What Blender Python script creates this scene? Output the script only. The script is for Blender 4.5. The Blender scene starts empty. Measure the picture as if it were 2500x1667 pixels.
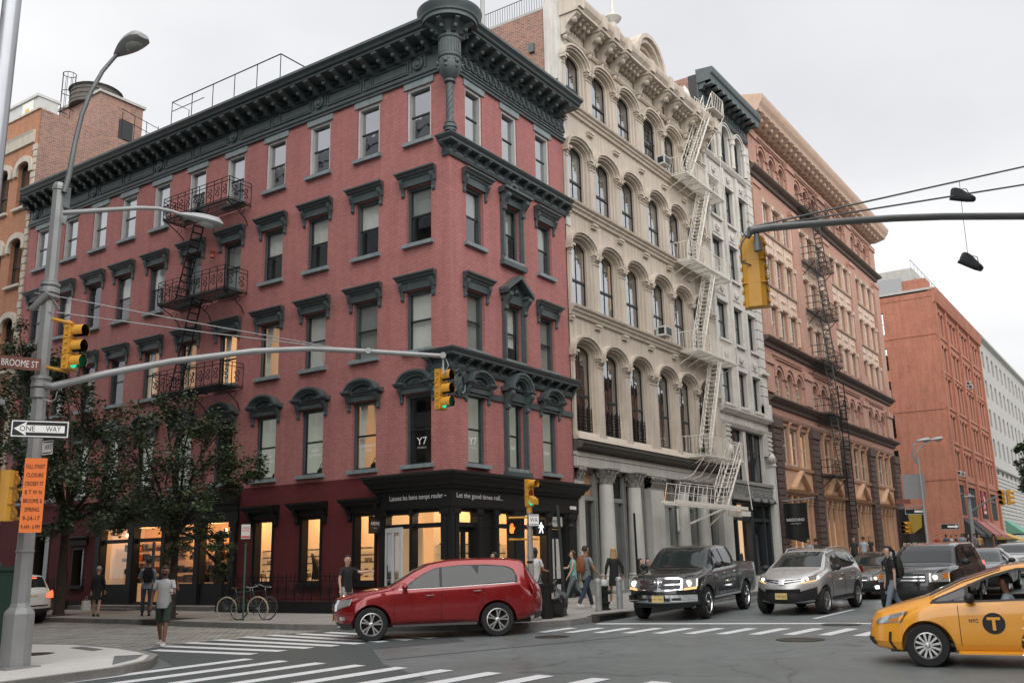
import bpy, bmesh, math, random
from mathutils import Vector, Matrix
from math import sin, cos, pi, radians, sqrt, atan2
random.seed(7)
SC = bpy.context.scene
COL = SC.collection
FPX = 2341.05
CAM = Vector((-23.94, -18.73490893, 1.6))
_y, _p, _r = [radians(a) for a in (34.25712172, 13.19967267, -1.17569382)]
FWD = Vector((cos(_p)*cos(_y), cos(_p)*sin(_y), sin(_p)))
_rt = Vector((sin(_y), -cos(_y), 0)); _up = _rt.cross(FWD)
RGT = _rt*cos(_r) + _up*sin(_r); UPV = -_rt*sin(_r) + _up*cos(_r)
cd = bpy.data.cameras.new('camera'); cam = bpy.data.objects.new('camera', cd); COL.objects.link(cam)
cd.sensor_width = 36; cd.lens = 36*FPX/2500; cd.clip_end = 3000; cd.clip_start = 0.1
cam.matrix_world = Matrix.Translation(CAM) @ Matrix((RGT, UPV, -FWD)).transposed().to_4x4()
SC.camera = cam
def ray(px, py): return FWD + RGT*((px-1250)/FPX) - UPV*((py-833.5)/FPX)
def at_depth(px, py, d): return CAM + ray(px, py)*d
def at_y(px, py, y): d = ray(px, py); return CAM + d*((y-CAM.y)/d.y)
def at_x(px, py, x): d = ray(px, py); return CAM + d*((x-CAM.x)/d.x)
def gz(x, y=0): return 0.16 + 0.023*min(max(x, -60), 160)       # the road climbs gently along the avenue
def at_g(px, py, dz=0):
    d = ray(px, py); t = (.16+dz+.023*CAM.x-CAM.z)/(d.z-.023*d.x); return CAM + d*t

def mat(name):
    m = bpy.data.materials.new(name); m.use_nodes = True
    nt = m.node_tree; b = nt.nodes['Principled BSDF']
    return m, nt, b
def lk(nt, a, b): nt.links.new(a, b)
def nd(nt, t, **k):
    n = nt.nodes.new(t)
    for a, v in k.items():
        if a in n.inputs: n.inputs[a].default_value = v
        else: setattr(n, a, v)
    return n
def ramp(nt, fac, stops):
    r = nt.nodes.new('ShaderNodeValToRGB'); cr = r.color_ramp
    while len(cr.elements) < len(stops): cr.elements.new(.5)
    for e, (p, c) in zip(cr.elements, stops): e.position = p; e.color = (*c, 1) if len(c) == 3 else c
    lk(nt, fac, r.inputs[0]); return r.outputs[0]
def pos_uv(nt, sx=1, sz=1):
    g = nd(nt, 'ShaderNodeNewGeometry'); s = nd(nt, 'ShaderNodeSeparateXYZ'); lk(nt, g.outputs['Position'], s.inputs[0])
    a = nd(nt, 'ShaderNodeMath', operation='ADD'); lk(nt, s.outputs[0], a.inputs[0]); lk(nt, s.outputs[1], a.inputs[1])
    c = nd(nt, 'ShaderNodeCombineXYZ'); lk(nt, a.outputs[0], c.inputs[0]); lk(nt, s.outputs[2], c.inputs[1])
    return c.outputs[0], g.outputs['Position'], s
def mixc(nt, f, a, b, mode='MIX'):
    m = nt.nodes.new('ShaderNodeMix'); m.data_type = 'RGBA'; m.blend_type = mode
    for i, v in ((0, f), (6, a), (7, b)):
        if hasattr(v, 'node'): lk(nt, v, m.inputs[i])
        elif isinstance(v, (tuple, list)): m.inputs[i].default_value = (*v, 1)
        else: m.inputs[i].default_value = v
    return m.outputs[2]
def noise(nt, vec, scale, detail=4, rough=.6):
    n = nd(nt, 'ShaderNodeTexNoise'); n.inputs['Scale'].default_value = scale
    n.inputs['Detail'].default_value = detail; n.inputs['Roughness'].default_value = rough
    if vec is not None: lk(nt, vec, n.inputs['Vector'])
    return n.outputs['Fac']
def bump(nt, b, h, dist=.01, strength=.5):
    n = nd(nt, 'ShaderNodeBump'); n.inputs['Strength'].default_value = strength; n.inputs['Distance'].default_value = dist
    lk(nt, h, n.inputs['Height']); lk(nt, n.outputs[0], b.inputs['Normal'])
def brick_mat(name, c1, c2, mortar, rough=.85, mort=.012, bw=.215, bh=.075, stain=.5, above=None, var=.35, low=None):
    m, nt, b = mat(name); uv, pos, s = pos_uv(nt)
    t = nd(nt, 'ShaderNodeTexBrick'); lk(nt, uv, t.inputs['Vector'])
    t.inputs['Scale'].default_value = 1; t.inputs['Brick Width'].default_value = bw; t.inputs['Row Height'].default_value = bh
    t.inputs['Mortar Size'].default_value = mort; t.inputs['Mortar Smooth'].default_value = .3; t.inputs['Bias'].default_value = -.1
    t.inputs['Color1'].default_value = (*c1, 1); t.inputs['Color2'].default_value = (*c2, 1); t.inputs['Mortar'].default_value = (*mortar, 1)
    n1 = noise(nt, pos, .45, 6, .65); n2 = noise(nt, pos, 6, 3)
    col = mixc(nt, n1, mixc(nt, 1.0, t.outputs['Color'], (1-var*.6,)*3, 'MULTIPLY'), t.outputs['Color'])
    mp = nd(nt, 'ShaderNodeMapping'); lk(nt, uv, mp.inputs[0]); mp.inputs['Scale'].default_value = (1.6, .14, 1)
    col = mixc(nt, 1.0, col, ramp(nt, noise(nt, mp.outputs[0], 1.8, 6, .7), [(.34, (1-stain*.3,)*3), (.58, (1, 1, 1))]), 'MULTIPLY')
    st = ramp(nt, n2, [(.3, (1-stain*.25,)*3), (.7, (1, 1, 1))])
    col = mixc(nt, 1.0, col, st, 'MULTIPLY')
    if above:      # painted-over lower zone: (z, colour factor), a real change of paint
        g = nd(nt, 'ShaderNodeMath', operation='GREATER_THAN'); lk(nt, s.outputs[2], g.inputs[0]); g.inputs[1].default_value = above[0]
        col = mixc(nt, g.outputs[0], mixc(nt, 1.0, col, above[1], 'MULTIPLY'), col)
    lk(nt, col, b.inputs['Base Color']); b.inputs['Roughness'].default_value = rough
    inv = nd(nt, 'ShaderNodeMath', operation='SUBTRACT'); inv.inputs[0].default_value = 1; lk(nt, t.outputs['Fac'], inv.inputs[1])
    ad = nd(nt, 'ShaderNodeMath', operation='MULTIPLY_ADD'); lk(nt, n2, ad.inputs[0]); ad.inputs[1].default_value = .5; lk(nt, inv.outputs[0], ad.inputs[2])
    bump(nt, b, ad.outputs[0], .012, .7)
    return m
def plain(name, c, rough=.6, metal=0, var=.15, scale=3, bmp=0, coat=0, streak=0, spec=None, c2=None):
    m, nt, b = mat(name); uv, pos, s = pos_uv(nt)
    n = noise(nt, pos, scale, 5, .65)
    dark = c2 if c2 else tuple(x*(1-var) for x in c)
    col = mixc(nt, ramp(nt, n, [(.3, (0,)*3), (.7, (1,)*3)]), dark, c)
    if streak:
        mp = nd(nt, 'ShaderNodeMapping'); lk(nt, uv, mp.inputs[0]); mp.inputs['Scale'].default_value = (2.2, .12, 1)
        n3 = noise(nt, mp.outputs[0], 2.5, 5, .7)
        col = mixc(nt, 1.0, col, ramp(nt, n3, [(.38, (1-streak,)*3), (.6, (1, 1, 1))]), 'MULTIPLY')
    lk(nt, col, b.inputs['Base Color'])
    rr = ramp(nt, n, [(0, (min(1, rough*1.15),)*3), (1, (rough*.85,)*3)]); lk(nt, rr, b.inputs['Roughness'])
    b.inputs['Metallic'].default_value = metal
    if spec is not None: b.inputs['Specular IOR Level'].default_value = spec
    if coat: b.inputs['Coat Weight'].default_value = coat; b.inputs['Coat Roughness'].default_value = .05
    if bmp: bump(nt, b, noise(nt, pos, scale*12, 4), .01, bmp)
    return m
def emis(name, c, s):
    m, nt, b = mat(name)
    b.inputs['Base Color'].default_value = (*[x*(.3 if s > .45 else .75) for x in c], 1); b.inputs['Emission Color'].default_value = (*c, 1); b.inputs['Emission Strength'].default_value = s
    return m
def glass(name, refl=.12, tint=(.5, .55, .55), rough=.02, wav=.0):
    m, nt, b = mat(name); nt.nodes.remove(b)
    out = nt.nodes['Material Output']
    tr = nd(nt, 'ShaderNodeBsdfTransparent'); tr.inputs[0].default_value = (*tint, 1)
    gl = nd(nt, 'ShaderNodeBsdfGlossy'); gl.inputs['Roughness'].default_value = rough; gl.inputs[0].default_value = (.95, .97, 1, 1)
    lw = nd(nt, 'ShaderNodeLayerWeight'); lw.inputs[0].default_value = .25
    ma = nd(nt, 'ShaderNodeMath', operation='MULTIPLY_ADD', use_clamp=True); lk(nt, lw.outputs['Facing'], ma.inputs[0]); ma.inputs[1].default_value = .45; ma.inputs[2].default_value = refl
    mx = nd(nt, 'ShaderNodeMixShader'); lk(nt, ma.outputs[0], mx.inputs[0]); lk(nt, tr.outputs[0], mx.inputs[1]); lk(nt, gl.outputs[0], mx.inputs[2])
    lk(nt, mx.outputs[0], out.inputs[0])
    if wav:
        g = nd(nt, 'ShaderNodeNewGeometry'); bp = nd(nt, 'ShaderNodeBump'); bp.inputs['Strength'].default_value = wav; bp.inputs['Distance'].default_value = .05
        lk(nt, noise(nt, g.outputs['Position'], 1.6, 2), bp.inputs['Height']); lk(nt, bp.outputs[0], gl.inputs['Normal'])
    return m

class MB:
    def __init__(s, T=None): s.v = []; s.f = []; s.T = T; s.mi = []; s.cur = 0
    def add(s, vs, fs):
        o = len(s.v); s.v += [tuple(v) for v in vs]; s.f += [tuple(i+o for i in f) for f in fs]; s.mi += [s.cur]*len(fs); return s
    def box(s, a0, a1, b0, b1, c0, c1):
        return s.add([(a, b, c) for a in (a0, a1) for b in (b0, b1) for c in (c0, c1)],
                     [(0, 1, 3, 2), (4, 6, 7, 5), (0, 4, 5, 1), (2, 3, 7, 6), (0, 2, 6, 4), (1, 5, 7, 3)])
    def quad(s, *p): return s.add(p, [tuple(range(len(p)))])
    def prism(s, pts, a0, a1, ax=0):     # polygon pts (2D) extruded along axis ax from a0 to a1
        n = len(pts)
        def mk(p, a): q = list(p); q.insert(ax, a); return tuple(q)
        return s.add([mk(p, a0) for p in pts]+[mk(p, a1) for p in pts],
                     [tuple(range(n)), tuple(range(2*n-1, n-1, -1))]+[(i, (i+1) % n, n+(i+1) % n, n+i) for i in range(n)])
    def tube(s, path, r, n=6, cap=True, squash=None):
        P = [Vector(p) for p in path]; R = r if isinstance(r, (list, tuple)) else [r]*len(P)
        vs = []; up = None
        for i, p in enumerate(P):
            d = (P[min(i+1, len(P)-1)]-P[max(i-1, 0)]); d = d.normalized() if d.length > 1e-9 else Vector((0, 0, 1))
            if up is None: up = Vector((0, 0, 1)) if abs(d.z) < .9 else Vector((1, 0, 0))
            a = d.cross(up).normalized(); b2 = a.cross(d).normalized(); up = b2
            for k in range(n):
                t = 2*pi*k/n+pi/n; vs.append(p+a*(cos(t)*R[i])+b2*(sin(t)*R[i]*(squash or 1)))
        fs = [(i*n+k, i*n+(k+1) % n, (i+1)*n+(k+1) % n, (i+1)*n+k) for i in range(len(P)-1) for k in range(n)]
        if cap: fs += [tuple(range(n)), tuple(range(len(vs)-1, len(vs)-n-1, -1))]
        return s.add(vs, fs)
    def lathe(s, prof, c=(0, 0, 0), n=16, axis=2, a0=0, a1=2*pi, sc=(1, 1), cap=True):
        full = abs(a1-a0-2*pi) < 1e-6; m = n if full else n+1; vs = []
        for r, h in prof:
            for k in range(m):
                t = a0+(a1-a0)*k/n; q = [r*cos(t)*sc[0], r*sin(t)*sc[1]]; q.insert(axis, h)
                vs.append((c[0]+q[0], c[1]+q[1], c[2]+q[2]))
        fs = [(i*m+k, i*m+(k+1) % m, (i+1)*m+(k+1) % m, (i+1)*m+k) for i in range(len(prof)-1) for k in range(n)]
        if full and cap:
            if prof[0][0] > 1e-4: fs.append(tuple(range(m)))
            if prof[-1][0] > 1e-4: fs.append(tuple(range(len(vs)-1, len(vs)-m-1, -1)))
        return s.add(vs, fs)
    def grid(s, rows, closed=False):
        m = len(rows[0]); vs = [p for r in rows for p in r]
        k = m if closed else m-1
        return s.add(vs, [(i*m+j, i*m+(j+1) % m, (i+1)*m+(j+1) % m, (i+1)*m+j) for i in range(len(rows)-1) for j in range(k)])
    def sphere(s, c, r, n=10, m=7, sc=(1, 1, 1)):
        rows = []
        for i in range(m+1):
            a = pi*i/m
            rows.append([(c[0]+r*sc[0]*sin(a)*cos(2*pi*k/n), c[1]+r*sc[1]*sin(a)*sin(2*pi*k/n), c[2]+r*sc[2]*cos(a)) for k in range(n)])
        return s.grid(rows, True)
    def molding(s, prof, a0, a1, ax=0): # prof: list of (n,z) closed polygon swept along u
        return s.prism(prof, a0, a1, ax)
    def join(s, o, f=lambda p: p): return s.add([f(p) for p in o.v], o.f)
    def mesh(s, name, mats, org=(0, 0, 0), smooth=None, T=None):
        T = T or s.T
        me = bpy.data.meshes.new(name)
        vs = [T(*v) if T else v for v in s.v]
        me.from_pydata([(v[0]-org[0], v[1]-org[1], v[2]-org[2]) for v in vs], [], s.f)
        bm = bmesh.new(); bm.from_mesh(me)
        bmesh.ops.remove_doubles(bm, verts=bm.verts, dist=1e-5) if smooth else None
        bmesh.ops.recalc_face_normals(bm, faces=bm.faces)
        bm.to_mesh(me) if True else None
        bm.free()
        if not isinstance(mats, (list, tuple)): mats = [mats]
        for m in mats: me.materials.append(m)
        if len(mats) > 1 and not smooth: me.polygons.foreach_set('material_index', s.mi)
        if smooth:
            me.polygons.foreach_set('use_smooth', [True]*len(me.polygons))
            me.set_sharp_from_angle(angle=radians(smooth if smooth > 1 else 40))
        me.update(); return me
def wloc(o):
    v = Vector((0, 0, 0)); p = o
    while p is not None: v = v+p.location; p = p.parent
    return v
def tag(o, label=None, cat=None, group=None, kind=None):
    if label: o['label'] = label
    if cat: o['category'] = cat
    if group: o['group'] = group
    if kind: o['kind'] = kind
    return o
def link(name, me, parent=None, loc=(0, 0, 0)):
    o = bpy.data.objects.new(name, me); COL.objects.link(o); o.parent = parent; o.location = loc; return o
def empty(name, loc, label, cat, group=None, rz=0):
    o = bpy.data.objects.new(name, None); COL.objects.link(o); o.location = loc; o.rotation_euler.z = rz
    o.empty_display_size = .2
    return tag(o, label, cat, group)
def part(name, mb, m, parent, smooth=None):      # mb in world coordinates; parent un-rotated
    w = wloc(parent); return link(name, mb.mesh(name, m, w, smooth), parent)
def lpart(name, mb, m, parent, loc=(0, 0, 0), smooth=None):   # mb in the parent's local coordinates
    return link(name, mb.mesh(name, m, (0, 0, 0), smooth), parent, loc)
def single(name, mb, m, label, cat, group=None, kind=None, org=None, smooth=None):
    if org is None:
        T = mb.T; vs = [T(*v) if T else v for v in mb.v]
        org = (sum(v[0] for v in vs)/len(vs), sum(v[1] for v in vs)/len(vs), min(v[2] for v in vs))
    return tag(link(name, mb.mesh(name, m, org, smooth), None, org), label, cat, group, kind)
def copy_tree(o, parent=None):
    c = o.copy(); COL.objects.link(c); c.parent = parent
    for ch in list(o.children): copy_tree(ch, c)
    return c
def facade(O, U, N):
    O, U, N = Vector(O), Vector(U), Vector(N)
    def T(u, n, z): v = O+U*u+N*n; return (v.x, v.y, v.z+z)
    return T
def direc(U, N): return facade((0, 0, 0), U, N)
_font = {}
def text_mesh(txt, h, mode='sans', depth=.004, width=None, align='CENTER', bold=0, shear=0):
    cu = bpy.data.curves.new('txt', 'FONT'); cu.body = txt; cu.size = 1; cu.align_x = align; cu.resolution_u = 3
    cu.offset = bold; cu.shear = shear
    ob = bpy.data.objects.new('txt', cu); COL.objects.link(ob)
    dg = bpy.context.evaluated_depsgraph_get(); me = bpy.data.meshes.new_from_object(ob.evaluated_get(dg))
    mb = MB(); vs = [v.co.copy() for v in me.vertices]; fs = [tuple(p.vertices) for p in me.polygons]
    bpy.data.objects.remove(ob); bpy.data.curves.remove(cu); bpy.data.meshes.remove(me)
    if not vs: return mb
    y0 = min(v.y for v in vs); y1 = max(v.y for v in vs); x0 = min(v.x for v in vs); x1 = max(v.x for v in vs)
    k = h/(y1-y0); kx = (width/(x1-x0)) if width else k
    cx = (x0+x1)/2 if align == 'CENTER' else x0
    mb.add([((v.x-cx)*kx, (v.y-y0)*k, 0) for v in vs], fs); return mb
def put_text(mb, txt, h, f, **k):   # f maps (x right, y up) to builder coords
    t = text_mesh(txt, h, **k); mb.add([f(v[0], v[1]) for v in t.v], t.f); return mb
def lamp(x, y, z, p, c=(1, .72, .42), r=.12):
    d = bpy.data.lights.new('shop_lamp', 'POINT'); d.energy = p; d.color = c; d.shadow_soft_size = r; o = bpy.data.objects.new('shop_lamp', d); COL.objects.link(o); o.location = (x, y, z)
w = bpy.data.worlds.new('World'); SC.world = w; w.use_nodes = True
nt = w.node_tree; bg = nt.nodes['Background']
sky = nd(nt, 'ShaderNodeTexSky', sky_type='NISHITA', sun_disc=False); sky.sun_elevation = radians(35); sky.sun_rotation = radians(215)
sky.dust_density = 4; sky.air_density = 1.5
tc = nd(nt, 'ShaderNodeTexCoord'); sp = nd(nt, 'ShaderNodeSeparateXYZ'); lk(nt, tc.outputs['Generated'], sp.inputs[0])
ad = nd(nt, 'ShaderNodeMath', operation='ADD'); lk(nt, sp.outputs[2], ad.inputs[0]); ad.inputs[1].default_value = .22
mx = nd(nt, 'ShaderNodeMath', operation='MAXIMUM'); lk(nt, ad.outputs[0], mx.inputs[0]); mx.inputs[1].default_value = .05
vd = nd(nt, 'ShaderNodeVectorMath', operation='DIVIDE'); lk(nt, tc.outputs['Generated'], vd.inputs[0])
cb = nd(nt, 'ShaderNodeCombineXYZ'); [lk(nt, mx.outputs[0], cb.inputs[i]) for i in range(3)]; lk(nt, cb.outputs[0], vd.inputs[1])
n1 = noise(nt, vd.outputs[0], .9, 7, .5)
cl = ramp(nt, n1, [(.32, (6.7, 6.75, 7.1)), (.5, (7.9, 7.9, 8.1)), (.68, (9.5, 9.5, 9.6))])
skc = mixc(nt, .955, sky.outputs[0], cl)
lk(nt, skc, bg.inputs[0]); bg.inputs[1].default_value = .071
sd = bpy.data.lights.new('sun', 'SUN'); so = bpy.data.objects.new('sun', sd); COL.objects.link(so)
sd.energy = 3.0; sd.angle = radians(115); sd.color = (1, .975, .94)
so.rotation_euler = Vector((.6, .52, -.6)).to_track_quat('-Z', 'Y').to_euler()
vs_ = SC.view_settings; vs_.view_transform = 'Standard'; vs_.look = 'None'; vs_.exposure = 0.66; vs_.gamma = 1
SC.cycles.use_denoising = True
SC.cycles.max_bounces = 6; SC.cycles.transparent_max_bounces = 12; SC.cycles.diffuse_bounces = 3; SC.cycles.glossy_bounces = 3
SC.cycles.caustics_reflective = False; SC.cycles.caustics_refractive = False
SC.cycles.sample_clamp_indirect = 4

M = {}
M['red_brick'] = brick_mat('red_painted_brick', (.57, .235, .218), (.49, .195, .183), (.33, .125, .12), above=(4.62, (.30, .10, .12)), mort=.009, var=.45, stain=.5)
M['old_brick'] = brick_mat('old_red_brick', (.32, .115, .065), (.22, .09, .06), (.42, .37, .32))
M['side_brick'] = brick_mat('side_brick', (.46, .19, .12), (.2, .075, .055), (.44, .39, .34), mort=.014)
M['pale_brick'] = brick_mat('pale_brick', (.52, .23, .15), (.46, .19, .125), (.5, .38, .3))
M['orange_brick'] = brick_mat('orange_brick', (.62, .24, .15), (.52, .19, .115), (.5, .25, .18), mort=.01, var=.7, stain=.8)
M['pink_brick'] = brick_mat('pink_brick', (.6, .34, .26), (.53, .28, .21), (.58, .4, .32), mort=.008)
M['tan_brick'] = brick_mat('tan_orange_brick', (.58, .26, .14), (.5, .21, .11), (.45, .28, .18), mort=.01)
M['slate'] = plain('slate_paint', (.085, .108, .112), .45, var=.3, scale=4, streak=.15)
M['slate_light'] = plain('slate_paint_light', (.26, .31, .32), .5, var=.25, scale=4, streak=.2)
M['slate_dark'] = plain('slate_paint_dark', (.03, .04, .043), .45, var=.25, scale=4)
M['black_paint'] = plain('black_paint', (.0035, .004, .0045), .6, var=.3, scale=5)
M['sash_dark'] = plain('dark_sash', (.02, .025, .027), .4, var=.2)
M['sash_white'] = plain('white_sash', (.55, .56, .55), .5, var=.15)
M['iron_black'] = plain('black_iron', (.008, .009, .01), .6, var=.3, spec=.3)
M['iron_cream'] = plain('cream_iron', (.78, .74, .67), .55, var=.18, scale=9)
M['grey_stone'] = plain('cream_cast_iron', (.57, .515, .44), .65, var=.18, scale=1.2, streak=.22, c2=(.5, .425, .35))
M['grey_paint'] = plain('pale_grey_paint', (.56, .56, .52), .6, var=.15, scale=1.5, streak=.2)
M['grey_dark'] = plain('weathered_dark_cornice', (.12, .115, .1), .7, var=.4, scale=3, bmp=.3, streak=.3)
M['white_stone'] = plain('white_terracotta', (.68, .66, .61), .65, var=.2, scale=1.5, bmp=.1, streak=.25)
M['brownstone'] = plain('brownstone', (.1, .065, .055), .85, var=.25, scale=3, bmp=.4)
M['tan_stone'] = plain('tan_stone', (.6, .38, .24), .75, var=.2, scale=2, bmp=.2, streak=.1)
M['tan_cream'] = plain('cream_terracotta', (.70, .54, .43), .75, var=.25, scale=5, bmp=.5)
M['tan_dark'] = plain('dark_cornice', (.13, .095, .08), .8, var=.3, scale=2, streak=.2)
M['cream_trim'] = plain('cream_trim', (.62, .56, .47), .7, var=.15, streak=.2)
M['limestone'] = plain('limestone', (.45, .44, .415), .8, var=.15, scale=2, streak=.15)
M['roof'] = plain('roof_felt', (.06, .06, .06), .95)
M['steel'] = plain('galvanised_steel', (.33, .34, .35), .5, metal=.35, var=.15, scale=6)
M['steel_dark'] = plain('dark_steel', (.12, .14, .145), .5, metal=.3, var=.2, scale=6)
M['blind'] = plain('white_blind', (.86, .86, .83), .8, var=.1, scale=8)
M['blind_grey'] = plain('grey_blind', (.34, .37, .36), .8, var=.15, scale=8)
M['room'] = plain('dark_room', (.035, .035, .033), .9)
M['room_warm'] = emis('warm_lit_room', (1, .62, .3), .38)  # room walls emit their own glow, standing in for lamplight indoors
M['room_dim'] = emis('dim_lit_room', (1, .66, .38), .16)
M['shop_wall'] = emis('lit_shop_wall', (1, .7, .38), .22)  # shop walls carry a faint self-glow on top of the lamps
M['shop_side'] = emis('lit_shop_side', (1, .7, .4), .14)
M['lamp_glow'] = emis('lamp_glow', (1, .8, .5), 3)
M['glass'] = glass('window_glass', .07, (.9, .92, .9))
M['glass_sky'] = glass('reflective_glass', .36, (.45, .5, .5), wav=.04)
M['glass_wavy'] = glass('old_wavy_glass', .34, (.6, .63, .6), wav=.12)
M['shop_glass'] = glass('shop_glass', .03, (.96, .95, .93))
M['glass_dark'] = glass('dark_glass', .14, (.18, .2, .2))
def sheet(mb, pts, dz): mb.quad(*[(x, y, gz(x)+dz) for x, y in pts])
m, nt, b = mat('asphalt'); uv, pos, s = pos_uv(nt)
n1 = noise(nt, pos, .35, 5, .6); n2 = noise(nt, pos, 90, 3, .7); n3 = noise(nt, pos, 2.2, 6, .7)
c = mixc(nt, n1, (.1, .118, .12), (.16, .182, .183)); c = mixc(nt, ramp(nt, n2, [(.35, (0,)*3), (.75, (.45,)*3)]), c, (.22, .23, .225))
c = mixc(nt, 1.0, c, ramp(nt, n3, [(.3, (.8,)*3), (.6, (1, 1, 1))]), 'MULTIPLY')
vo = nd(nt, 'ShaderNodeTexVoronoi', feature='DISTANCE_TO_EDGE'); vo.inputs['Scale'].default_value = .22
wv = nt.nodes.new('ShaderNodeVectorMath'); wv.operation = 'MULTIPLY_ADD'; nn = nd(nt, 'ShaderNodeTexNoise'); nn.inputs['Scale'].default_value = 1.2; lk(nt, pos, nn.inputs['Vector'])
lk(nt, nn.outputs['Color'], wv.inputs[0]); wv.inputs[1].default_value = (1.2, 1.2, 0); lk(nt, pos, wv.inputs[2]); lk(nt, wv.outputs[0], vo.inputs['Vector'])
c = mixc(nt, ramp(nt, vo.outputs['Distance'], [(0, (.5,)*3), (.008, (0,)*3)]), c, (.02, .02, .02))
n5 = noise(nt, pos, 1.1, 2, .5); c = mixc(nt, ramp(nt, n5, [(.66, (0,)*3), (.74, (.55,)*3)]), c, (.045, .048, .05))
lk(nt, c, b.inputs['Base Color'])
lk(nt, ramp(nt, n1, [(.35, (.34,)*3), (.65, (.55,)*3)]), b.inputs['Roughness']); bump(nt, b, n2, .006, .5)
M['asphalt'] = m
M['asphalt_new'] = plain('new_asphalt', (.07, .085, .086), .55, var=.22, scale=30, bmp=.4)
m, nt, b = mat('cobblestones'); uv, pos, s = pos_uv(nt)
t = nd(nt, 'ShaderNodeTexBrick'); lk(nt, pos, t.inputs['Vector']); t.inputs['Scale'].default_value = 1
t.inputs['Brick Width'].default_value = .26; t.inputs['Row Height'].default_value = .13; t.inputs['Mortar Size'].default_value = .016; t.inputs['Mortar Smooth'].default_value = .8
t.inputs['Color1'].default_value = (.46, .45, .41, 1); t.inputs['Color2'].default_value = (.3, .3, .275, 1); t.inputs['Mortar'].default_value = (.14, .135, .12, 1)
n1 = noise(nt, pos, 1.5, 4); lk(nt, mixc(nt, 1.0, t.outputs['Color'], ramp(nt, n1, [(.3, (.6,)*3), (.7, (1.1,)*3)]), 'MULTIPLY'), b.inputs['Base Color'])
b.inputs['Roughness'].default_value = .55
iv = nd(nt, 'ShaderNodeMath', operation='SUBTRACT'); iv.inputs[0].default_value = 1; lk(nt, t.outputs['Fac'], iv.inputs[1])
a2 = nd(nt, 'ShaderNodeMath', operation='ADD'); lk(nt, iv.outputs[0], a2.inputs[0]); lk(nt, noise(nt, pos, 7, 3), a2.inputs[1]); bump(nt, b, a2.outputs[0], .04, 1)
M['cobble'] = m
m, nt, b = mat('concrete_pavement'); uv, pos, s = pos_uv(nt)
t = nd(nt, 'ShaderNodeTexBrick'); t.offset = 0; lk(nt, pos, t.inputs['Vector']); t.inputs['Scale'].default_value = 1
t.inputs['Brick Width'].default_value = 1.5; t.inputs['Row Height'].default_value = 1.5; t.inputs['Mortar Size'].default_value = .012
t.inputs['Color1'].default_value = (.34, .325, .3, 1); t.inputs['Color2'].default_value = (.28, .27, .25, 1); t.inputs['Mortar'].default_value = (.13, .125, .12, 1)
n1 = noise(nt, pos, .8, 6, .7); n2 = noise(nt, pos, 25, 3)
c = mixc(nt, 1.0, t.outputs['Color'], ramp(nt, n1, [(.3, (.78,)*3), (.65, (1.05,)*3)]), 'MULTIPLY')
c = mixc(nt, ramp(nt, n2, [(.62, (0,)*3), (.72, (.5,)*3)]), c, (.12, .115, .11)); lk(nt, c, b.inputs['Base Color']); b.inputs['Roughness'].default_value = .8
M['pavement'] = m
M['pave_pale'] = plain('pale_concrete', (.55, .54, .52), .8, var=.12, scale=2, bmp=.2)
M['kerb'] = plain('granite_kerb', (.23, .225, .215), .75, var=.35, scale=3, bmp=.3)
m, nt, b = mat('road_paint'); uv, pos, s = pos_uv(nt)
n1 = noise(nt, pos, 5, 6, .75); lk(nt, mixc(nt, ramp(nt, n1, [(.26, (1,)*3), (.42, (0,)*3)]), (.62, .63, .64), (.26, .27, .27)), b.inputs['Base Color']); b.inputs['Roughness'].default_value = .6
M['road_paint'] = m

g = MB(); xs = [-400, -60, 0, 60, 160, 1500]
g.grid([[(x, y, gz(x)) for y in (-500, -60, 0, 60, 900)] for x in xs])
single('ground', g, M['asphalt'], 'grey asphalt street surface', 'road', kind='structure', org=(0, 0, 0))
g = MB(); sheet(g, [(-11.2, 1.0), (-10.3, 1.05), (-8.7, 1.5), (-6.2, .75), (-4.6, .3), (-4.2, 160), (-11.2, 160)], .005)
tag(link('cobbled_street', g.mesh('c', M['cobble'])), 'worn grey cobblestones of the side street', 'street', kind='structure')
g = MB(); sheet(g, [(-10.6, 1.0), (-8.7, 1.45), (-6.2, .7), (-5.0, .2), (-4.2, -3.2), (-5.5, -4.4), (-6.3, -5.3), (-8.3, -4.4), (-10.2, -6.4), (-11.5, -8.5), (-14.6, -8.3), (-14.6, -3.0), (-11.8, -2.5), (-11.0, -1)], .004)
tag(link('road_patch', g.mesh('c', M['asphalt_new'])), 'darker fresh asphalt patch across the crossing', 'road', kind='structure')
g = MB()
for pts in ([(3.5, -6.1), (9.5, -6.2), (9.5, -7.0), (3.5, -6.9)], [(-3.2, -13.6), (12, -13.4), (12, -13.55), (-3.2, -13.8)], [(-9.6, -5.9), (-4.2, -8.4), (-4.25, -8.52), (-9.65, -6.02)]): sheet(g, pts, .0035)
tag(link('road_patch', g.mesh('c', M['asphalt_new'])), 'dark tar strips and utility cuts in the avenue asphalt', 'road', kind='structure')
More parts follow.
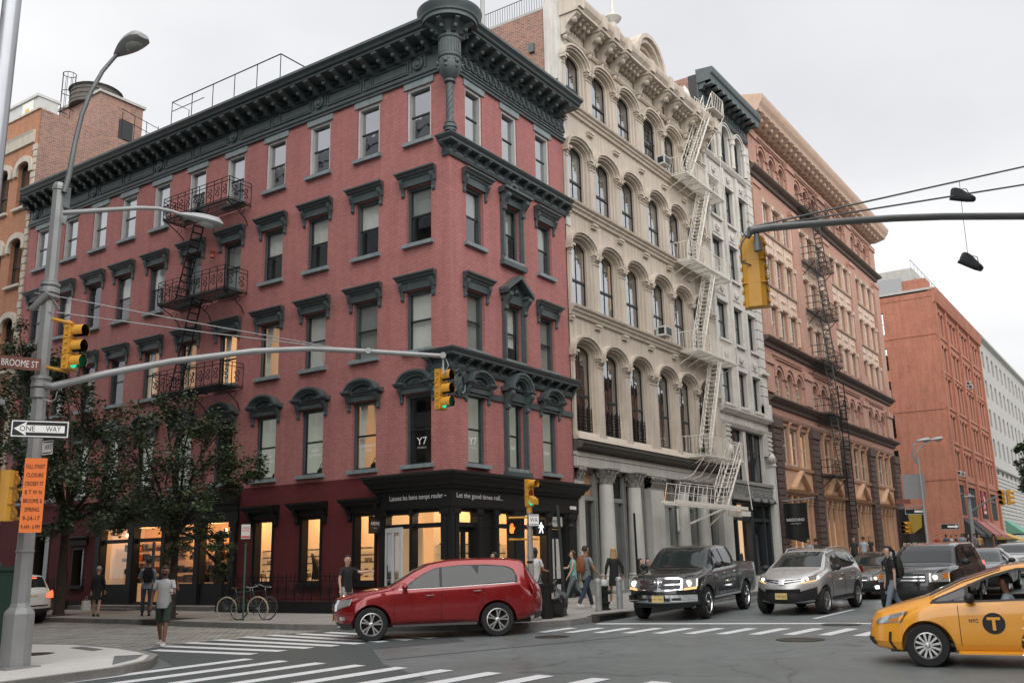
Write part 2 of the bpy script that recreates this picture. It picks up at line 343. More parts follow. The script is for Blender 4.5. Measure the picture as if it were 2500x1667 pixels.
def walk(name, pts, label, mt, kerb=True):
    p = [(x, y) for x, y in pts]; n = len(p)
    g = MB(); cx = sum(q[0] for q in p)/n; cy = sum(q[1] for q in p)/n
    inner = []
    for i in range(n):
        a, b_, c_ = Vector(p[i-1]), Vector(p[i]), Vector(p[(i+1) % n])
        d1 = (b_-a).normalized(); d2 = (c_-b_).normalized(); nn = Vector((-(d1.y+d2.y), d1.x+d2.x)).normalized()
        if orient(p) < 0: nn = -nn
        inner.append((b_.x+nn.x*.16, b_.y+nn.y*.16))
    g.quad(*[(x, y, gz(x)+.15) for x, y in inner])
    o = tag(link(name, g.mesh('c', mt)), label, 'pavement', kind='structure')
    if kerb:
        k = MB()
        for i in range(n):
            j = (i+1) % n; a, b_ = p[i], p[j]; c_, d_ = inner[j], inner[i]
            k.quad((*a, gz(a[0])+.153), (*b_, gz(b_[0])+.153), (*c_, gz(c_[0])+.153), (*d_, gz(d_[0])+.153))
            k.quad((*a, gz(a[0])-.1), (*b_, gz(b_[0])-.1), (*b_, gz(b_[0])+.153), (*a, gz(a[0])+.153))
            L = math.dist(a, b_); m_ = int(L/2.4)
            k.cur = 1
            for q in range(1, min(m_, 40)):
                t = q/m_; x, y = a[0]+(b_[0]-a[0])*t, a[1]+(b_[1]-a[1])*t; dx, dy = (b_[0]-a[0])/L, (b_[1]-a[1])/L; ox, oy = (a[0]-d_[0])*.02, (a[1]-d_[1])*.02
                k.quad((x+ox, y+oy, gz(x)-.05), (x+dx*.015+ox, y+dy*.015+oy, gz(x)-.05), (x+dx*.015+ox, y+dy*.015+oy, gz(x)+.152), (x+ox, y+oy, gz(x)+.152))
            k.cur = 0
        tag(link(name+'_kerb', k.mesh('k', [M['kerb'], M['asphalt_new']])), label+', kerb stones', 'kerb', kind='structure')
    return o
def orient(p): return sum(p[i][0]*p[(i+1) % len(p)][1]-p[(i+1) % len(p)][0]*p[i][1] for i in range(len(p)))
walk('pavement', [(-4.6, 150), (-4.62, 10), (-4.9, 6), (-5.0, 1.5), (-4.7, -1.5), (-4.1, -3.6), (-3.3, -5.0), (-2.3, -5.6), (1, -5.72), (61, -5.72), (62.5, -4), (62.5, 150)], 'concrete pavement round the red corner building', M['pavement'])
walk('pavement', [(-11.0, 150), (-10.9, 4.3), (-10.55, 2.6), (-10.8, .6), (-11.15, -.7), (-11.5, -1.6), (-12.2, -2.4), (-13.2, -2.85), (-15.2, -2.8), (-80, -2.8), (-80, 150)], 'pale concrete corner pavement under the signal pole', M['pave_pale'])
walk('pavement', [(78, 150), (78, -4), (79.5, -5.72), (400, -5.72), (400, 150)], 'pavement of the far block', M['pavement'])
walk('pavement', [(-6, -60), (-6, -21), (-4.5, -19.6), (300, -19.6), (300, -60)], 'pavement on the near side of the avenue', M['pavement'])
g = MB(); sheet(g, [(-12.2, -1.9), (-11.6, -1.3), (-12.0, -.9), (-13.0, -2.35)], .155); sheet(g, [(-11.2, .7), (-10.95, 1.9), (-11.25, 1.9), (-11.5, .6)], .155)
tag(link('kerb_ramp', g.mesh('c', M['asphalt'])), 'grey sloping kerb ramps set in the pale corner pavement', 'ramp', kind='structure')
g = MB()
def stripe(a, b, wd=.16, dz=.0085):
    a, b = Vector(a), Vector(b); d = (b-a).normalized(); n_ = Vector((-d.y, d.x))*wd
    sheet(g, [tuple(a+n_), tuple(b+n_), tuple(b-n_), tuple(a-n_)], dz)
Lx = [(-9.93, .72), (-9.22, 1.35), (-8.45, 1.5), (-7.7, 1.35), (-6.95, 1.2), (-6.35, .95), (-5.85, .4), (-5.35, -.1)]
Rx = [(-9.8, -2.45), (-9.15, -2.6), (-8.5, -2.75), (-7.97, -3.0), (-7.45, -3.25), (-6.93, -3.5), (-6.4, -3.8), (-5.9, -4.1)]
for a, b_ in zip(Lx, Rx): stripe(a, b_, .15)
for k in range(15): stripe((-10.47-.01*k, -3.1-1.005*k), (-14.5, -2.68-1.0*k), .165)
for k in range(16): stripe((-2.75+min(.13*k, 1.75), -5.95-.72*k), (-4.0+min(.09*k, .8), -5.8-.72*k), .14, .005)
stripe((-1.55, -5.95), (.75, -17.2), .15, .005)
for x0 in (0.9, 9, 17, 25, 33): stripe((x0, -10.8), (x0+3.2, -10.9), .06, .005)
for x0 in (4, 12, 20, 28, 36): stripe((x0, -14.3), (x0+3.2, -14.4), .06, .005)
for k in range(12): stripe((61.5, -6.5-1.1*k), (64.5, -6.5-1.1*k), .2, .005)
tag(link('road_markings', g.mesh('m', M['road_paint'])), 'white painted crossing stripes, stop line and lane lines', 'marking', kind='structure')
M['iron_rust'] = plain('worn_iron', (.12, .105, .09), .45, metal=.6, var=.4, scale=12, bmp=.6)
def manhole(x, y, r, label, dz=.006):
    g = MB(); z = gz(x)+dz
    g.lathe([(0, .004), (r*.86, .004), (r*.88, -.002), (r*.9, .005), (r, .005), (r, -.02)], (x, y, z), 28)
    for i in range(-5, 6):
        hw = sqrt(max(0, (r*.8)**2-(i*r*.15)**2)); g.box(x-hw, x+hw, y+i*r*.15-.012, y+i*r*.15+.012, z+.003, z+.008)
    single('manhole_cover', g, M['iron_rust'], label, 'manhole', org=(x, y, z))
manhole(-4.16, -12.1, .48, 'round iron manhole cover in the road in front of the yellow taxi')
manhole(-.6, -11.9, .45, 'manhole cover between the stop line and the crossing by the walking woman')
manhole(-12.35, 1.35, .38, 'round cover set in the pale pavement beside the signal pole base', .156)
manhole(-4.9, -6.7, .4, 'dark round cover in the road near the drain at the corner')
g = MB(); g.box(-1.05, .45, -5.735, -5.70, gz(0)+.0, gz(0)+.12); g.cur = 1; g.box(-1.25, -1.06, -5.76, -5.5, gz(-1)-.02, gz(-1)+.165); g.box(.46, .62, -5.76, -5.5, gz(.5)-.02, gz(.5)+.165); g.box(-1.06, .46, -5.75, -5.5, gz(0)+.13, gz(0)+.17)
single('storm_drain', g, [M['black_paint'], M['iron_rust']], 'black kerb drain opening below the hydrant pavement', 'drain')
def wall_grid(mb, u0, u1, z0, z1, holes, depth=.28, back=True):
    us = sorted({u0, u1}|{h[0] for h in holes}|{h[1] for h in holes}); zs = sorted({z0, z1}|{h[2] for h in holes}|{h[3] for h in holes})
    us = [u for u in us if u0 <= u <= u1]; zs = [z for z in zs if z0 <= z <= z1]
    for j in range(len(zs)-1):
        run = None
        for i in range(len(us)):
            solid = False
            if i < len(us)-1:
                cu, cz = (us[i]+us[i+1])/2, (zs[j]+zs[j+1])/2
                solid = not any(h[0] < cu < h[1] and h[2] < cz < h[3] for h in holes)
            if solid and run is None: run = us[i]
            if not solid and run is not None:
                mb.quad((run, 0, zs[j]), (us[i], 0, zs[j]), (us[i], 0, zs[j+1]), (run, 0, zs[j+1])); run = None
    for a, b_, c_, d_ in [h[:4] for h in holes]:
        mb.quad((a, 0, c_), (a, -depth, c_), (a, -depth, d_), (a, 0, d_)); mb.quad((b_, 0, c_), (b_, -depth, c_), (b_, -depth, d_), (b_, 0, d_))
        mb.quad((a, 0, d_), (a, -depth, d_), (b_, -depth, d_), (b_, 0, d_)); mb.quad((a, 0, c_), (a, -depth, c_), (b_, -depth, c_), (b_, 0, c_))
def mold(mb, u0, u1, prof, e0=0, e1=0):    # profile [(n,z)...] along u; e0/e1 : how much ends return with n
    n = len(prof)
    A = [(u0-e0*p[0], p[0], p[1]) for p in prof]; B = [(u1+e1*p[0], p[0], p[1]) for p in prof]
    mb.add(A+B, [tuple(range(n)), tuple(range(2*n-1, n-1, -1))]+[(i, (i+1) % n, n+(i+1) % n, n+i) for i in range(n)])
def arch_pts(uc, w_, zs, rise, n=10):
    return [(uc-w_*cos(pi*k/n)*1.0, zs+rise*sin(pi*k/n)) for k in range(n+1)]
def arch_band(mb, uc, w0, w1, zs, r0, r1, n0, n1, n=12):   # arched ring between ellipse (w0,r0) and (w1,r1), from depth n0 to n1
    A = arch_pts(uc, w0, zs, r0, n); B = arch_pts(uc, w1, zs, r1, n)
    for i in range(n):
        q = [A[i], A[i+1], B[i+1], B[i]]
        mb.add([(u, nn, z) for nn in (n0, n1) for u, z in q], [(0, 1, 2, 3), (7, 6, 5, 4), (0, 4, 5, 1), (1, 5, 6, 2), (2, 6, 7, 3), (3, 7, 4, 0)])
def scroll(mb, u, w_, n0, n1, z0, z1):    # console bracket: S profile
    H = z1-z0; D = n1-n0
    pr = [(0, 0), (.28, .02), (.38, .12), (.3, .24), (.42, .45), (.8, .68), (1, .8), (1, .93), (.92, 1), (0, 1)]
    mb.prism([(n0+a*D, z0+b_*H) for a, b_ in pr], u-w_/2, u+w_/2, 0)
def sash(mb, uc, w_, z0, z1, n=-.2, fr=.05, rail=True, mid=None, vert=0, arch=0):
    a, b_ = uc-w_/2, uc+w_/2
    mb.box(a, a+fr, n-.03, n+.05, z0, z1); mb.box(b_-fr, b_, n-.03, n+.05, z0, z1)
    mb.box(a+fr, b_-fr, n-.03, n+.05, z0, z0+fr*1.3); mb.box(a+fr, b_-fr, n-.03, n+.05, z1-fr, z1)
    zm = mid if mid else (z0+z1)/2
    if rail:
        mb.box(a+fr, b_-fr, n-.035, n+.035, zm-.03, zm+.03)
        for x in (a+fr, b_-fr-.03): mb.box(x, x+.03, n-.02, n+.028, z0+fr, zm-.03)
        for x in (a+fr, b_-fr-.03): mb.box(x, x+.03, n-.0, n+.032, zm+.03, z1-fr)
    for k in range(vert):
        x = a+(b_-a)*(k+1)/(vert+1); mb.box(x-.012, x+.012, n-.02, n+.02, z0+fr, z1-fr)
class Win:      # an instanced window kind: the frame object with children
    def __init__(s, T, pieces): s.meshes = [(nm, mb.mesh(nm, mt, (0, 0, 0), sm, T)) for nm, mb, mt, sm in pieces]
    def put(s, parent, loc, name=None, extra=()):
        w = wloc(parent); nm, me = s.meshes[0]
        o = link(name or nm, me, parent, Vector(loc)-w)
        for nm, me in s.meshes[1:]: link(nm, me, o)
        for nm, me in extra: link(nm, me, o)
        return o
TL = facade((0, 0, 0), (0, 1, 0), (-1, 0, 0)); TR = facade((0, 0, 0), (1, 0, 0), (0, -1, 0))
DL = direc((0, 1, 0), (-1, 0, 0)); DR = direc((1, 0, 0), (0, -1, 0))
RED = empty('corner_building', (0, 0, .15), 'four storey red painted brick corner building with slate grey cornice and round corner turret', 'building')
LC = [1.34, 3.74, 6.24, 8.66, 11.06, 13.5, 15.92, 18.28, 20.5, 22.85, 25.3]; RC = [1.42, 3.66, 5.95]
LEN, WID = 26.65, 7.55
ROWS = [(4.88, 7.2), (8.68, 10.75), (12.42, 14.5), (16.18, 18.25)]
hw = .55
gl_holes = [(c-.5, c+.5, 1.2, 3.42) for c in (3.62, 6.14, 8.55)]+[(19.6, 20.5, 1.2, 2.75), (22.3, 23.5, 1.2, 3.4), (9.95, 18.75, .45, 3.9), (.04, 2.85, .1, 3.5)]
gr_holes = [(.04, 7.3, .1, 3.5)]
wl = MB(TL); wall_grid(wl, 0, LEN, -.1, 19.7, [(c-hw, c+hw, *r) for c in LC for r in ROWS]+gl_holes)
part('wall', wl, M['red_brick'], RED)
wr = MB(TR); wall_grid(wr, 0, WID, -.1, 19.7, [(c-.5, c+.5, *r) for c in RC for r in ROWS]+gr_holes)
part('wall', wr, M['red_brick'], RED)
g = MB(); g.box(.0, WID, LEN-.02, LEN, -.1, 19.7); g.box(WID-.02, WID, 0, LEN, 0, 19.7)
for z in (4.3, 8.1, 11.9, 15.6): g.box(.28, WID-.03, .28, LEN-.03, z, z+.15)
part('interior', g, M['room'], RED)
g = MB(); g.box(-.3, WID, -.3, LEN, 19.75, 19.85); part('roof', g, M['roof'], RED)
def room_mb(w_, h, d=1.2): # back plane and sides behind the glass
    g = MB(); a, b_ = -w_/2-.15, w_/2+.15
    g.quad((a, -d, -.1), (b_, -d, -.1), (b_, -d, h+.1), (a, -d, h+.1))
    for x in (a, b_): g.quad((x, -d, -.1), (x, -.3, -.1), (x, -.3, h+.1), (x, -d, h+.1))
    return g
def pane_mb(w_, h, n=-.2, z0=0): return MB().quad((-w_/2, n, z0), (w_/2, n, z0), (w_/2, n, h), (-w_/2, n, h))
def sill_mb(w_, p=.14, t=.13): return MB().box(-w_/2-.12, w_/2+.12, -.2, p, -t, .0)
def lintel_mb(w_, h): return MB().box(-w_/2-.13, w_/2+.13, -.02, .05, h-.002, h+.27)
def hood_mb(w_, h, arched=False):
    g = MB(); W = w_/2
    if not arched:
        mold(g, -W-.22, W+.22, [(0, h+.02), (.1, h+.02), (.1, h+.26), (.15, h+.29), (.15, h+.33), (.24, h+.38), (.24, h+.42), (.32, h+.47), (.34, h+.47), (.34, h+.52), (0, h+.56)], .35, .35)
        for s in (-1, 1): scroll(g, s*(W+.13), .12, 0, .21, h-.32, h+.32)
    else:
        z = h+.38
        for s in (-1, 1):
            scroll(g, s*(W+.13), .12, 0, .21, h-.3, h+.26)
            mold(g, s*(W+.12)-.22, s*(W+.12)+.22, [(0, z-.14), (.2, z-.12), (.26, z-.06), (.32, z-.06), (.32, z), (0, z+.02)], .0, .0)
        g.box(-W-.2, W+.2, 0, .12, h+.02, h+.22); mold(g, -W-.2, W+.2, [(0, h+.2), (.16, h+.2), (.2, h+.26), (0, h+.26)])
        arch_band(g, 0, W-.08, W+.04, z-.06, .24, .34, 0, .2); arch_band(g, 0, W+.02, W+.14, z-.06, .32, .4, 0, .26); arch_band(g, 0, W+.12, W+.2, z-.06, .38, .46, 0, .32)
        g.prism([(u, zz) for u, zz in arch_pts(0, W-.05, z-.06, .26)], 0, .08, 1)
        arch_band(g, 0, W*.35, W*.5, z-.06, .1, .15, .06, .12)
    return g
def frame_mb(w_, h, fr=.055, n=-.2, double=True, rail=.5):
    g = MB(); sash(g, 0, w_, 0, h, n, fr, double, h*rail); return g
def casing_mb(w_, h, n=-.14):   # wide outer casing set in the reveal
    g = MB(); W = w_/2
    for s in (-1, 1): g.box(s*W-(.09 if s > 0 else 0), s*W+(0 if s > 0 else .09), -.26, n+.03, 0, h)
    g.box(-W+.09, W-.09, -.26, n+.03, h-.1, h); return g
def blind_mb(w_, z0, z1, n=-.3): return MB().box(-w_/2, w_/2, n-.02, n, z0, z1)
def curtains(w_, h):
    g = MB()
    for s in (-1, 1):
        rows = []
        for z in (0.02, h*.4, h*.98):
            sp_ = .34 if z > h*.5 else .22
            rows.append([(s*(w_/2-.02-sp_*k/10), -.34+.03*(k % 2), z) for k in range(11)])
        g.grid(rows)
    return g
def window_kinds(D, w_):
    K = {}
    H = [b_-a for a, b_ in ROWS]
    K[3] = Win(D, [('window', frame_mb(w_, H[3]), M['sash_dark'], None), ('storm_frame', casing_mb(w_, H[3], -.08), M['sash_white'], None), ('pane', pane_mb(w_-.1, H[3]), M['glass_sky'], None), ('sill', sill_mb(w_), M['slate_light'], None), ('lintel', lintel_mb(w_, H[3]), M['slate_light'], None), ('room', room_mb(w_, H[3]), M['room'], None)])
    for r in (2, 1, 0):
        K[r] = Win(D, [('window', frame_mb(w_, H[r], .06), M['sash_dark'], None), ('casing', casing_mb(w_, H[r]), M['slate'], None), ('pane', pane_mb(w_-.1, H[r]), M['glass'] if r else M['glass'], None), ('sill', sill_mb(w_), M['slate_light'], None), ('hood', hood_mb(w_, H[r], r == 0), M['slate'], None)])
    K['x'] = {}
    for r in range(4):
        h = H[r]
        K['x'][r] = dict(top=('blind', blind_mb(w_-.14, h*.5, h).mesh('b', M['blind'], T=D)), tg=('blind', blind_mb(w_-.14, h*.5, h).mesh('b', M['blind_grey'], T=D)), full=('blind', blind_mb(w_-.14, 0.03, h).mesh('b', M['blind'], T=D)), fg=('blind', blind_mb(w_-.14, 0.03, h).mesh('b', M['blind_grey'], T=D)),
            low=('blind', blind_mb(w_-.14, h*.28, h).mesh('b', M['blind'], T=D)), cur=('curtain', curtains(w_-.1, h).mesh('b', M['blind'], T=D)),
            room=('room', room_mb(w_, h).mesh('b', M['room'], T=D)), warm=('room', room_mb(w_, h).mesh('b', M['room_warm'], T=D)), dim=('room', room_mb(w_, h).mesh('b', M['room_dim'], T=D)))
    return K
KL = window_kinds(DL, 1.1); KR = window_kinds(DR, 1.0)
M['room_grey'] = emis('pale_lit_room', (.85, .87, .78), .1)  # walls glow faintly by themselves to stand for lit rooms
for K, D, w_ in ((KL, DL, 1.1), (KR, DR, 1.0)):
    for r in range(4): K['x'][r]['pale'] = ('room', room_mb(w_, ROWS[r][1]-ROWS[r][0], .9).mesh('b', M['room_grey'], T=D))
planL = {2: ['tg', 'top', 'top', 'top', 'fg', 'fg', 'top', 'top', 'room', 'low', 'room'], 1: ['full', 'fg', 'full', 'dimc', 'warmc', 'dimc', 'dimc', 'room', 'tg', 'cur', 'room'], 0: ['room', 'dimc', 'pale', 'pale', 'room', 'pale', 'pale', 'pale', 'pale', 'cur', 'room']}
planR = {2: ['tg', 'tg', 'tg'], 1: ['fg', 'low', 'fg'], 0: ['pale', 'pale', 'pale']}
def extras(K, r, code):
    x = K['x'][r]
    if code == 'room': return [x['room']]
    if code == 'pale': return [x['pale']]
    if code == 'dimc': return [x['dim'], x['cur']]
    if code == 'warmc': return [x['warm'], x['cur']]
    return [x['room'], x[code]]
WIN = {}
for i, c in enumerate(LC):
    WIN['L', i, 3] = KL[3].put(RED, TL(c, 0, ROWS[3][0]), extra=[[], [KL['x'][3]['top']]][i in (5, 6, 7, 8, 4)])
    for r in (2, 1, 0): WIN['L', i, r] = KL[r].put(RED, TL(c, 0, ROWS[r][0]), extra=extras(KL, r, planL[r][i]))
for i, c in enumerate(RC):
    WIN['R', i, 3] = KR[3].put(RED, TR(c, 0, ROWS[3][0]))
    for r in (2, 1, 0):
        if i == 1:     # the ornate middle bay
            K = KR; w_ = 1.0; h = ROWS[r][1]-ROWS[r][0]
            fr = link('window', K[r].meshes[0][1], RED, Vector(TR(c, 0, ROWS[r][0]))-wloc(RED)); WIN['R', i, r] = fr
            for nm, me in K[r].meshes[1:4]: link(nm, me, fr)
            for nm, me in extras(K, r, planR[r][i]): link(nm, me, fr)
            g = MB(); W = .5
            for s in (-1, 1):
                g.box(s*(W+.1)-.1, s*(W+.1)+.1, -.0, .1, -.12, h+.1); g.box(s*(W+.12)-.05, s*(W+.12)+.05, .1, .14, .1, h-.35)
                scroll(g, s*(W+.11), .2, .08, .4, h-.3, h+.34)
            g.box(-W-.26, W+.26, 0, .2, -.3, -.12); g.box(-W-.2, W+.2, 0, .12, h+.02, h+.32)
            z = h+.34
            if r == 2:
                mold(g, -W-.28, W+.28, [(0, z), (.3, z), (.34, z+.08), (.44, z+.1), (.44, z+.18), (0, z+.22)], .3, .3)
                arch_band(g, 0, W*.45, W*.62, z+.2, .26, .36, .05, .2); g.sphere((0, .15, z+.62), .08); g.tube([(-.3, .16, z+.24), (-.12, .16, z+.4), (0, .16, z+.28), (.12, .16, z+.4), (.3, .16, z+.24)], .03)
            elif r == 1:
                g.prism([(-W-.3, z), (W+.3, z), (W+.3, z+.08), (0, z+.62), (-W-.3, z+.08)], 0, .08, 1)
                for s in (-1, 1):
                    g.add([(s*(W+.34), n_, z+a) for n_ in (0, .42) for a in (0, .14)]+[(0, n_, z+.58+a) for n_ in (0, .42) for a in (0, .14)], [(0, 1, 3, 2), (4, 6, 7, 5), (0, 4, 5, 1), (1, 5, 7, 3), (2, 3, 7, 6), (0, 2, 6, 4)])
                    mold(g, s*(W+.14)-.2, s*(W+.14)+.2, [(0, z-.06), (.36, z-.06), (.42, z+.02), (0, z+.04)])
                for k in range(9): a = pi*k/8; g.sphere((.2*cos(a), .12, z+.1+.2*sin(a)), .05, 6, 4)
                g.sphere((0, .14, z+.12), .1, 8, 6)
            else:
                for s in (-1, 1): mold(g, s*(W+.14)-.2, s*(W+.14)+.2, [(0, z-.02), (.3, z-.02), (.4, z+.06), (.4, z+.12), (0, z+.14)])
                for k, (a0, a1, nn) in enumerate(((.38, .5, .3), (.48, .6, .38), (.58, .68, .42))): arch_band(g, 0, a0+.02, a1+.02, z+.05, a0*.95, a1*.95, 0, nn)
                g.prism(arch_pts(0, .4, z+.05, .37), 0, .06, 1)
                for k in range(9): a = pi*k/8; g.sphere((.2*cos(a), .12, z+.1+.2*sin(a)), .05, 6, 4)
                g.sphere((0, .14, z+.14), .1, 8, 6)
            lpart('hood', MB().join(g), M['slate'], fr).data.transform(Matrix(((1, 0, 0, 0), (0, -1, 0, 0), (0, 0, 1, 0), (0, 0, 0, 1))))
        else: WIN['R', i, r] = KR[r].put(RED, TR(c, 0, ROWS[r][0]), extra=extras(KR, r, planR[r][i]))
M['white_text'] = plain('white_lettering', (.85, .85, .85), .5, var=.02)
def wtext(key, lines, z0=.55):
    g = MB(); c = WIN[key]; D = DL if key[0] == 'L' else DR; sgn = -1 if key[0] == 'L' else 1
    for k, (t, h, wd, dy) in enumerate(lines): put_text(g, t, h, lambda x, y: (sgn*x, -.185, dy+y), width=wd)
    link('lettering', g.mesh('t', M['white_text'], T=D), c)
wtext(('L', 0, 0), [('Y7', .24, .42, .66), ('S T U D I O', .06, .36, .53)]); wtext(('R', 0, 0), [('Y7', .24, .4, .66), ('S T U D I O', .06, .34, .53)])
wtext(('L', 1, 0), [('CANDLELIT', .1, .74, .78), ('YOGA', .1, .36, .62)]); wtext(('L', 2, 0), [('BEAT', .1, .34, .82), ('BUMPING', .1, .6, .66)])
wtext(('L', 3, 0), [('SWEAT', .1, .4, .78), ('DRIPPING', .1, .6, .6)]); wtext(('R', 1, 0), [('HIP HOP', .12, .5, .7)]); wtext(('R', 2, 0), [('YOGA', .12, .42, .7)])
for key, x in ((('L', 1, 0), .15), (('L', 2, 0), .1), (('L', 3, 0), .2)):
    g = MB(); g.sphere((-x, -.42, .14), .16, 10, 7, (1.3, .6, .85)); g.tube([(-x-.14, -.42, .2), (-x, -.42, .42), (-x+.14, -.42, .2)], .015)
    link('bag', g.mesh('b', M['iron_black'], smooth=40, T=DL), WIN[key])
def cornice(T, L, c0, c1, spacing, first, plain_frieze, D, medal, small):
    g = MB(T)
    mold(g, c0, c1, [(0, 19.62), (.14, 19.62), (.14, 19.7), (.86, 19.74), (.86, 19.83), (.95, 19.85), (.98, 19.93), (1.08, 20.0), (1.1, 20.0), (1.1, 20.1), (.0, 20.22)], 0, -.5 if T is TL else 0)
    mold(g, c0, c1, [(0, 19.42), (.1, 19.42), (.14, 19.46), (.14, 19.52), (0, 19.54)], 0, .5)
    mold(g, c0, c1, [(0, 18.5), (.1, 18.5), (.1, 18.58), (.16, 18.62), (.16, 18.67), (.1, 18.72), (0, 18.72)], 0, .5)
    g.box(c0, c1, -.0, .08, 18.72, 19.42)
    u = first
    while u < c1-.1:
        scroll(g, u, .17, .1, .82, 19.3, 19.72); g.sphere((u, .55, 19.5), .09, 8, 5, (1, 1, 1)); g.box(u-.12, u+.12, .1, .84, 19.66, 19.73)
        for q in range(4):
            uu = u+spacing*(.22+q*.19); g.box(uu-.035, uu+.035, .1, .3, 19.52, 19.62)
        u += spacing
    part('cornice', g, M['slate'], RED)
    f = MB(T)
    if plain_frieze:
        for m_ in medal:
            f.lathe([(.24, .0), (.24, .08), (.2, .1), (.16, .06), (.13, .06), (.1, .11), (0, .12)], (m_, .08, 19.07), 18, 1)
            for s in (-1, 1): f.box(m_+s*.33-.03, m_+s*.33+.03, .08, .13, 18.86, 19.28)
        def frame(a, b_):
            f.box(a, b_, .08, .13, 19.26, 19.31); f.box(a, b_, .08, .13, 18.82, 18.87); f.box(a, a+.05, .08, .13, 18.87, 19.26); f.box(b_-.05, b_, .08, .13, 18.87, 19.26)
            f.box(a+.1, b_-.1, .08, .1, 18.92, 19.21)
        for s_ in small: frame(s_-.2, s_+.2)
        for m_ in medal:
            if m_ < 25: frame(m_+.45, m_+2.2)
            if m_ > 2.5: frame(m_-2.2, m_-.45)
    else:
        u = .6; k = 0
        while u < c1-.2:
            for rr, th in ((.17, .035), (.09, .03)):
                f.tube([(u+rr*cos(a*pi/6), .12, 19.07+rr*sin(a*pi/6)*(1.15)) for a in range(0, 12)], th, 5)
            f.tube([(u+.13, .12, 19.22), (u+.2, .13, 19.07), (u+.27, .12, 18.9)], .04, 5)
            u += .37; k += 1
        f.box(.3, c1, .08, .13, 18.76, 18.8); f.box(.3, c1, .08, .13, 19.32, 19.37)
    part('frieze', f, M['slate'], RED)
cornice(TL, LEN, .2, 26.45, .692, .72, True, DL, [1.3+4.93*k for k in range(6)][:5]+[25.9], [3.74+4.93*k for k in range(5)])
cornice(TR, WID, .2, WID-.05, .628, .6, False, DR, [], [])
g = MB(); cx, cy = -.3, -.28
g.lathe([(.2, 15.95), (.2, 16.02), (.24, 16.06), (.24, 16.14), (.17, 16.2), (.19, 16.24), (.14, 16.3)], (cx, cy, 0), 20)
g.lathe([(.12, 16.28), (.12, 17.8)], (cx, cy, 0), 14)
g.lathe([(.14, 17.72), (.2, 17.76), (.2, 17.82), (.16, 17.86), (.22, 17.92), (.34, 18.08), (.4, 18.3), (.4, 18.5), (.36, 18.6), (.4, 18.64), (.4, 18.72), (.37, 18.76), (.37, 19.3), (.42, 19.34), (.42, 19.42), (.38, 19.46), (.42, 19.6), (.62, 19.82), (.96, 19.84), (.96, 19.96), (1.02, 20.0), (1.04, 20.1), (1.12, 20.2), (1.14, 20.32), (1.08, 20.34), (.0, 20.5)], (cx, cy, 0), 36)
for k in range(5):   # twisted column strands
    g.tube([(cx+.11*cos(k*2*pi/5+t*.55), cy+.11*sin(k*2*pi/5+t*.55), 16.3+t*.1) for t in range(15)], .035, 5)
for k in range(22):
    a = 2*pi*k/22; g.tube([(cx+.375*cos(a), cy+.375*sin(a), 18.8), (cx+.375*cos(a), cy+.375*sin(a), 19.26)], .022, 5)
for k in range(28): a = 2*pi*k/28; g.sphere((cx+.4*cos(a), cy+.4*sin(a), 18.67), .022, 5, 3)
for k in range(6):   # leaf masks on the bulb
    a = 2*pi*k/6+.3; c_, s_ = cos(a), sin(a)
    g.sphere((cx+.4*c_, cy+.4*s_, 18.42), .09, 8, 5); g.sphere((cx+.37*c_, cy+.37*s_, 18.25), .07, 8, 5)
    g.tube([(cx+.4*cos(a+d), cy+.4*sin(a+d), 18.52-.1*abs(d)) for d in (-.35, -.2, 0, .2, .35)], .025, 5)
for k in range(8):
    a = 2*pi*k/8+.2
    def CT(u, n_, z, a=a): return (cx+cos(a)*n_-sin(a)*u, cy+sin(a)*n_+cos(a)*u, z)
    b_ = MB(); scroll(b_, 0, .15, .38, .88, 19.45, 19.84); g.join(b_, lambda p: CT(*p))
    b_ = MB(); b_.sphere((0, .62, 19.6), .085, 8, 5); g.join(b_, lambda p: CT(*p))
part('turret', g, M['slate'], RED, 35)
def midcornice(z, e, ret):
    g = MB()
    for T, L, st in ((TR, WID, .1), (TL, ret, .1)):
        b_ = MB()
        pr = [(0, z-.62), (.08, z-.62), (.12, z-.52), (.12, z-.44), (.06, z-.42), (.06, z-.24), (.36, z-.22), (.36, z-.14), (.42, z-.1), (.48, z-.04), (.48, z), (0, z+.05)]
        mold(b_, 0, L, pr, 1, .0)
        u = .0
        while u < L-.1:
            scroll(b_, u+.12, .16, .05, .34, z-.5, z-.22); u += .62
        g.join(b_, lambda p: T(*p))
    return g
part('string_cornice', midcornice(15.9, 0, .25), M['slate'], RED); part('string_cornice', midcornice(8.5, 0, .95), M['slate'], RED)
g = MB()
for T in (TL, TR):
    b_ = MB(); b_.box(.0, .75, 0, .07, 7.0, 7.9)
    for s in range(3): b_.tube([(.37+.25*cos(a*.5+s), .12, 7.45+.32*sin(a*.5+s*2)) for a in range(9)], .04, 5)
    b_.sphere((.37, .08, 7.45), .17, 10, 7, (1, .35, 1.25)); b_.tube([(.1, .1, 7.75), (.25, .14, 7.85), (.4, .16, 7.7), (.6, .1, 7.82)], .05, 5); b_.tube([(.08, .1, 7.5), (.14, .12, 7.2), (.3, .12, 7.08)], .045, 5); b_.tube([(.66, .1, 7.5), (.6, .12, 7.2), (.45, .12, 7.08)], .045, 5)
    g.join(b_, lambda p: T(*p))
part('corner_emblem', g, M['slate'], RED, 40)
g = MB(TR); g.box(-.04, WID, 0, .06, 7.12, 7.32); part('band_course', g, M['slate'], RED)
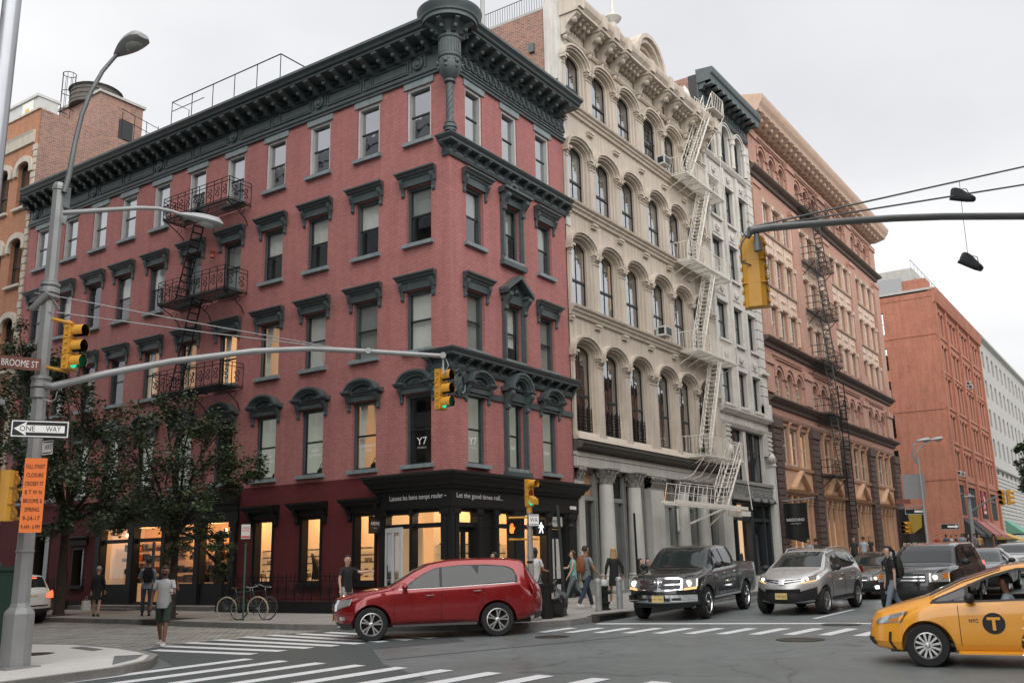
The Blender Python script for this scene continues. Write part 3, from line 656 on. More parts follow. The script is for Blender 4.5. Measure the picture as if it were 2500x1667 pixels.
def shop_room(T, u0, u1, z0, z1, d, shelves=0, items='glasses'):
    g = MB(T); g.quad((u0, -d, z0), (u1, -d, z0), (u1, -d, z1), (u0, -d, z1)); o1 = g
    s_ = MB(T)
    for x in (u0, u1): s_.quad((x, -d, z0), (x, -.3, z0), (x, -.3, z1), (x, -d, z1))
    s_.quad((u0, -d, z1), (u1, -d, z1), (u1, -.3, z1), (u0, -.3, z1)); s_.quad((u0, -d, z0), (u1, -d, z0), (u1, -.3, z0), (u0, -.3, z0))
    return g, s_
M['shelf'] = plain('white_shelf', (.7, .66, .58), .5); M['stock_dark'] = plain('dark_goods', (.03, .025, .02), .6); M['stock_orange'] = plain('orange_goods', (.5, .14, .03), .7); M['stock_cloth'] = plain('pale_clothes', (.5, .44, .36), .9, var=.4); M['leaf_in'] = plain('indoor_leaves', (.05, .09, .03), .7)
for i, c in enumerate((3.62, 6.14, 8.55)):
    g = MB(TL); W = .5; z0, z1 = 1.2, 3.42
    g.box(c-W, c-W+.07, -.28, .02, z0, z1); g.box(c+W-.07, c+W, -.28, .02, z0, z1); g.box(c-W+.07, c+W-.07, -.28, -.02, z1-.08, z1); g.box(c-W+.07, c+W-.07, -.28, -.02, z0, z0+.06); g.box(c-W-.06, c+W+.06, 0, .1, z0-.14, z0-.002)
    g.box(c-W-.04, c-W-.002, 0, .05, z0, z1+.1); g.box(c+W+.002, c+W+.04, 0, .05, z0, z1+.1)
    wobj = part('shop_window', g, M['black_paint'], RED)
    part('pane', MB(TL).quad((c-W, -.2, z0), (c+W, -.2, z0), (c+W, -.2, z1), (c-W, -.2, z1)), M['shop_glass'], wobj)
    h = MB(TL); mold(h, c-W-.28, c+W+.28, [(0, 3.45), (.1, 3.45), (.1, 3.62), (.28, 3.7), (.3, 3.76), (.42, 3.82), (.44, 3.9), (0, 3.93)], .3, .3)
    for s in (-1, 1): scroll(h, c+s*(W+.17), .14, 0, .28, 3.18, 3.72)
    part('hood', h, M['black_paint'], wobj)
    lamp(.9, c+.75, 3.45, 26)
    bk, sd_ = shop_room(TL, c-.55, c+1.88, .9, 3.7, 1.5); part('back_wall', bk, M['shop_wall'], wobj); part('side_walls', sd_, M['shop_side'], wobj)
    sh = MB(TL); gd = MB(TL)
    for k in range(5):
        z = 1.35+.24*k; sh.box(c-.5, c+1.85, -1.45, -1.2, z, z+.02)
        for q in range(11):
            u = c-.3+q*.19+random.uniform(-.03, .03)
            if k > 1 or q % 2: gd.box(u, u+.05, -1.3, -1.24, z+.02, z+.055); gd.box(u+.07, u+.12, -1.3, -1.24, z+.02, z+.055)
    part('shelf', sh, M['shelf'], wobj); part('display_goods', gd, M['stock_dark'], wobj)
    q = MB(TL); [q.sphere((c+.2+.6*k, -1.0, 3.5), .05, 8, 6) for k in range(3)]; part('lamps', q, M['lamp_glow'], wobj)
    q = MB(TL); [q.box(c+.35+.42*k, c+.6+.42*k, -1.2, -1.1, 1.4+.24*((k*2) % 4), 1.52+.24*((k*2) % 4)) for k in range(4)]; part('display_boxes', q, M['stock_cloth'], wobj)
    if i == 1:
        q = MB(TL); q.prism([(c+.15, 1.3), (c+.4, 1.3), (c+.42, 1.8), (c+.5, 2.2), (c+.28, 1.9), (c+.12, 1.6)], -.6, -.5, 1); part('display_plant', q, M['stock_dark'], wobj)
c = 3.62; g = MB(TL); g.quad((c-.35, -.9, 1.3), (c+.42, -.9, 1.3), (c+.42, -.9, 3.3), (c-.35, -.9, 3.3)); ps = part('poster', g, plain('poster_paper', (.8, .52, .28), .8, var=.05), RED)
g = MB(TL); g.prism([(c-.33, 1.9), (c+.3, 1.9), (c+.28, 2.3), (c+.12, 2.5), (c-.0, 2.62), (c-.14, 2.5), (c-.33, 2.36)], -.895, -.885, 1); part('poster_jumper', g, M['stock_orange'], ps)
g = MB(TL); g.prism([(c+.14*cos(k*pi/8)-.0, 2.78+.2*sin(k*pi/8)) for k in range(16)], -.893, -.884, 1); part('poster_face', g, plain('poster_skin', (.75, .5, .36), .8, var=.02), ps)
g = MB(TL); g.box(c-.13, c-.01, -.883, -.88, 2.79, 2.87); g.box(c+.02, c+.14, -.883, -.88, 2.79, 2.87); g.prism([(c+.13*cos(k*pi/8), 2.93+.1*sin(k*pi/8)) for k in range(9)], -.883, -.88, 1); part('poster_sunglasses', g, M['stock_dark'], ps)
g = MB(TL); g.box(-.0, LEN, .0, .06, 0, .55); part('plinth', g, M['black_paint'], RED)
g = MB()
for T, L, e0 in ((TL, 2.95, 0), (TR, 7.45, 0)):
    b_ = MB(); mold(b_, 0, L, [(0, 3.44), (.12, 3.44), (.16, 3.5), (.16, 4.02), (.24, 4.04), (.26, 4.12), (.36, 4.16), (.4, 4.26), (.52, 4.34), (.56, 4.44), (.62, 4.46), (.62, 4.54), (0, 4.64)], 1, .55)
    g.join(b_, lambda p: T(*p))
sf = part('shopfront', g, M['black_paint'], RED)
g = MB()
tl = MB(); put_text(tl, 'Laissez les bons temps rouler \u2013', .2, lambda x, y: (1.23-x, .165, 3.70+y), width=2.35); g.join(tl, lambda p: TL(*p))
tl = MB(); put_text(tl, 'Let the good times roll...', .2, lambda x, y: (1.33+x, .165, 3.70+y), width=2.5); g.join(tl, lambda p: TR(*p))
part('sign_lettering', g, M['white_text'], sf)
def pier(mb, u0, u1, z0, z1, n=.1):
    mb0 = mb; mb = MB(mb.T); pier_(mb, u0, u1, z0, z1, n); part('pilaster', mb, M['black_paint'], RED)
def pier_(mb, u0, u1, z0, z1, n=.1):
    mb.box(u0, u1, -.2, n, z0, z1); mb.box(u0-.03, u1+.03, -.2, n+.04, z0, z0+.25); mb.box(u0-.03, u1+.03, -.2, n+.04, z1-.18, z1)
    if u1-u0 > .18: mb.box(u0+.05, u1-.05, n, n+.02, z0+.35, z1-.28)
g = MB(TL); pier(g, .03, .34, .1, 3.44); pier(g, 1.5, 1.62, .1, 3.44); pier(g, 2.62, 2.9, .1, 3.44); g.box(-.12, .035, -.035, .12, .1, 3.44); g.box(.34, 2.62, -.2, .02, 2.86, 3.0); g.box(.34, 1.5, -.2, .02, 3.34, 3.44); g.box(1.62, 2.62, -.2, .02, 3.3, 3.44); g.box(.34, 1.5, -.25, .06, .1, 1.0); g.box(.34, 1.5, .06, .1, .9, 1.0)
part('bulkhead', g, M['black_paint'], sf)
g = MB(TR); 
for a, b_ in ((.03, .3), (1.25, 1.5), (2.2, 2.45), (3.3, 3.95), (5.35, 5.65), (6.62, 7.45)): pier(g, a, b_, .1, 3.44)
g.box(.3, 7.15, -.2, .02, 3.34, 3.44); g.box(.3, 5.35, -.2, .02, 2.86, 3.0); g.box(2.45, 3.3, -.25, .06, .1, 1.0); g.box(3.95, 5.35, -.25, .06, .1, 1.0); g.box(5.65, 6.62, -.2, .02, 2.9, 2.98); g.box(1.5, 2.2, -.2, .0, .1, 3.4)
g.lathe([(.13, .1), (.13, .5), (.1, .6), (.1, 2.9), (.14, 3.0), (.1, 3.1), (.15, 3.3), (.15, 3.44)], (6.98, .12, 0), 12); g.lathe([(.13, .1), (.13, .5), (.1, .6), (.1, 2.9), (.14, 3.0), (.1, 3.1), (.15, 3.3), (.15, 3.44)], (5.5, .12, 0), 12)
part('bulkhead', g, M['black_paint'], sf)
g = MB(TL)
for a, b_, c_, d_ in ((.34, 1.5, 1.0, 2.86), (.34, 1.5, 3.0, 3.34)): g.quad((a, -.15, c_), (b_, -.15, c_), (b_, -.15, d_), (a, -.15, d_))
part('pane', g, M['shop_glass'], sf)
g = MB(TR)
for a, b_, c_, d_ in ((.3, 1.25, 3.0, 3.34), (2.45, 3.3, 1.0, 2.86), (2.45, 3.3, 3.0, 3.34), (3.95, 5.35, 1.0, 2.86), (3.95, 5.35, 3.0, 3.34)): g.quad((a, -.15, c_), (b_, -.15, c_), (b_, -.15, d_), (a, -.15, d_))
part('pane', g, M['shop_glass'], sf)
g = MB(TR); g.box(.32, 1.23, -.16, -.1, .35, .85); g.box(.32, .46, -.16, -.1, .85, 2.86); g.box(.66, .86, -.16, -.1, .85, 2.86); g.box(1.08, 1.23, -.16, -.1, .85, 2.86); g.box(.46, .66, -.16, -.1, 2.7, 2.86); g.box(.86, 1.08, -.16, -.1, 2.7, 2.86)
dr = part('shop_door', g, M['black_paint'], RED); g = MB(TR); g.quad((.46, -.13, .85), (1.08, -.13, .85), (1.08, -.13, 2.7), (.46, -.13, 2.7)); part('pane', g, M['shop_glass'], dr)
g = MB(); g.quad((7.2, .1, .2), (7.2, 3.0, .2), (7.2, 3.0, 3.9), (7.2, .1, 3.9)); g.quad((.1, 2.95, .2), (7.2, 2.95, .2), (7.2, 2.95, 3.9), (.1, 2.95, 3.9)); g.quad((1.6, 2.0, .2), (5.6, 2.0, .2), (5.6, 2.0, 3.9), (1.6, 2.0, 3.9)); ins = part('shop_interior', g, M['shop_wall'], RED)
g = MB(); g.quad((.1, .1, 3.9), (7.2, .1, 3.9), (7.2, 3, 3.9), (.1, 3, 3.9)); g.quad((.05, .05, .3), (7.2, .05, .3), (7.2, 3, .3), (.05, 3, .3)); g.quad((5.6, .2, .2), (5.6, 3, .2), (5.6, 3, 3.9), (5.6, .2, 3.9)); part('side_walls', g, M['shop_side'], ins)
g = MB(); gd = MB()
for k in range(5):
    z = 1.15+.3*k; g.box(1.7, 5.5, 1.75, 1.99, z, z+.02)
    for q in range(26):
        x = 1.75+q*.145
        if (q*7+k*5) % 9 < 6: gd.box(x, x+.05, 1.8, 1.88, z+.02, z+.06); gd.box(x+.065, x+.115, 1.8, 1.88, z+.02, z+.06)
part('shelf', g, M['shelf'], ins); part('display_goods', gd, M['stock_dark'], ins)
g = MB(); g.box(3.2, 3.9, 1.5, 1.74, 1.2, 2.2); g.box(4.3, 4.9, .8, 1.2, 1.0, 1.35); part('display_stand', g, plain('copper', (.45, .2, .1), .5), ins)
g = MB(); g.box(0, 1.12, -.025, .025, 0, .28)
for a, b_ in ((0, .16), (.5, .64), (.96, 1.12)): g.box(a, b_, -.025, .025, .28, 2.42)
g.box(.16, .5, -.025, .025, 2.26, 2.42); g.box(.64, .96, -.025, .025, 2.26, 2.42)
dl = link('shop_door', g.mesh('door', plain('white_door', (.62, .63, .62), .4, var=.08)), RED, Vector((-.05, 2.72, .47))-wloc(RED)); dl.rotation_euler.z = radians(-108)
g = MB(); g.quad((.16, 0, .28), (.96, 0, .28), (.96, 0, 2.26), (.16, 0, 2.26)); lpart('pane', g, M['glass_dark'], dl)
g = MB(); g.tube([(.08, -.05, .9), (.08, -.08, .92), (.08, -.08, 1.25), (.08, -.05, 1.27)], .018); lpart('handle', g, M['iron_black'], dl)
g = MB(TL); g.box(1.6, 2.6, -.6, -.55, .2, 2.9); part('entry_back', g, M['room_dim'], sf)
g = MB(TR); g.box(5.68, 6.6, -.12, -.06, .4, 2.88); d2 = part('side_door', g, M['black_paint'], RED)
g = MB(TR)
for a in (5.8, 6.2): g.box(a, a+.27, -.058, -.05, 1.15, 2.55); g.box(a, a+.27, -.058, -.05, .6, .95)
g.box(5.72, 6.56, -.01, .03, 2.99, 3.33); part('door_notices', g, plain('white_paper', (.6, .6, .58), .7, var=.25, scale=20), d2)
g = MB(TR); put_text(g, 'BROOME ST.', .1, lambda x, y: (6.14+x, .034, 3.12+y), width=.55); part('door_lettering', g, M['stock_dark'], d2)
g = MB(TR); g.box(6.9, 7.35, .165, .172, 3.62, 3.74); part('name_plate', g, M['white_text'], sf)
g = MB(); g.box(-.12, 7.5, -.12, 0, 0, .38); part('step', g, M['black_paint'], RED)
g = MB(TL); mold(g, 9.9, 18.85, [(0, 3.42), (.12, 3.42), (.14, 3.8), (.2, 3.84), (.24, 4.0), (.36, 4.08), (.4, 4.22), (.52, 4.34), (.54, 4.46), (0, 4.58)], .5, .5)
for a, b_ in ((9.95, 10.3), (11.95, 12.3), (14.05, 14.35), (16.1, 16.5), (18.35, 18.75)): pier(g, a, b_, .1, 3.42)
for a, b_ in ((10.3, 11.95), (12.3, 14.05), (16.5, 18.35)): g.box(a, b_, -.28, .04, .1, 1.22); g.box(a, b_, -.2, .0, 2.86, 3.0)
g.box(14.35, 16.1, -.2, 0, 2.86, 3.0); g.box(14.35, 14.5, -.5, -.1, .1, 2.86); g.box(14.85, 15.0, -.5, -.45, .1, 2.86); g.box(15.5, 15.65, -.5, -.45, .1, 2.86); g.box(11.05, 11.2, -.22, .0, 1.22, 2.86)
s2 = part('shopfront', g, M['black_paint'], RED)
g = MB(TL); g.quad((10.3, -.15, 1.22), (18.35, -.15, 1.22), (18.35, -.15, 3.4), (10.3, -.15, 3.4)); part('pane', g, M['shop_glass'], s2)
M['shop_wall2'] = emis('amber_lit_shop_wall', (1, .55, .25), .12)  # back wall emission adds to the amber lamps
bk, sd_ = shop_room(TL, 9.97, 18.7, .3, 3.5, 2.2); in2 = part('shop_interior', bk, M['shop_wall2'], RED); part('side_walls', sd_, M['shop_side'], in2)
g = MB(TL); 
for u0, u1 in ((16.6, 18.1), (12.4, 13.9), (10.4, 11.8)):
    for z in (1.6, 2.1, 2.5): g.box(u0, u1, -1.9, -1.6, z, z+.03)
part('shelf', g, M['shelf'], in2)
cl_ = [MB(TL), MB(TL), MB(TL), MB(TL)]
for k in range(130):
    u = random.uniform(10.3, 18.3); z = random.choice((1.25, 1.63, 2.13, 2.53)); h_ = random.uniform(.08, .3)
    cl_[k % 4].box(u, u+random.uniform(.05, .22), -random.uniform(1.0, 1.8), -.9, z, z+h_)
for u0 in (12.9, 17.0):
    for q in range(8): u = u0+q*.09; cl_[3].prism([(u, 1.5), (u+.07, 1.5), (u+.05, 2.05), (u+.02, 2.05)], -1.3, -1.0, 1)
for q, mm in zip(cl_, ('stock_dark', 'stock_orange', 'leaf_in', 'stock_cloth')): part('display_goods', q, M[mm], in2)
g = MB(TL)
for u in (10.9, 11.6, 13.2, 15.2, 17.3, 17.9): g.sphere((u, -.8, 3.2), .06, 8, 6)
part('lamps', g, M['lamp_glow'], in2)
for a, b_, z1 in ((19.6, 20.5, 2.75), (22.3, 23.5, 3.4)):
    g = MB(TL); g.box(a, a+.06, -.28, .02, 1.2, z1); g.box(b_-.06, b_, -.28, .02, 1.2, z1); g.box(a+.06, b_-.06, -.28, .02, z1-.08, z1); g.box(a-.06, b_+.06, 0, .1, 1.06, 1.198); mold(g, a-.2, b_+.2, [(0, z1+.1), (.1, z1+.1), (.14, z1+.3), (.36, z1+.4), (0, z1+.5)], .3, .3)
    wobj = part('shop_window', g, M['black_paint'], RED); part('pane', MB(TL).quad((a, -.2, 1.2), (b_, -.2, 1.2), (b_, -.2, z1), (a, -.2, z1)), M['shop_glass'], wobj)
    bk, sd_ = shop_room(TL, a-.4, b_+.3, 1, z1+.2, 1.0); part('back_wall', bk, M['shop_side'] if a < 20 else M['room_dim'], wobj)
    q = MB(TL)
    for k in range(7): q.tube([(a+.1+k*.12, -.5, 1.4), (a+.3+k*.12, -.5, z1-.3)], .03, 5)
    part('display_goods', q, M['stock_cloth'], wobj)
FE = MB(TL); 
M['iron_grate'] = M['iron_black']
def rail_panel(mb, A, B, z0, z1, n=10, ornate=True):     # A,B (u,n)
    a, b_ = Vector((*A, 0)), Vector((*B, 0)); L = (b_-a).length
    P = lambda t, z: (a.x+(b_.x-a.x)*t, a.y+(b_.y-a.y)*t, z)
    for z in (z0+.04, z1-.16, z1): mb.tube([P(0, z), P(1, z)], .016, 4)
    m_ = max(2, int(L/.42))
    for i in range(m_+1): mb.tube([P(i/m_, z0), P(i/m_, z1)], .017, 4)
    if ornate:
        for i in range(m_):
            for cz, dr_ in ((z0+.28, 1), (z0+.55, -1)):
                cc = (i+.5)/m_; pts = []
                for k in range(11):
                    t = k*.62*dr_; r_ = .14-.011*k; q = P(cc+r_*cos(t)/L, cz+r_*sin(t)); pts.append(q)
                mb.tube(pts, .017, 4, False)
for zf in (15.83, 12.2, 8.47):
    g = MB(TL); u0, u1, d = 10.05, 14.15, 1.1
    for n_ in [.06+.09*k for k in range(12)]: g.box(u0, u1, n_, n_+.035, zf-.02, zf)
    for u in (u0, (u0+u1)/2, u1): g.box(u-.02, u+.02, 0, d, zf-.06, zf-.02)
    g.box(u0, u1, d-.04, d, zf-.07, zf); rail_panel(g, (u0, d), (u1, d), zf, zf+.9); rail_panel(g, (u0, 0), (u0, d), zf, zf+.9); rail_panel(g, (u1, 0), (u1, d), zf, zf+.9)
    for u in (u0+.1, u1-.1, (u0+u1)/2): g.tube([(u, .02, zf-.85), (u, .15, zf-.6), (u, .5, zf-.35), (u, d-.05, zf-.07)], .02, 4); g.tube([(u+.14*cos(k*.6), .35, zf-.3+.12*sin(k*.6)) for k in range(11)], .012, 4)
    fo = part('fire_escape_platform', g, M['iron_black'], RED)
for z0, z1, ua, ub in ((12.2, 15.83, 13.3, 12.2), (8.47, 12.2, 13.3, 12.2), (4.9, 8.47, 13.2, 12.1)):
    g = MB(TL)
    for n_ in (.45, .9): 
        g.tube([(ua, n_, z0), (ub, n_, z1)], .028, 4); 
        if z1 < 20: g.tube([(ua-.25, n_, z0+.7), (ub-.25, n_, z1+.7)], .014, 4)
    m_ = int((z1-z0)/.27)
    for i in range(1, m_): t = i/m_; g.box(ua+(ub-ua)*t-.06, ua+(ub-ua)*t+.06, .45, .9, z0+(z1-z0)*t-.01, z0+(z1-z0)*t+.01)
    part('fire_escape_ladder', g, M['iron_black'], RED)
g = MB(TL); g.tube([(11.9, .02, 14.2), (11.9, .25, 14.25)], .03); g.lathe([(.0, 0), (.1, .0), (.07, .14), (.12, .24), (0, .26)], (11.9, .28, 13.95), 10); part('alarm_bell', g, plain('rust_red', (.3, .06, .03), .6), RED)
for x_, y_, p_ in ((1.0, 1.1, 26), (3.0, 1.2, 30), (4.8, 1.2, 30)): lamp(x_, y_, 3.6, p_)
for y_ in (10.8, 12.8, 15.0, 17.2): lamp(1.0, y_, 3.2, 22, (1, .6, .3))
def arch_fill(mb, uc, w_, z0, rise, ztop, n=10, depth=.28):
    A = arch_pts(uc, w_, z0, rise, n)
    for i in range(n):
        (a, za), (b_, zb) = A[i], A[i+1]
        mb.quad((a, 0, za), (b_, 0, zb), (b_, 0, ztop), (a, 0, ztop)); mb.quad((a, 0, za), (b_, 0, zb), (b_, -depth, zb), (a, -depth, za))
TG = facade((7.6, 0, 0), (1, 0, 0), (0, -1, 0))
GX = [1.05, 3.4, 5.75, 8.4, 10.7, 12.95]; GW = 14.7
GR = [(6.68, 9.82), (11.72, 14.2), (16.15, 18.42), (20.55, 22.62)]; RISE = .42; W2 = .8
GREY = empty('loft_building', (7.6, 0, .4), 'cream cast iron loft building with arched windows, heavy bracketed cornice and fluted ground floor columns', 'building')
g = MB(TG); wall_grid(g, 0, GW, 5.4, 24.4, [(c-W2, c+W2, a, b_+RISE) for c in GX for a, b_ in GR], .32)
for c in GX:
    for a, b_ in GR: arch_fill(g, c, W2, b_, RISE, b_+RISE, depth=.32)
part('wall', g, M['grey_stone'], GREY)
g = MB(TG); g.box(0.01, .03, -22, -.03, .3, 25.0); part('party_wall', g, M['side_brick'], GREY)
g = MB(TG); g.box(-.02, .32, -.12, .05, 15, 25.4); g.box(-.03, .01, -.75, -.1, 21.5, 25.3); part('side_pier', g, M['white_stone'], GREY)
g = MB(TG); g.box(0.04, GW, -22, -.35, 24.9, 25.0); g.box(0.04, GW, -22.2, -22, .3, 25); g.box(GW-.03, GW, -22, -.3, .3, 25)
part('roof', g, M['roof'], GREY)
g = MB(TG)
for z in (5.5, 10.9, 15.3, 19.8): g.box(.1, GW-.1, -8, -.35, z, z+.2)
g.box(.1, GW-.1, -8.1, -8, 5, 25); part('interior', g, M['room'], GREY)
g = MB(TG); g.box(0, .3, -22, -.1, 25, 25.12); part('coping', g, M['limestone'], GREY)
g = MB(TG)
for y in [.4+.13*k for k in range(60)]: g.tube([(.15, -y, 25.1), (.15, -y, 25.95)], .01, 4)
for z in (25.95, 25.2): g.tube([(.15, -.4, z), (.15, -8.4, z)], .016, 4)
part('roof_railing', g, M['iron_black'], GREY)
g = MB(TG); g.box(-.12, .0, -1.5, -1.25, 23.1, 23.5); part('vent_plate', g, M['steel_dark'], GREY)
def arched_sash(w_, h, rise, n=-.24, verts=1, bars=0):
    g = MB(); W = w_; fr = .09
    g.box(-W, -W+fr, n-.05, n+.06, 0, h); g.box(W-fr, W, n-.05, n+.06, 0, h); g.box(-W+fr, W-fr, n-.05, n+.06, 0, .1); g.box(-W+fr, W-fr, n-.04, n+.05, (h)*.47-.045, h*.47+.045)
    arch_band(g, 0, W-fr, W, h, rise-.07, rise, n-.05, n+.06)
    for k in range(verts): x = -W+2*W*(k+1)/(verts+1); g.box(x-.018, x+.018, n-.02, n+.02, .1, h+rise*.85)
    for k in range(bars): g.box(-W+fr, W-fr, n+.05, n+.065, .3+k*.38, .315+k*.38)
    return g
def arched_pane(w_, h, rise, n=-.24): g = MB(); A = arch_pts(0, w_-.05, h, rise-.03, 10); g.add([(-w_+.05, n, .02), (w_-.05, n, .02)]+[(u, n, z) for u, z in reversed(A)], [tuple(range(len(A)+2))]); return g
def inner_jamb(w_, h, rise):  # pale moulded order beside the sash
    g = MB()
    for s in (-1, 1): g.box(s*(w_-.0)-(.12 if s > 0 else 0), s*w_+(0 if s > 0 else .12), -.2, -.1, 0, h)
    arch_band(g, 0, w_-.12, w_, h, rise-.1, rise, -.2, -.1); return g
def hood_arch(w_, h, rise):
    g = MB()
    arch_band(g, 0, w_+.02, w_+.14, h, rise+.02, rise+.12, 0, .08, 14); arch_band(g, 0, w_+.13, w_+.24, h, rise+.11, rise+.22, 0, .2, 14); arch_band(g, 0, w_+.22, w_+.31, h, rise+.2, rise+.3, 0, .28, 14)
    for s in (-1, 1):
        c = s*(w_+.27)
        g.box(c-.06, c+.06, 0, .26, h-.22, h+.02)
    return g
GK = []
M['amber_glow'] = emis('amber_interior', (.9, .45, .1), .35)  # emissive plane standing for the amber lit room behind the glass
for r, (a, b_) in enumerate(GR):
    h = b_-a
    GK.append(Win(DR, [('window', arched_sash(W2, h, RISE), M['sash_dark'], None), ('pane', arched_pane(W2, h, RISE), M['glass_wavy'] if r < 3 else M['glass_sky'], None), ('jamb', inner_jamb(W2, h, RISE), M['grey_stone'], None), ('hood', hood_arch(W2, h, RISE), M['grey_stone'], None)]))
def flat(D, w_, z0, z1, n, m_): return ('blind', MB().box(-w_, w_, n-.02, n, z0, z1).mesh('b', m_, T=D))
gb = {(0, 0): flat(DR, .8, 0, 3.5, -.9, M['amber_glow']), (1, 2): flat(DR, .8, .9, 2.9, -.8, M['room_warm']), (1, 1): flat(DR, .8, 1.6, 2.9, -.8, M['room_warm']), (2, 0): flat(DR, .72, .9, 2.5, -.4, M['blind']), (3, 1): flat(DR, .72, .9, 2.3, -.4, M['blind_grey']), (0, 3): flat(DR, .5, 0, 3, -.5, M['blind_grey']), (0, 4): flat(DR, .6, 0, 3, -.7, M['room_dim']), (1, 0): flat(DR, .8, 1.7, 2.9, -.8, M['room_dim']), (2, 3): flat(DR, .72, 0, 2.5, -.4, M['blind'])}  # amber, warm and dim entries are self-glowing room planes, the rest blinds
for r, (a, b_) in enumerate(GR):
    for i, c in enumerate(GX):
        o = GK[r].put(GREY, TG(c, 0, a), extra=[gb[r, i]] if (r, i) in gb else [])
        if r == 0 and i < 3:
            q = MB(); [q.box(-.7, .7, -.14, -.12, .1+.14*k, .13+.14*k) for k in range(7)]; [q.box(x, x+.02, -.15, -.11, .05, 1.05) for x in (-.7, -.35, 0, .35, .68)]
            link('window_guard', q.mesh('g', M['iron_black'], T=DR), o)
        if r == 3 and i == 3:
            q = MB(); [q.box(x, x+.02, -.15, -.13, .05, 2.3) for x in [-.7+.155*k for k in range(10)]]; [q.box(-.7, .7, -.15, -.13, z, z+.03) for z in (.4, 1.2, 1.9)]; link('window_guard', q.mesh('g', M['iron_black'], T=DR), o)
edges = [0]+[(GX[i]+GX[i+1])/2 for i in range(5)]+[GW]
for r, (a, b_) in enumerate(GR):
    for i, e in enumerate(edges):
        lo = 0 if i == 0 else GX[i-1]+W2+.03; hi = GW if i == 6 else GX[i]-W2-.03
        z0 = a-.25; z1 = b_-.28
        m_ = .12 if hi-lo > .5 else .03; g = MB(TG)
        g.box(lo+m_, hi-m_, 0, .09, z0, z1); g.box(lo+m_-.04, hi-m_+.04, 0, .13, z0, z0+.22)
        g.box(lo+m_-.02, hi-m_+.02, 0, .12, z1-.14, z1-.09)
        for k, (d, zz) in enumerate(((.13, 0), (.18, .1), (.25, .2))): g.box(lo+m_-.05*k-.02, hi-m_+.05*k+.02, 0, d, z1+zz, z1+zz+.1)
        # small block brackets under the string course above
        u = (lo+hi)/2; zt = b_+1.32
        part('pilaster', g, M['grey_stone'], GREY)
        if r < 3: g = MB(TG); w_ = min(.22, (hi-lo)/2); g.box(u-w_, u+w_, 0, .16, zt-.02, zt+.08); g.box(u-w_, u+w_, 0, .12, zt-.12, zt-.04); part('bracket', g, M['grey_stone'], GREY)
g = MB(TG)
for r in range(3):
    z = GR[r+1][0]-.06
    mold(g, 0, GW, [(0, z-.4), (.1, z-.38), (.12, z-.26), (.2, z-.22), (.2, z-.14), (.3, z-.08), (.32, z), (0, z+.04)], 0, 0)
part('string_course', g, M['grey_stone'], GREY)
g = MB(TG)
mold(g, -.0, GW, [(0, 24.35), (.5, 24.42), (.85, 24.46), (.85, 24.58), (.98, 24.74), (1.02, 24.9), (1.02, 25.02), (0, 25.1)], 0, 0)
mold(g, 0, GW, [(0, 23.5), (.08, 23.5), (.14, 23.58), (.14, 23.66), (0, 23.7)]); mold(g, 0, GW, [(0, 24.12), (.12, 24.14), (.16, 24.24), (0, 24.28)])
cons = [.15, 2.2, 3.3, 4.5, 6.9, 9.0, 10.2, 12.2, 14.5]
for k, u in enumerate(cons):
    scroll(g, u, .34, .05, .9, 23.45, 24.42); g.sphere((u, .62, 24.08), .17, 8, 6, (1, 1, 1)); g.box(u-.24, u+.24, .05, .98, 24.32, 24.45); g.sphere((u, .18, 23.42), .13, 8, 6, (1, 1, 1.3)); g.box(u-.2, u+.2, 0, 1.08, 24.46, 25.06)
u = .55
while u < GW-.3:
    if min(abs(u-c) for c in cons) > .3: scroll(g, u, .17, .1, .7, 24.05, 24.42); g.sphere((u, .5, 24.22), .09, 6, 4)
    u += .36
for a, b_ in ((.6, 1.8), (4.9, 6.5), (7.3, 8.7), (10.6, 11.8), (12.6, 14.1)):
    g.box(a, b_, .0, .06, 23.76, 24.06); [g.tube([(a+.3+.2*k, .06, 23.8), (a+.4+.2*k, .1, 24.0)], .03, 4) for k in range(int((b_-a-.4)/.2))]
part('cornice', g, M['grey_stone'], GREY, None)
g = MB(TG); uf = 4.0
g.box(uf-.3, uf+.3, .2, .8, 25.0, 25.5); g.lathe([(.16, 25.5), (.18, 25.8), (.36, 25.95), (.42, 26.05), (.36, 26.12), (.2, 26.18), (.13, 26.3), (.1, 26.5), (.03, 27.2), (0, 27.25)], (uf, .5, 0), 14)
part('urn_finial', g, M['white_stone'], GREY, 40)
g = MB(TG); up = 7.2
for w0, w1, n1 in ((1.15, 1.35, .75), (1.35, 1.55, .9), (.95, 1.15, .5)): arch_band(g, up, w0, w1, 24.95, w0*1.05, w1*1.05, .1, n1, 16)
g.prism(arch_pts(up, 1.0, 24.95, 1.05, 16), .1, .3, 1); part('parapet_pediment', g, M['grey_stone'], GREY)
g = MB(TG); g.lathe([(.45, 0), (.45, .5), (.3, .9), (.0, 1.2)], (12.1, .4, 25.0), 14, sc=(1, .6)); part('parapet_scroll', g, M['white_stone'], GREY, 40)
g = MB(TG); g.box(13.6, 14.3, -2.2, -1.6, 25, 26.2); g.box(13.5, 14.4, -2.3, -1.5, 26.2, 26.3); part('chimney', g, M['side_brick'], GREY)
gw = gz(12)+.15
g = MB(TG)
mold(g, 0.0, GW+.2, [(0, 5.85), (.1, 5.85), (.12, 5.95), (.38, 6.0), (.42, 6.08), (.5, 6.12), (.52, 6.2), (0, 6.34)], 0, 0)
part('shop_cornice', g, M['grey_dark'], GREY)
g = MB(TG); mold(g, 0.0, GW, [(0, 6.3), (.3, 6.32), (.2, 6.5), (.12, 6.52), (0, 6.68)]); part('blocking_course', g, M['grey_stone'], GREY)
g = MB(TG); g.box(0, GW, -.3, .12, 5.3, 5.85); g.box(0, GW, -.3, .16, 5.68, 5.72); part('entablature', g, M['grey_paint'], GREY)
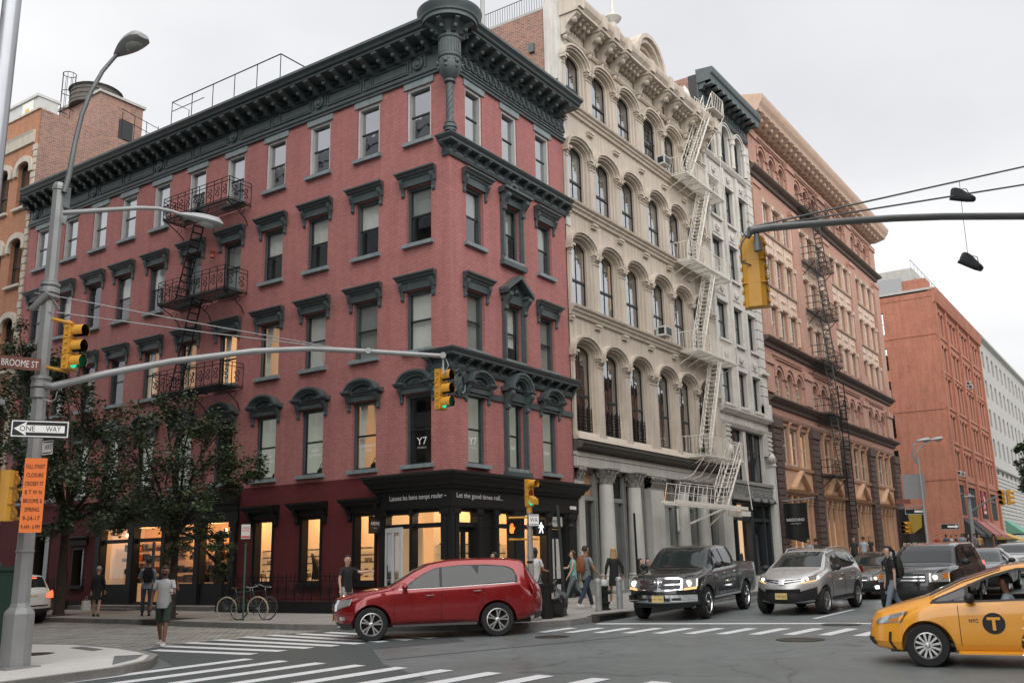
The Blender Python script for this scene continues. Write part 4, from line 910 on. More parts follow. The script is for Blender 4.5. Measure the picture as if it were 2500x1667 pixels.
M['capital'] = plain('weathered_capital', (.3, .29, .26), .8, var=.55, scale=14, bmp=.6)
def corinth(mb, u, z0, z1, r, cn=.12):
    H = z1-z0
    mb.lathe([(r, z0), (r*1.12, z0+.02), (r, z0+.05), (r*1.05, z0+H*.5), (r*1.5, z1-.06)], (u, cn, 0), 14)
    mb.box(u-r*1.55, u+r*1.55, cn-r*1.55, cn+r*1.55, z1-.06, z1)
    for ring, zz, rr in ((0, .12, 1.15), (1, .45, 1.3)):
        for k in range(8):
            a = 2*pi*(k+ring*.5)/8; c_, s_ = cos(a), sin(a)
            mb.tube([(u+r*rr*c_, cn+r*rr*s_, z0+H*zz), (u+r*(rr+.15)*c_, cn+r*(rr+.15)*s_, z0+H*(zz+.25)), (u+r*(rr+.4)*c_, cn+r*(rr+.4)*s_, z0+H*(zz+.3))], [.05, .045, .03], 4)
    for k in range(4):
        a = pi/4+k*pi/2; mb.sphere((u+r*1.75*cos(a), cn+r*1.75*sin(a), z1-.13), .07, 6, 4)
colu = [2.2, 4.6, 9.3, 11.6]
cap = MB(TG)
for u in colu:
    c_ = MB(TG); c_.lathe([(.42, gw+.42), (.42, gw+.5), (.38, gw+.56), (.4, gw+.62), (.33, gw+.68), (.32, gw+1.6), (.28, 4.72)], (u, .12, 0), 24); c_.box(u-.44, u+.44, -.3, .5, gw-.3, gw+.42)
    co = part('column', c_, M['grey_paint'], GREY, 40)
    q = MB(TG); corinth(q, u, 4.7, 5.3, .28); part('capital', q, M['capital'], co, None)
for a, b_ in ((0, .42), (6.1, 7.35), (13.95, 14.7)):
    c_ = MB(TG); c_.box(a, b_, -.3, .16, gw-.3, 4.75); c_.box(a-.0, b_, .16, .2, gw-.3, gw+.6); co = part('pier', c_, M['grey_paint'], GREY)
    q = MB(TG); q.box(a, b_, .0, .2, 5.22, 5.3); q.box(a, b_, .0, .18, 4.74, 4.8); n_ = max(2, int((b_-a)/.16))
    for ring in range(2):
        for k in range(n_): u = a+(k+.5)*(b_-a)/n_; q.tube([(u, .16, 4.8+ring*.2), (u, .24, 4.98+ring*.2), (u, .3, 5.0+ring*.2)], [.05, .05, .03], 4)
    for u in (a+.06, b_-.06): q.sphere((u, .26, 5.16), .09, 6, 4)
    part('capital', q, M['capital'], co)
g = MB(TG); bays = [(.42, 2.0), (2.4, 4.4), (4.8, 6.1), (7.35, 9.1), (9.5, 11.4), (11.8, 13.95)]
M['grey_trim'] = plain('grey_green_trim', (.27, .285, .275), .6, var=.15, streak=.15)
for a, b_ in bays:
    for x in (a, a+.22, b_-.12, b_-.3): g.box(x, x+.1, -.34, -.14, gw-.2, 5.3)
    g.box(a, b_, -.36, -.16, 4.05, 4.22); g.box(a, b_, -.36, -.1, gw-.2, gw+.45); g.box(a, b_, -.36, -.14, 5.15, 5.3)
g.box(0, GW, -.7, .3, gw-.4, gw+.2); g.box(1.0, 5.5, .3, .62, gw-.4, gw+.05)
part('shop_frames', g, M['grey_trim'], GREY)
def fascia_pane(a, b_, z0, z1, m_, nm='pane', n=-.3): g = MB(TG); g.quad((a, n, z0), (b_, n, z0), (b_, n, z1), (a, n, z1)); part(nm, g, m_, GREY)
for k, (a, b_) in enumerate(bays): fascia_pane(a, b_, gw+.4, 4.08, M['glass']); 
fascia_pane(.5, 1.9, 4.2, 5.2, plain('warm_panel', (.5, .3, .17), .7), 'panel', -.32); fascia_pane(7.4, 9.0, 4.2, 5.2, plain('warm_panel2', (.38, .2, .1), .7), 'panel', -.32); fascia_pane(4.8, 6.1, 4.2, 5.2, M['glass'], n=-.32)
for a, b_ in ((2.5, 4.3), (9.6, 11.3)):
    g = MB(TG); [g.box(a, b_, -.34, -.26, 4.25+.065*k, 4.28+.065*k) for k in range(14)]; part('louvre', g, M['sash_dark'], GREY)
for k, (a, b_) in enumerate(bays):
    g = MB(TG); g.quad((a, -1.3, gw), (b_, -1.3, gw), (b_, -1.3, 5.2), (a, -1.3, 5.2)); part('blind', g, [M['blind_grey'], M['room'], M['blind'], M['room'], M['room_grey'], M['room_grey']][k], GREY)  # last two planes glow faintly to stand for lit rooms
g = MB(TG); g.box(5.15, 5.75, -.29, -.285, 2.2, 2.75); po = part('window_poster', g, plain('poster_white', (.7, .7, .7), .7, var=.05), GREY)
g = MB(TG); g.box(5.15, 5.75, -.29, -.284, 2.76, 3.25); part('window_poster', g, plain('poster_orange', (.6, .27, .05), .7, var=.05), GREY)
g = MB(TG); [g.box(.9, 5.2, .31, .33, 0, 0) for _ in ()]; 
for z in range(7): g.box(4.9, 6.0, -.14, -.1, gw+.3+z*.09-.2, gw+.34+z*.09-.2)
part('vent_grille', g, M['sash_dark'], GREY)
def ac(T, u, z, parent, n0=-.1):
    g = MB(T); g.box(u-.33, u+.33, n0, .42, z, z+.45); o = part('air_conditioner', g, plain('ac_white%d' % len(bpy.data.materials), (.6, .6, .58), .6), parent)
    g = MB(T); g.box(u-.28, u+.28, .42, .43, z+.05, z+.4); g.box(u-.34, u-.33, .05, .35, z+.08, z+.38); part('grille', g, M['sash_dark'], o)
ac(TG, GX[3]-.1, 11.85, GREY); ac(TG, GX[3]+.9, 20.7, GREY)
def cream_platform(zf, u0, u1, d=1.05, gap=True):
    g = MB(TG)
    for k in range(20): g.box(u0+.0, u1, .06+k*d/20, .06+k*d/20+.022, zf-.025, zf)
    for u in [u0+(u1-u0)*k/6 for k in range(7)]: g.box(u-.02, u+.02, 0, d, zf-.06, zf-.025)
    for A, B in (((u0, d), (u1, d)), ((u0, 0), (u0, d)), ((u1, 0), (u1, d))):
        a, b_ = Vector((*A, 0)), Vector((*B, 0)); L = (b_-a).length; P = lambda t, z: (a.x+(b_.x-a.x)*t, a.y+(b_.y-a.y)*t, z)
        for z in (zf+.05, zf+.93): g.tube([P(0, z), P(1, z)], .022, 4)
        n_ = int(L/.15)
        for i in range(n_+1): g.tube([P(i/n_, zf), P(i/n_, zf+.93)], .011, 4)
    for k in range(6): u = u0+.2+(u1-u0-.4)*k/5; g.tube([(u, 0, zf-.6), (u, .1, zf-.5), (u, .55, zf-.3), (u, d-.05, zf-.07)], .02, 4); 
    part('fire_escape_platform', g, M['iron_cream'], GREY)
def stair(T, ua, za, ub, zb, n0, n1, parent, mt, name='fire_escape_stair', step=.22, rail=.75):
    g = MB(T)
    for n_ in (n0, n1):
        g.tube([(ua, n_, za), (ub, n_, zb)], .045, 4)
        if rail:
            g.tube([(ua, n_, za+rail), (ub, n_, zb+rail)], .02, 4)
            g.tube([(ua, n_, za+rail*.55), (ub, n_, zb+rail*.55)], .014, 4)
            for k in range(0, 7): t = k/6; g.tube([(ua+(ub-ua)*t, n_, za+(zb-za)*t), (ua+(ub-ua)*t, n_, za+(zb-za)*t+rail)], .013, 4)
    m_ = int(abs(zb-za)/step)
    for i in range(1, m_): t = i/m_; u = ua+(ub-ua)*t; g.box(u-.1, u+.1, n0, n1, za+(zb-za)*t-.012, za+(zb-za)*t+.012)
    return part(name, g, mt, parent)
PF = [6.45, 11.45, 15.95, 20.42]
for zf in PF: cream_platform(zf, 10.0, 14.95)
for k in range(3): stair(TG, 10.9, PF[k], 13.1, PF[k+1], .45, .95, GREY, M['iron_cream'])
stair(TG, 10.7, PF[3], 14.3, 25.6, .5, .98, GREY, M['iron_cream'], rail=.9)
g = MB(TG)
for n_ in (.3, 1.3):
    g.tube([(13.6, n_, 25.3), (15.1, n_, 25.3)], .03, 4); g.tube([(13.6, n_, 26.2), (15.1, n_, 26.2)], .02, 4)
    for k in range(7): g.tube([(13.6+k*.25, n_, 25.3), (13.6+k*.25, n_, 26.2)], .012, 4)
g.box(13.6, 15.1, .3, 1.3, 25.27, 25.3); g.tube([(15.1, 1.3, 26.2), (14.9, 1.0, 23.0), (14.9, .9, 20.5)], .02, 4); g.tube([(15.1, .3, 26.2), (14.9, .7, 23.0)], .02, 4); g.tube([(15.1, 1.3, 25.3), (14.2, .6, 23.4)], .02, 4)
part('fire_escape_platform', g, M['iron_cream'], GREY)
st = stair(TG, 13.1, PF[0], 11.0, 4.12, 1.0, 1.6, GREY, M['iron_cream'], 'drop_stair', rail=.85)
g = MB(TG)
for n_ in (1.0, 1.62): g.box(5.4, 13.4, n_-.05, n_+.05, 4.0, 4.16)
for k in range(9): g.box(5.4+k*.98, 5.5+k*.98, 1.0, 1.62, 4.02, 4.06)
for n_ in (1.0, 1.62):
    g.tube([(6.0, n_, 4.9), (11.0, n_, 4.95)], .018, 4); g.tube([(5.7, n_, 4.5), (11.0, n_, 4.5)], .014, 4)
    for k in range(6): u = 5.6+k*.95; g.tube([(u, n_, 4.1), (u+.35, n_, 4.93)], .016, 4)
g.box(12.6, 13.6, .95, 1.7, 3.72, 3.95); g.tube([(12, .1, 3.2), (12.2, 1.0, 4.0)], .04, 4); g.tube([(8.9, 0, 3.1), (10.9, 1.3, 3.95)], .05, 4); g.tube([(8.9, 0.05, 3.0), (8.9, 0.05, 4.0)], .05, 4)
part('counterbalance', g, M['iron_cream'], GREY)
g = MB(TG); g.tube([(14.9, 1.1, 6.4), (14.9, 1.3, 4.1)], .025, 4); [g.tube([(9.6+k*.9, 0, 5.35), (9.9+k*.9, .5, 5.6), (10.0+k*.9, 1.0, 6.3)], .02, 4) for k in range(4)]
part('fire_escape_brace', g, M['iron_cream'], GREY)
g = MB(TG)
for k in range(260): x, n_, z = 10.2+random.random()*1.4, .5+random.random()*.5, 6.45+random.random()*.4; a, b_ = random.uniform(-.06, .06), random.uniform(-.06, .06); g.quad((x, n_, z), (x+a, n_+.03, z+.05), (x+.07, n_+b_, z+.07), (x+.05, n_, z-.02))
part('balcony_plants', g, M['leaf_in'], GREY)
TW = facade((22.3, 0, 0), (1, 0, 0), (0, -1, 0)); WW = 7.15
WH = empty('terracotta_building', (22.3, 0, .7), 'narrow white terracotta building with black bracketed cornice between the cream and the orange buildings', 'building')
WC = [1.45, 3.55, 5.55]; rows = [(9.75, 11.7), (13.2, 15.3), (16.9, 18.9), (20.2, 22.4)]
g = MB(TW); wall_grid(g, 0, WW, 4.75, 26.6, [(c-.68, c+.68, *r) for c in WC for r in rows]+[(c-.6, c+.6, 24.0, 26.25) for c in WC]+[(.7, 3.1, 5.75, 8.5), (3.5, 6.1, 5.75, 8.5)], .35)
for c in WC: arch_fill(g, c, .6, 25.75, .5, 26.25, depth=.35)
part('wall', g, M['white_stone'], WH)
g = MB(TW); g.box(-.01, .02, -20, -.4, 24, 28.1); part('party_wall', g, M['side_brick'], WH)
g = MB(TW); g.box(0, WW, -20, -.4, 28.0, 28.1); g.box(.1, WW-.1, -2, -1.9, .5, 27); g.box(-.05, .25, -.45, .0, 24.5, 28.1); part('roof', g, M['roof'], WH)
ks = {}
def rect_kind(w_, h, m_f, m_g, D=DR, casing=None, rail=.5, extra=None, fr=.06, n=-.24):
    pcs = [('window', frame_mb(w_, h, fr, n, True, rail), m_f, None), ('pane', pane_mb(w_-.1, h, n), m_g, None)]
    if extra: pcs.append(extra)
    return Win(D, pcs)
for r in rows:
    for c in WC:
        h = r[1]-r[0]; k = ks.setdefault(round(h, 2), rect_kind(1.36, h, M['sash_dark'], M['glass_wavy'] if r[0] < 14 else M['glass_sky'], extra=('blind', blind_mb(1.2, h*.4, h, -.4), M['blind_grey'], None)))
        k.put(WH, TW(c, 0, r[0]))
ka = Win(DR, [('window', arched_sash(.6, 1.75, .5, -.26, 0), M['sash_dark'], None), ('pane', arched_pane(.6, 1.75, .5, -.26), M['glass_sky'], None)])
for c in WC: ka.put(WH, TW(c, 0, 24.0))
kb = rect_kind(1.1, 2.7, M['sash_dark'], M['glass'], rail=.6)
for c in (1.3, 2.5, 4.15, 5.45): kb.put(WH, TW(c, 0, 5.77))
g = MB(TW)
for c in (0.1, 2.3+.2, 4.55): g.box(c+.02, c+.3, 0, .14, 9.5, 23.4)
for c in (.72, 2.0, 2.7, 4.2, 4.9): pass
for r in rows:
    for c in WC: g.box(c-.8, c+.8, 0, .1, r[1]+.02, r[1]+.14); g.box(c-.8, c+.8, 0, .14, r[0]-.14, r[0]-.01)
mold(g, 0, WW, [(0, 9.2), (.2, 9.22), (.34, 9.34), (.36, 9.44), (0, 9.52)]); mold(g, 0, WW, [(0, 8.5), (.1, 8.5), (.2, 8.66), (.22, 8.74), (0, 8.8)]); mold(g, 0, WW, [(0, 23.5), (.1, 23.5), (.22, 23.66), (.24, 23.76), (0, 23.85)])
for k, (c, z) in enumerate([(c, z) for c in WC for z in (22.95, 19.5, 16.05, 12.4)]):
    g.box(c-.55, c+.55, 0, .05, z-.32, z+.32); [g.tube([(c+.28*cos(a*.7+k), .08, z+.2*sin(a*.7+k)), (c+.16*cos(a*.7+1+k), .12, z+.14*sin(a*.7+1+k))], .045, 4) for a in range(9)]; g.sphere((c, .1, z), .12, 7, 5)
for z in [9.7+.55*k for k in range(30)]: g.box(6.3, WW, 0, .16, z, z+.5)
g.box(6.3, WW, .0, .3, 9.45, 10.3); g.box(6.25, WW+.02, 0, .34, 12.0, 12.15)
for c in (.55, 2.5, 4.55, 6.4):
    g.lathe([(.16, 24.0), (.12, 24.1), (.12, 25.4), (.2, 25.5), (.2, 25.7)], (c, .1, 0), 10)
for c in WC: arch_band(g, c, .62, .75, 25.75, .52, .64, 0, .14); arch_band(g, c, .78, .86, 25.75, .66, .74, 0, .2)
for a in (.0, 2.9, 6.05):
    if a != 2.9: g.box(a, a+.6, 0, .3, 7.3, 8.5); [g.box(a-.02, a+.62, .3, .36, 7.4+.25*k, 7.5+.25*k) for k in range(5)]; g.sphere((a+.3, .3, 7.2), .26, 8, 6)
part('trim', g, M['white_stone'], WH)
g = MB(TW); g.lathe([(.32, .5), (.32, 6.7), (.4, 6.8), (.34, 6.9), (.42, 7.2)], (6.75, .05, 0), 16); g.box(0.0, .5, -.3, .15, .3, 7.3); part('column', g, M['grey_paint'], WH, 35)
M['cap_dark'] = M['slate_dark']
g = MB(TW)
mold(g, 0, WW+.25, [(0, 27.55), (.8, 27.6), (.85, 27.9), (.95, 28.0), (1.0, 28.2), (1.0, 28.32), (0, 28.4)], 0, .2); mold(g, 0, WW, [(0, 26.5), (.14, 26.5), (.2, 26.6), (.2, 26.68), (0, 26.75)]); g.box(0, WW, 0, .08, 26.7, 27.6)
for k in range(10): u = .25+k*.74; scroll(g, u, .3, .08, .85, 27.2, 27.58); g.box(u-.15, u+.15, .5, .9, 27.36, 27.58)
for k in range(18): g.box(.2+k*.38, .44+k*.38, .08, .12, 26.85, 27.2)
part('cornice', g, M['slate'], WH)
g = MB(TW); g.box(.5, 6.4, 0, .22, 4.85, 5.55); g.box(.45, 6.45, 0, .3, 5.55, 5.72); g.box(.45, 6.45, 0, .3, 4.72, 4.85)
for k in range(34): a = k*.17; g.tube([(.62+a, .24, 5.05+.1*(k % 2)), (.72+a, .26, 5.3-.08*(k % 3)), (.6+a, .25, 5.42)], .035, 4)
part('ornament_band', g, plain('grey_ornament', (.3, .31, .3), .7, var=.4, scale=12), WH)
g = MB(TW)
for a, b_ in ((.5, .75), (1.35, 1.5), (3.35, 3.75), (5.3, 5.5), (6.2, 6.45)): g.box(a, b_, -.3, .0, .4, 4.72)
g.box(.5, 6.45, -.3, -.05, .4, 1.35); g.box(.5, 6.45, -.3, -.02, 3.7, 3.85); g.box(.5, 6.45, -.3, 0, 4.55, 4.72); g.box(3.6, 3.85, -.3, .1, 1, 3.0)
sw = part('shopfront', g, plain('blue_black_paint', (.018, .025, .03), .5), WH)
g = MB(TW); g.quad((.5, -.2, 1.3), (6.4, -.2, 1.3), (6.4, -.2, 4.6), (.5, -.2, 4.6)); part('pane', g, M['shop_glass'], sw)
g = MB(TW); g.quad((1.5, -.5, 1.3), (3.35, -.5, 1.3), (3.35, -.5, 4.55), (1.5, -.5, 4.55)); bw = part('back_wall', g, emis('peach_lit_wall', (1, .66, .38), .6), sw)  # wall emits its own peach glow in place of shop lighting
g = MB(TW); g.prism([(2.9+.2*cos(k*pi/8), 1.75+.32*sin(k*pi/8)) for k in range(16)], -.49, -.47, 1); part('window_decal', g, M['stock_dark'], sw)
g = MB(TW); g.box(3.75, 5.3, -.9, -.88, 1.3, 4.5); part('room', g, M['room'], sw)
for u in (2.2, 3.5, 4.6, 5.6):
    g = MB(TW); g.tube([(u, 0, 4.9), (u, .5, 4.95), (u, .6, 4.75)], .018, 5); g.lathe([(.03, 4.78), (.11, 4.62), (.0, 4.66)], (u, .6, 0), 8); part('sign_lamp', g, M['iron_black'], sw)
TT = facade((29.5, 0, 0), (1, 0, 0), (0, -1, 0)); TWD = 29.7
TAN = empty('department_building', (29.5, 0, .9), 'large orange and pink masonry building with arcaded floors and long bracketed cornice', 'building')
bays = [4.35, 11.2, 18.05, 24.9]; wof = (-1.85, 0, 1.85)
AH = .52
holes = []
for c in bays:
    for o_ in wof:
        u = c+o_
        for a, b_ in ((21.5, 23.4), (18.15, 20.05), (14.95, 16.75)): holes.append((u-.6, u+.6, a, b_))
        holes.append((u-AH, u+AH, 25.45, 27.0)); holes.append((u-AH, u+AH, 11.15, 12.8)); holes.append((u-.78, u+.78, 7.15, 9.45))
    holes.append((c-2.55, c+2.55, .8, 5.4))
g = MB(TT); wall_grid(g, 0, TWD, .5, 28.4, holes, .35)
for c in bays:
    for o_ in wof: arch_fill(g, c+o_, AH, 26.5, .5, 27.0, depth=.35); arch_fill(g, c+o_, AH, 12.3, .5, 12.8, depth=.35)
part('wall', g, M['pink_brick'], TAN)
g = MB(TT); g.box(0, TWD, -25, -.4, 28.3, 28.4); g.box(.1, TWD-.1, -1.6, -1.5, .9, 28.3); g.box(TWD-.05, TWD, -25, -.35, .5, 28.3); g.box(0, .05, -25, -.35, .5, 28.3); part('roof', g, M['room'], TAN)
PR = [(.05, 1.35)]+[(7.055+6.85*k, 8.495+6.85*k) for k in range(3)]+[(28.1, 29.65)]
for a, b_ in PR:
    g = MB(TT)
    g.box(a, b_, 0, .22, 14.9, 24.2); g.box(a-.05, b_+.05, 0, .3, 24.0, 24.3); g.box(a-.05, b_+.05, 0, .32, 14.5, 15.3)
    g.box(a, b_, 0, .16, 11.2, 13.2); g.box(a-.05, b_+.05, 0, .26, 12.9, 13.3); g.box(a, b_, 0, .16, 25.5, 27.6); g.box(a-.05, b_+.05, 0, .26, 27.3, 27.7)
    part('pilaster', g, M['pink_brick'], TAN)
for a, b_ in PR:
    g = MB(TT)
    for k in range(20):
        z = 1.75+k*.39
        if z < 9.0: g.box(a, b_, 0, .32, z, z+.34)
    g.box(a+.03, b_-.03, 0, .26, 1.2, 9.3); g.box(a-.06, b_+.06, 0, .4, 9.1, 9.7)
    part('rusticated_pier', g, M['brownstone'], TAN)
for a, b_ in PR:
    g = MB(TT)
    g.box(a-.05, b_+.05, 0, .42, .6, 1.74)
    part('pier_base', g, M['limestone'], TAN)
g = MB(TT)
for z, d in ((25.25, .5), (14.5, .5), (10.95, .5)): mold(g, 0, TWD, [(0, z-.55), (.14, z-.5), (.18, z-.3), (.38, z-.2), (d, z-.08), (d, z), (0, z+.06)], 0, 1)
part('string_cornice', g, M['tan_dark'], TAN)
g = MB(TT); mold(g, 0, TWD, [(0, 27.75), (.1, 27.75), (.14, 27.85), (0, 27.9)], 0, 1); mold(g, 0, TWD, [(0, 28.2), (.3, 28.25), (1.0, 28.7), (1.05, 28.9), (1.2, 29.15), (1.28, 29.4), (1.3, 29.6), (0, 29.9)], 0, 1)
u = .3
while u < TWD: scroll(g, u, .36, .08, 1.0, 28.15, 28.72); g.sphere((u, .66, 28.42), .17, 7, 5); u += .93
part('cornice', g, plain('tan_cornice', (.56, .4, .3), .7, var=.2, scale=2), TAN)
g = MB(TT)
for c in bays:
    for z0, z1 in ((20.2, 21.35), (16.9, 18.0)):
        for o_ in wof:
            u = c+o_; g.box(u-.85, u+.85, 0, .06, z0+.1, z1-.1)
            for k in range(11): a = k*2.4; g.sphere((u+.5*cos(a)*(k % 3+1)/3, .08, (z0+z1)/2+.33*sin(a*1.3)), .11, 5, 4, (1, .7, .8))
        mold(g, c-2.72, c+2.72, [(0, z1-.06), (.16, z1-.02), (.2, z1+.06), (0, z1+.12)]); mold(g, c-2.72, c+2.72, [(0, z0-.1), (.12, z0-.06), (.14, z0+.02), (0, z0+.08)])
    for u in (c-.93, c+.93, c-2.62, c+2.62):
        for a, b_ in ((21.5, 23.4), (18.15, 20.05), (14.95, 16.75)): g.box(u-.12, u+.12, -.1, .14, a, b_); g.box(u-.16, u+.16, 0, .24, b_-.15, b_+.12)
    mold(g, c-2.72, c+2.72, [(0, 23.4), (.14, 23.45), (.22, 23.6), (0, 23.7)])
part('terracotta_panels', g, M['tan_cream'], TAN)
g = MB(TT)
for c in bays:
    for zz in (26.5, 12.3):
        for o_ in wof:
            u = c+o_; arch_band(g, u, AH+.02, AH+.16, zz, .52, .66, 0, .08); arch_band(g, u, AH+.26, AH+.4, zz, .76, .9, 0, .14)
            g.box(u-AH-.22, u-AH-.04, 0, .1, zz-.35, zz-.1)
    for z in (13.45, 13.6, 27.55): g.box(c-2.7, c+2.7, 0, .1, z, z+.06)
    mold(g, 0 if c < 5 else c-3.4, c+3.45, [(0, 9.7), (.16, 9.74), (.24, 9.9), (.26, 10.0), (0, 10.1)])
part('arch_mouldings', g, M['pink_brick'], TAN)
g = MB(TT)
for c in bays:
    for u in (c-2.68, c-.95, c+.95, c+2.68): g.box(u-.1, u+.1, -.15, .06, 7.1, 9.4); scroll(g, u, .18, .02, .24, 9.25, 9.72)
    mold(g, c-2.75, c+2.75, [(0, 6.85), (.2, 6.9), (.26, 7.05), (0, 7.13)])
    g.box(c-2.75, c+2.75, -.1, .08, 5.35, 6.9)
    g.prism([(c-1.2, 5.75), (c+1.2, 5.75), (c, 6.85)], .08, .14, 1)
    for s in (-1, 1): g.add([(c+s*1.45, n_, 5.7+z) for n_ in (0, .42) for z in (0, .16)]+[(c, n_, 6.72+z) for n_ in (0, .42) for z in (0, .16)], [(0, 1, 3, 2), (4, 6, 7, 5), (0, 4, 5, 1), (1, 5, 7, 3), (2, 3, 7, 6), (0, 2, 6, 4)])
    mold(g, c-2.75, c+2.75, [(0, 5.5), (.3, 5.54), (.4, 5.66), (0, 5.74)]); 
    for u in (c-2.42, c-1.4, c-.3, c+.85, c+1.55, c+2.42): g.box(u-.1, u+.1, -.22, .0, 1.5, 5.15); g.box(u-.14, u+.14, -.25, .05, 1.2, 1.6); g.box(u-.14, u+.14, -.25, .05, 4.9, 5.1); g.box(u-.17, u+.17, -.25, .09, 5.1, 5.35); g.box(u-.035, u+.035, 0, .03, 1.7, 4.8)
    g.box(c-2.55, c+2.55, -.35, -.2, .8, 1.6); g.box(c-2.55, c+2.55, -.34, -.2, 4.0, 4.15)
part('shopfront_trim', g, M['tan_stone'], TAN)
g = MB(TT); g2 = MB(TT)
for k, c in enumerate(bays):
    for a, b_ in ((-2.35, -1.5), (-1.2, -.35), (-.05, .75), (1.6, 2.35)): g.box(c+a, c+b_, -.33, -.3, 1.6, 5.3)
    g2.quad((c-1.1, -.5, 1.6), (c+2.4, -.5, 1.6), (c+2.4, -.5, 4.0), (c-1.1, -.5, 4.0))
part('shop_panels', g, plain('caramel_panels', (.5, .27, .12), .6, var=.15), TAN); part('back_wall', g2, emis('lit_store', (1, .6, .3), .3), TAN)  # store back wall is emissive instead of being lit by lamps
kr = {}
for i, c in enumerate(bays):
    for o_ in wof:
        u = c+o_
        for a, b_ in ((21.5, 23.4), (18.15, 20.05), (14.95, 16.75)):
            h = round(b_-a, 2); k = kr.setdefault(h, rect_kind(1.2, h, M['cream_trim'], M['glass_sky'], extra=('blind', blind_mb(1.1, h*.55, h, -.34), M['blind_grey'], None), n=-.2, fr=.09)); k.put(TAN, TT(u, 0, a))
        k = kr.setdefault('a', Win(DR, [('window', arched_sash(AH, 1.05, .5, -.26, 0), M['cream_trim'], None), ('pane', arched_pane(AH, 1.05, .5, -.26), M['glass'], None)]))
        k.put(TAN, TT(u, 0, 25.45)); k.put(TAN, TT(u, 0, 11.2))
        k = kr.setdefault('s', rect_kind(1.56, 2.3, M['cream_trim'], M['glass'], n=-.2, fr=.09)); k.put(TAN, TT(u, 0, 7.15), extra=[('room', MB().quad((-.8, -1, 0), (.8, -1, 0), (.8, -1, 2.3), (-.8, -1, 2.3)).mesh('r', M['room_warm'], T=DR))] if (i < 2 and not (i == 0 and o_ < 0)) else [])
for zf in (25.0, 21.2, 17.75, 14.4, 10.85, 6.85):
    g = MB(TT); u0, u1, d = 8.6, 12.9, 1.1
    if zf < 7: u0, u1 = 8.2, 11.8
    for k in range(13): g.box(u0, u1, .05+k*.083, .08+k*.083, zf-.03, zf)
    for A, B in (((u0, d), (u1, d)), ((u0, 0), (u0, d)), ((u1, 0), (u1, d))):
        for z in (zf+.05, zf+.5, zf+.95): g.tube([(*A, z), (*B, z)], .025, 4)
        L = math.dist(A, B); n_ = max(2, int(L/.3))
        for i in range(n_+1): t = i/n_; g.tube([(A[0]+(B[0]-A[0])*t, A[1]+(B[1]-A[1])*t, zf), (A[0]+(B[0]-A[0])*t, A[1]+(B[1]-A[1])*t, zf+.95)], .014, 4)
    for u in (u0+.3, u1-.3): g.tube([(u, 0, zf-1), (u, d-.1, zf-.05)], .03, 4)
    part('fire_escape_platform', g, M['iron_black'], TAN)
zs_ = (6.85, 10.85, 14.4, 17.75, 21.2, 25.0)
for k in range(5): stair(TT, 11.9, zs_[k], 10.6, zs_[k+1], .5, .95, TAN, M['steel_dark'], 'fire_escape_ladder', .3, 0)
g = MB(TT)
for n_ in (1.0, 1.4): g.tube([(11.3, n_, 13.0), (11.5, n_, 3.6)], .04, 4)
for k in range(30): g.box(11.3, 11.45, 1.0, 1.4, 3.8+k*.3, 3.83+k*.3)
part('fire_escape_ladder', g, M['iron_black'], TAN)
R2 = empty('brick_warehouse', (84.4, 0, 2.1), 'tall plain red brick warehouse beyond the cross street with a rooftop chimney', 'building')
T2 = facade((84.4, 0, 0), (1, 0, 0), (0, -1, 0)); T2S = facade((84.4, 0, 0), (0, 1, 0), (-1, 0, 0))
cols2 = []
for b0, n_ in ((1.2, 2), (5.6, 4), (13.9, 4), (22.2, 2)):
    pass
cols2 = [1.9, 3.7, 7.0, 8.9, 10.8, 14.2, 16.1, 18.0, 21.4, 23.3, 25.2]
rw2 = [(25.3, 27.6), (21.3, 23.9), (17.4, 20.4), (13.7, 16.3), (10.3, 12.6)]
g = MB(T2); wall_grid(g, 0, 28.5, 2, 30, [(c-.55, c+.55, *r) for c in cols2 for r in rw2]+[(1, 5, 5.9, 9.1), (6.5, 11.8, 5.9, 9.1), (13.4, 19, 5.9, 9.1), (20.6, 26, 5.9, 9.1)], .4); part('wall', g, M['orange_brick'], R2)
sidew = [(5.2, 7.0, z, z+2.5) for z in (25.6, 21.6, 17.9, 14.2, 10.4)]
g = MB(T2S); wall_grid(g, 0, 24, 2, 30, sidew, .4); part('wall', g, M['orange_brick'], R2)
g = MB(T2); g.box(0, 28.5, -24, -.4, 29.8, 30); g.box(.4, 28, -1.6, -1.5, 2, 29.8); g.box(28.3, 28.5, -24, -.4, 2, 29.8); g.box(1.5, 1.6, -24, -.5, 2, 29.8); part('roof', g, M['room'], R2)
g = MB(T2); mold(g, 0, 28.5, [(0, 28.4), (.2, 28.6), (.35, 29.2), (.5, 29.9), (.5, 30.1), (0, 30.15)], 0, .6)
for k in range(56): g.box(.2+k*.5, .45+k*.5, .1, .38, 28.5, 29.2)
for z in (24.8, 20.9, 17.0, 13.3, 9.6): g.box(0, 28.5, 0, .12, z, z+.2)
for u in (0.4, 5.6, 12.6, 19.7, 27.2): g.box(u-.3, u+.3, 0, .25, 4, 28.4)
for c in cols2:
    for r in rw2: arch_band(g, c, .55, .75, r[1]-.1, .25, .5, 0, .12)
part('brick_trim', g, M['orange_brick'], R2)
g = MB(T2S); g.box(0, 24, 0, .06, 25.0, 25.12); g.box(0, 24, 0, .06, 16.9, 17.0); g.box(0, 24, 0, .06, 9.5, 9.6); g.box(0, 24, 0, .05, 29.2, 29.3); part('brick_trim', g, M['orange_brick'], R2)
k1 = {}
for c in cols2:
    for r in rw2:
        h = round(r[1]-r[0], 2); k = k1.setdefault(h, rect_kind(1.1, h, M['sash_dark'], M['glass_dark'], n=-.3)); k.put(R2, T2(c, 0, r[0]))
k = rect_kind(1.8, 2.5, M['sash_dark'], M['glass_sky'], D=DL, n=-.25)
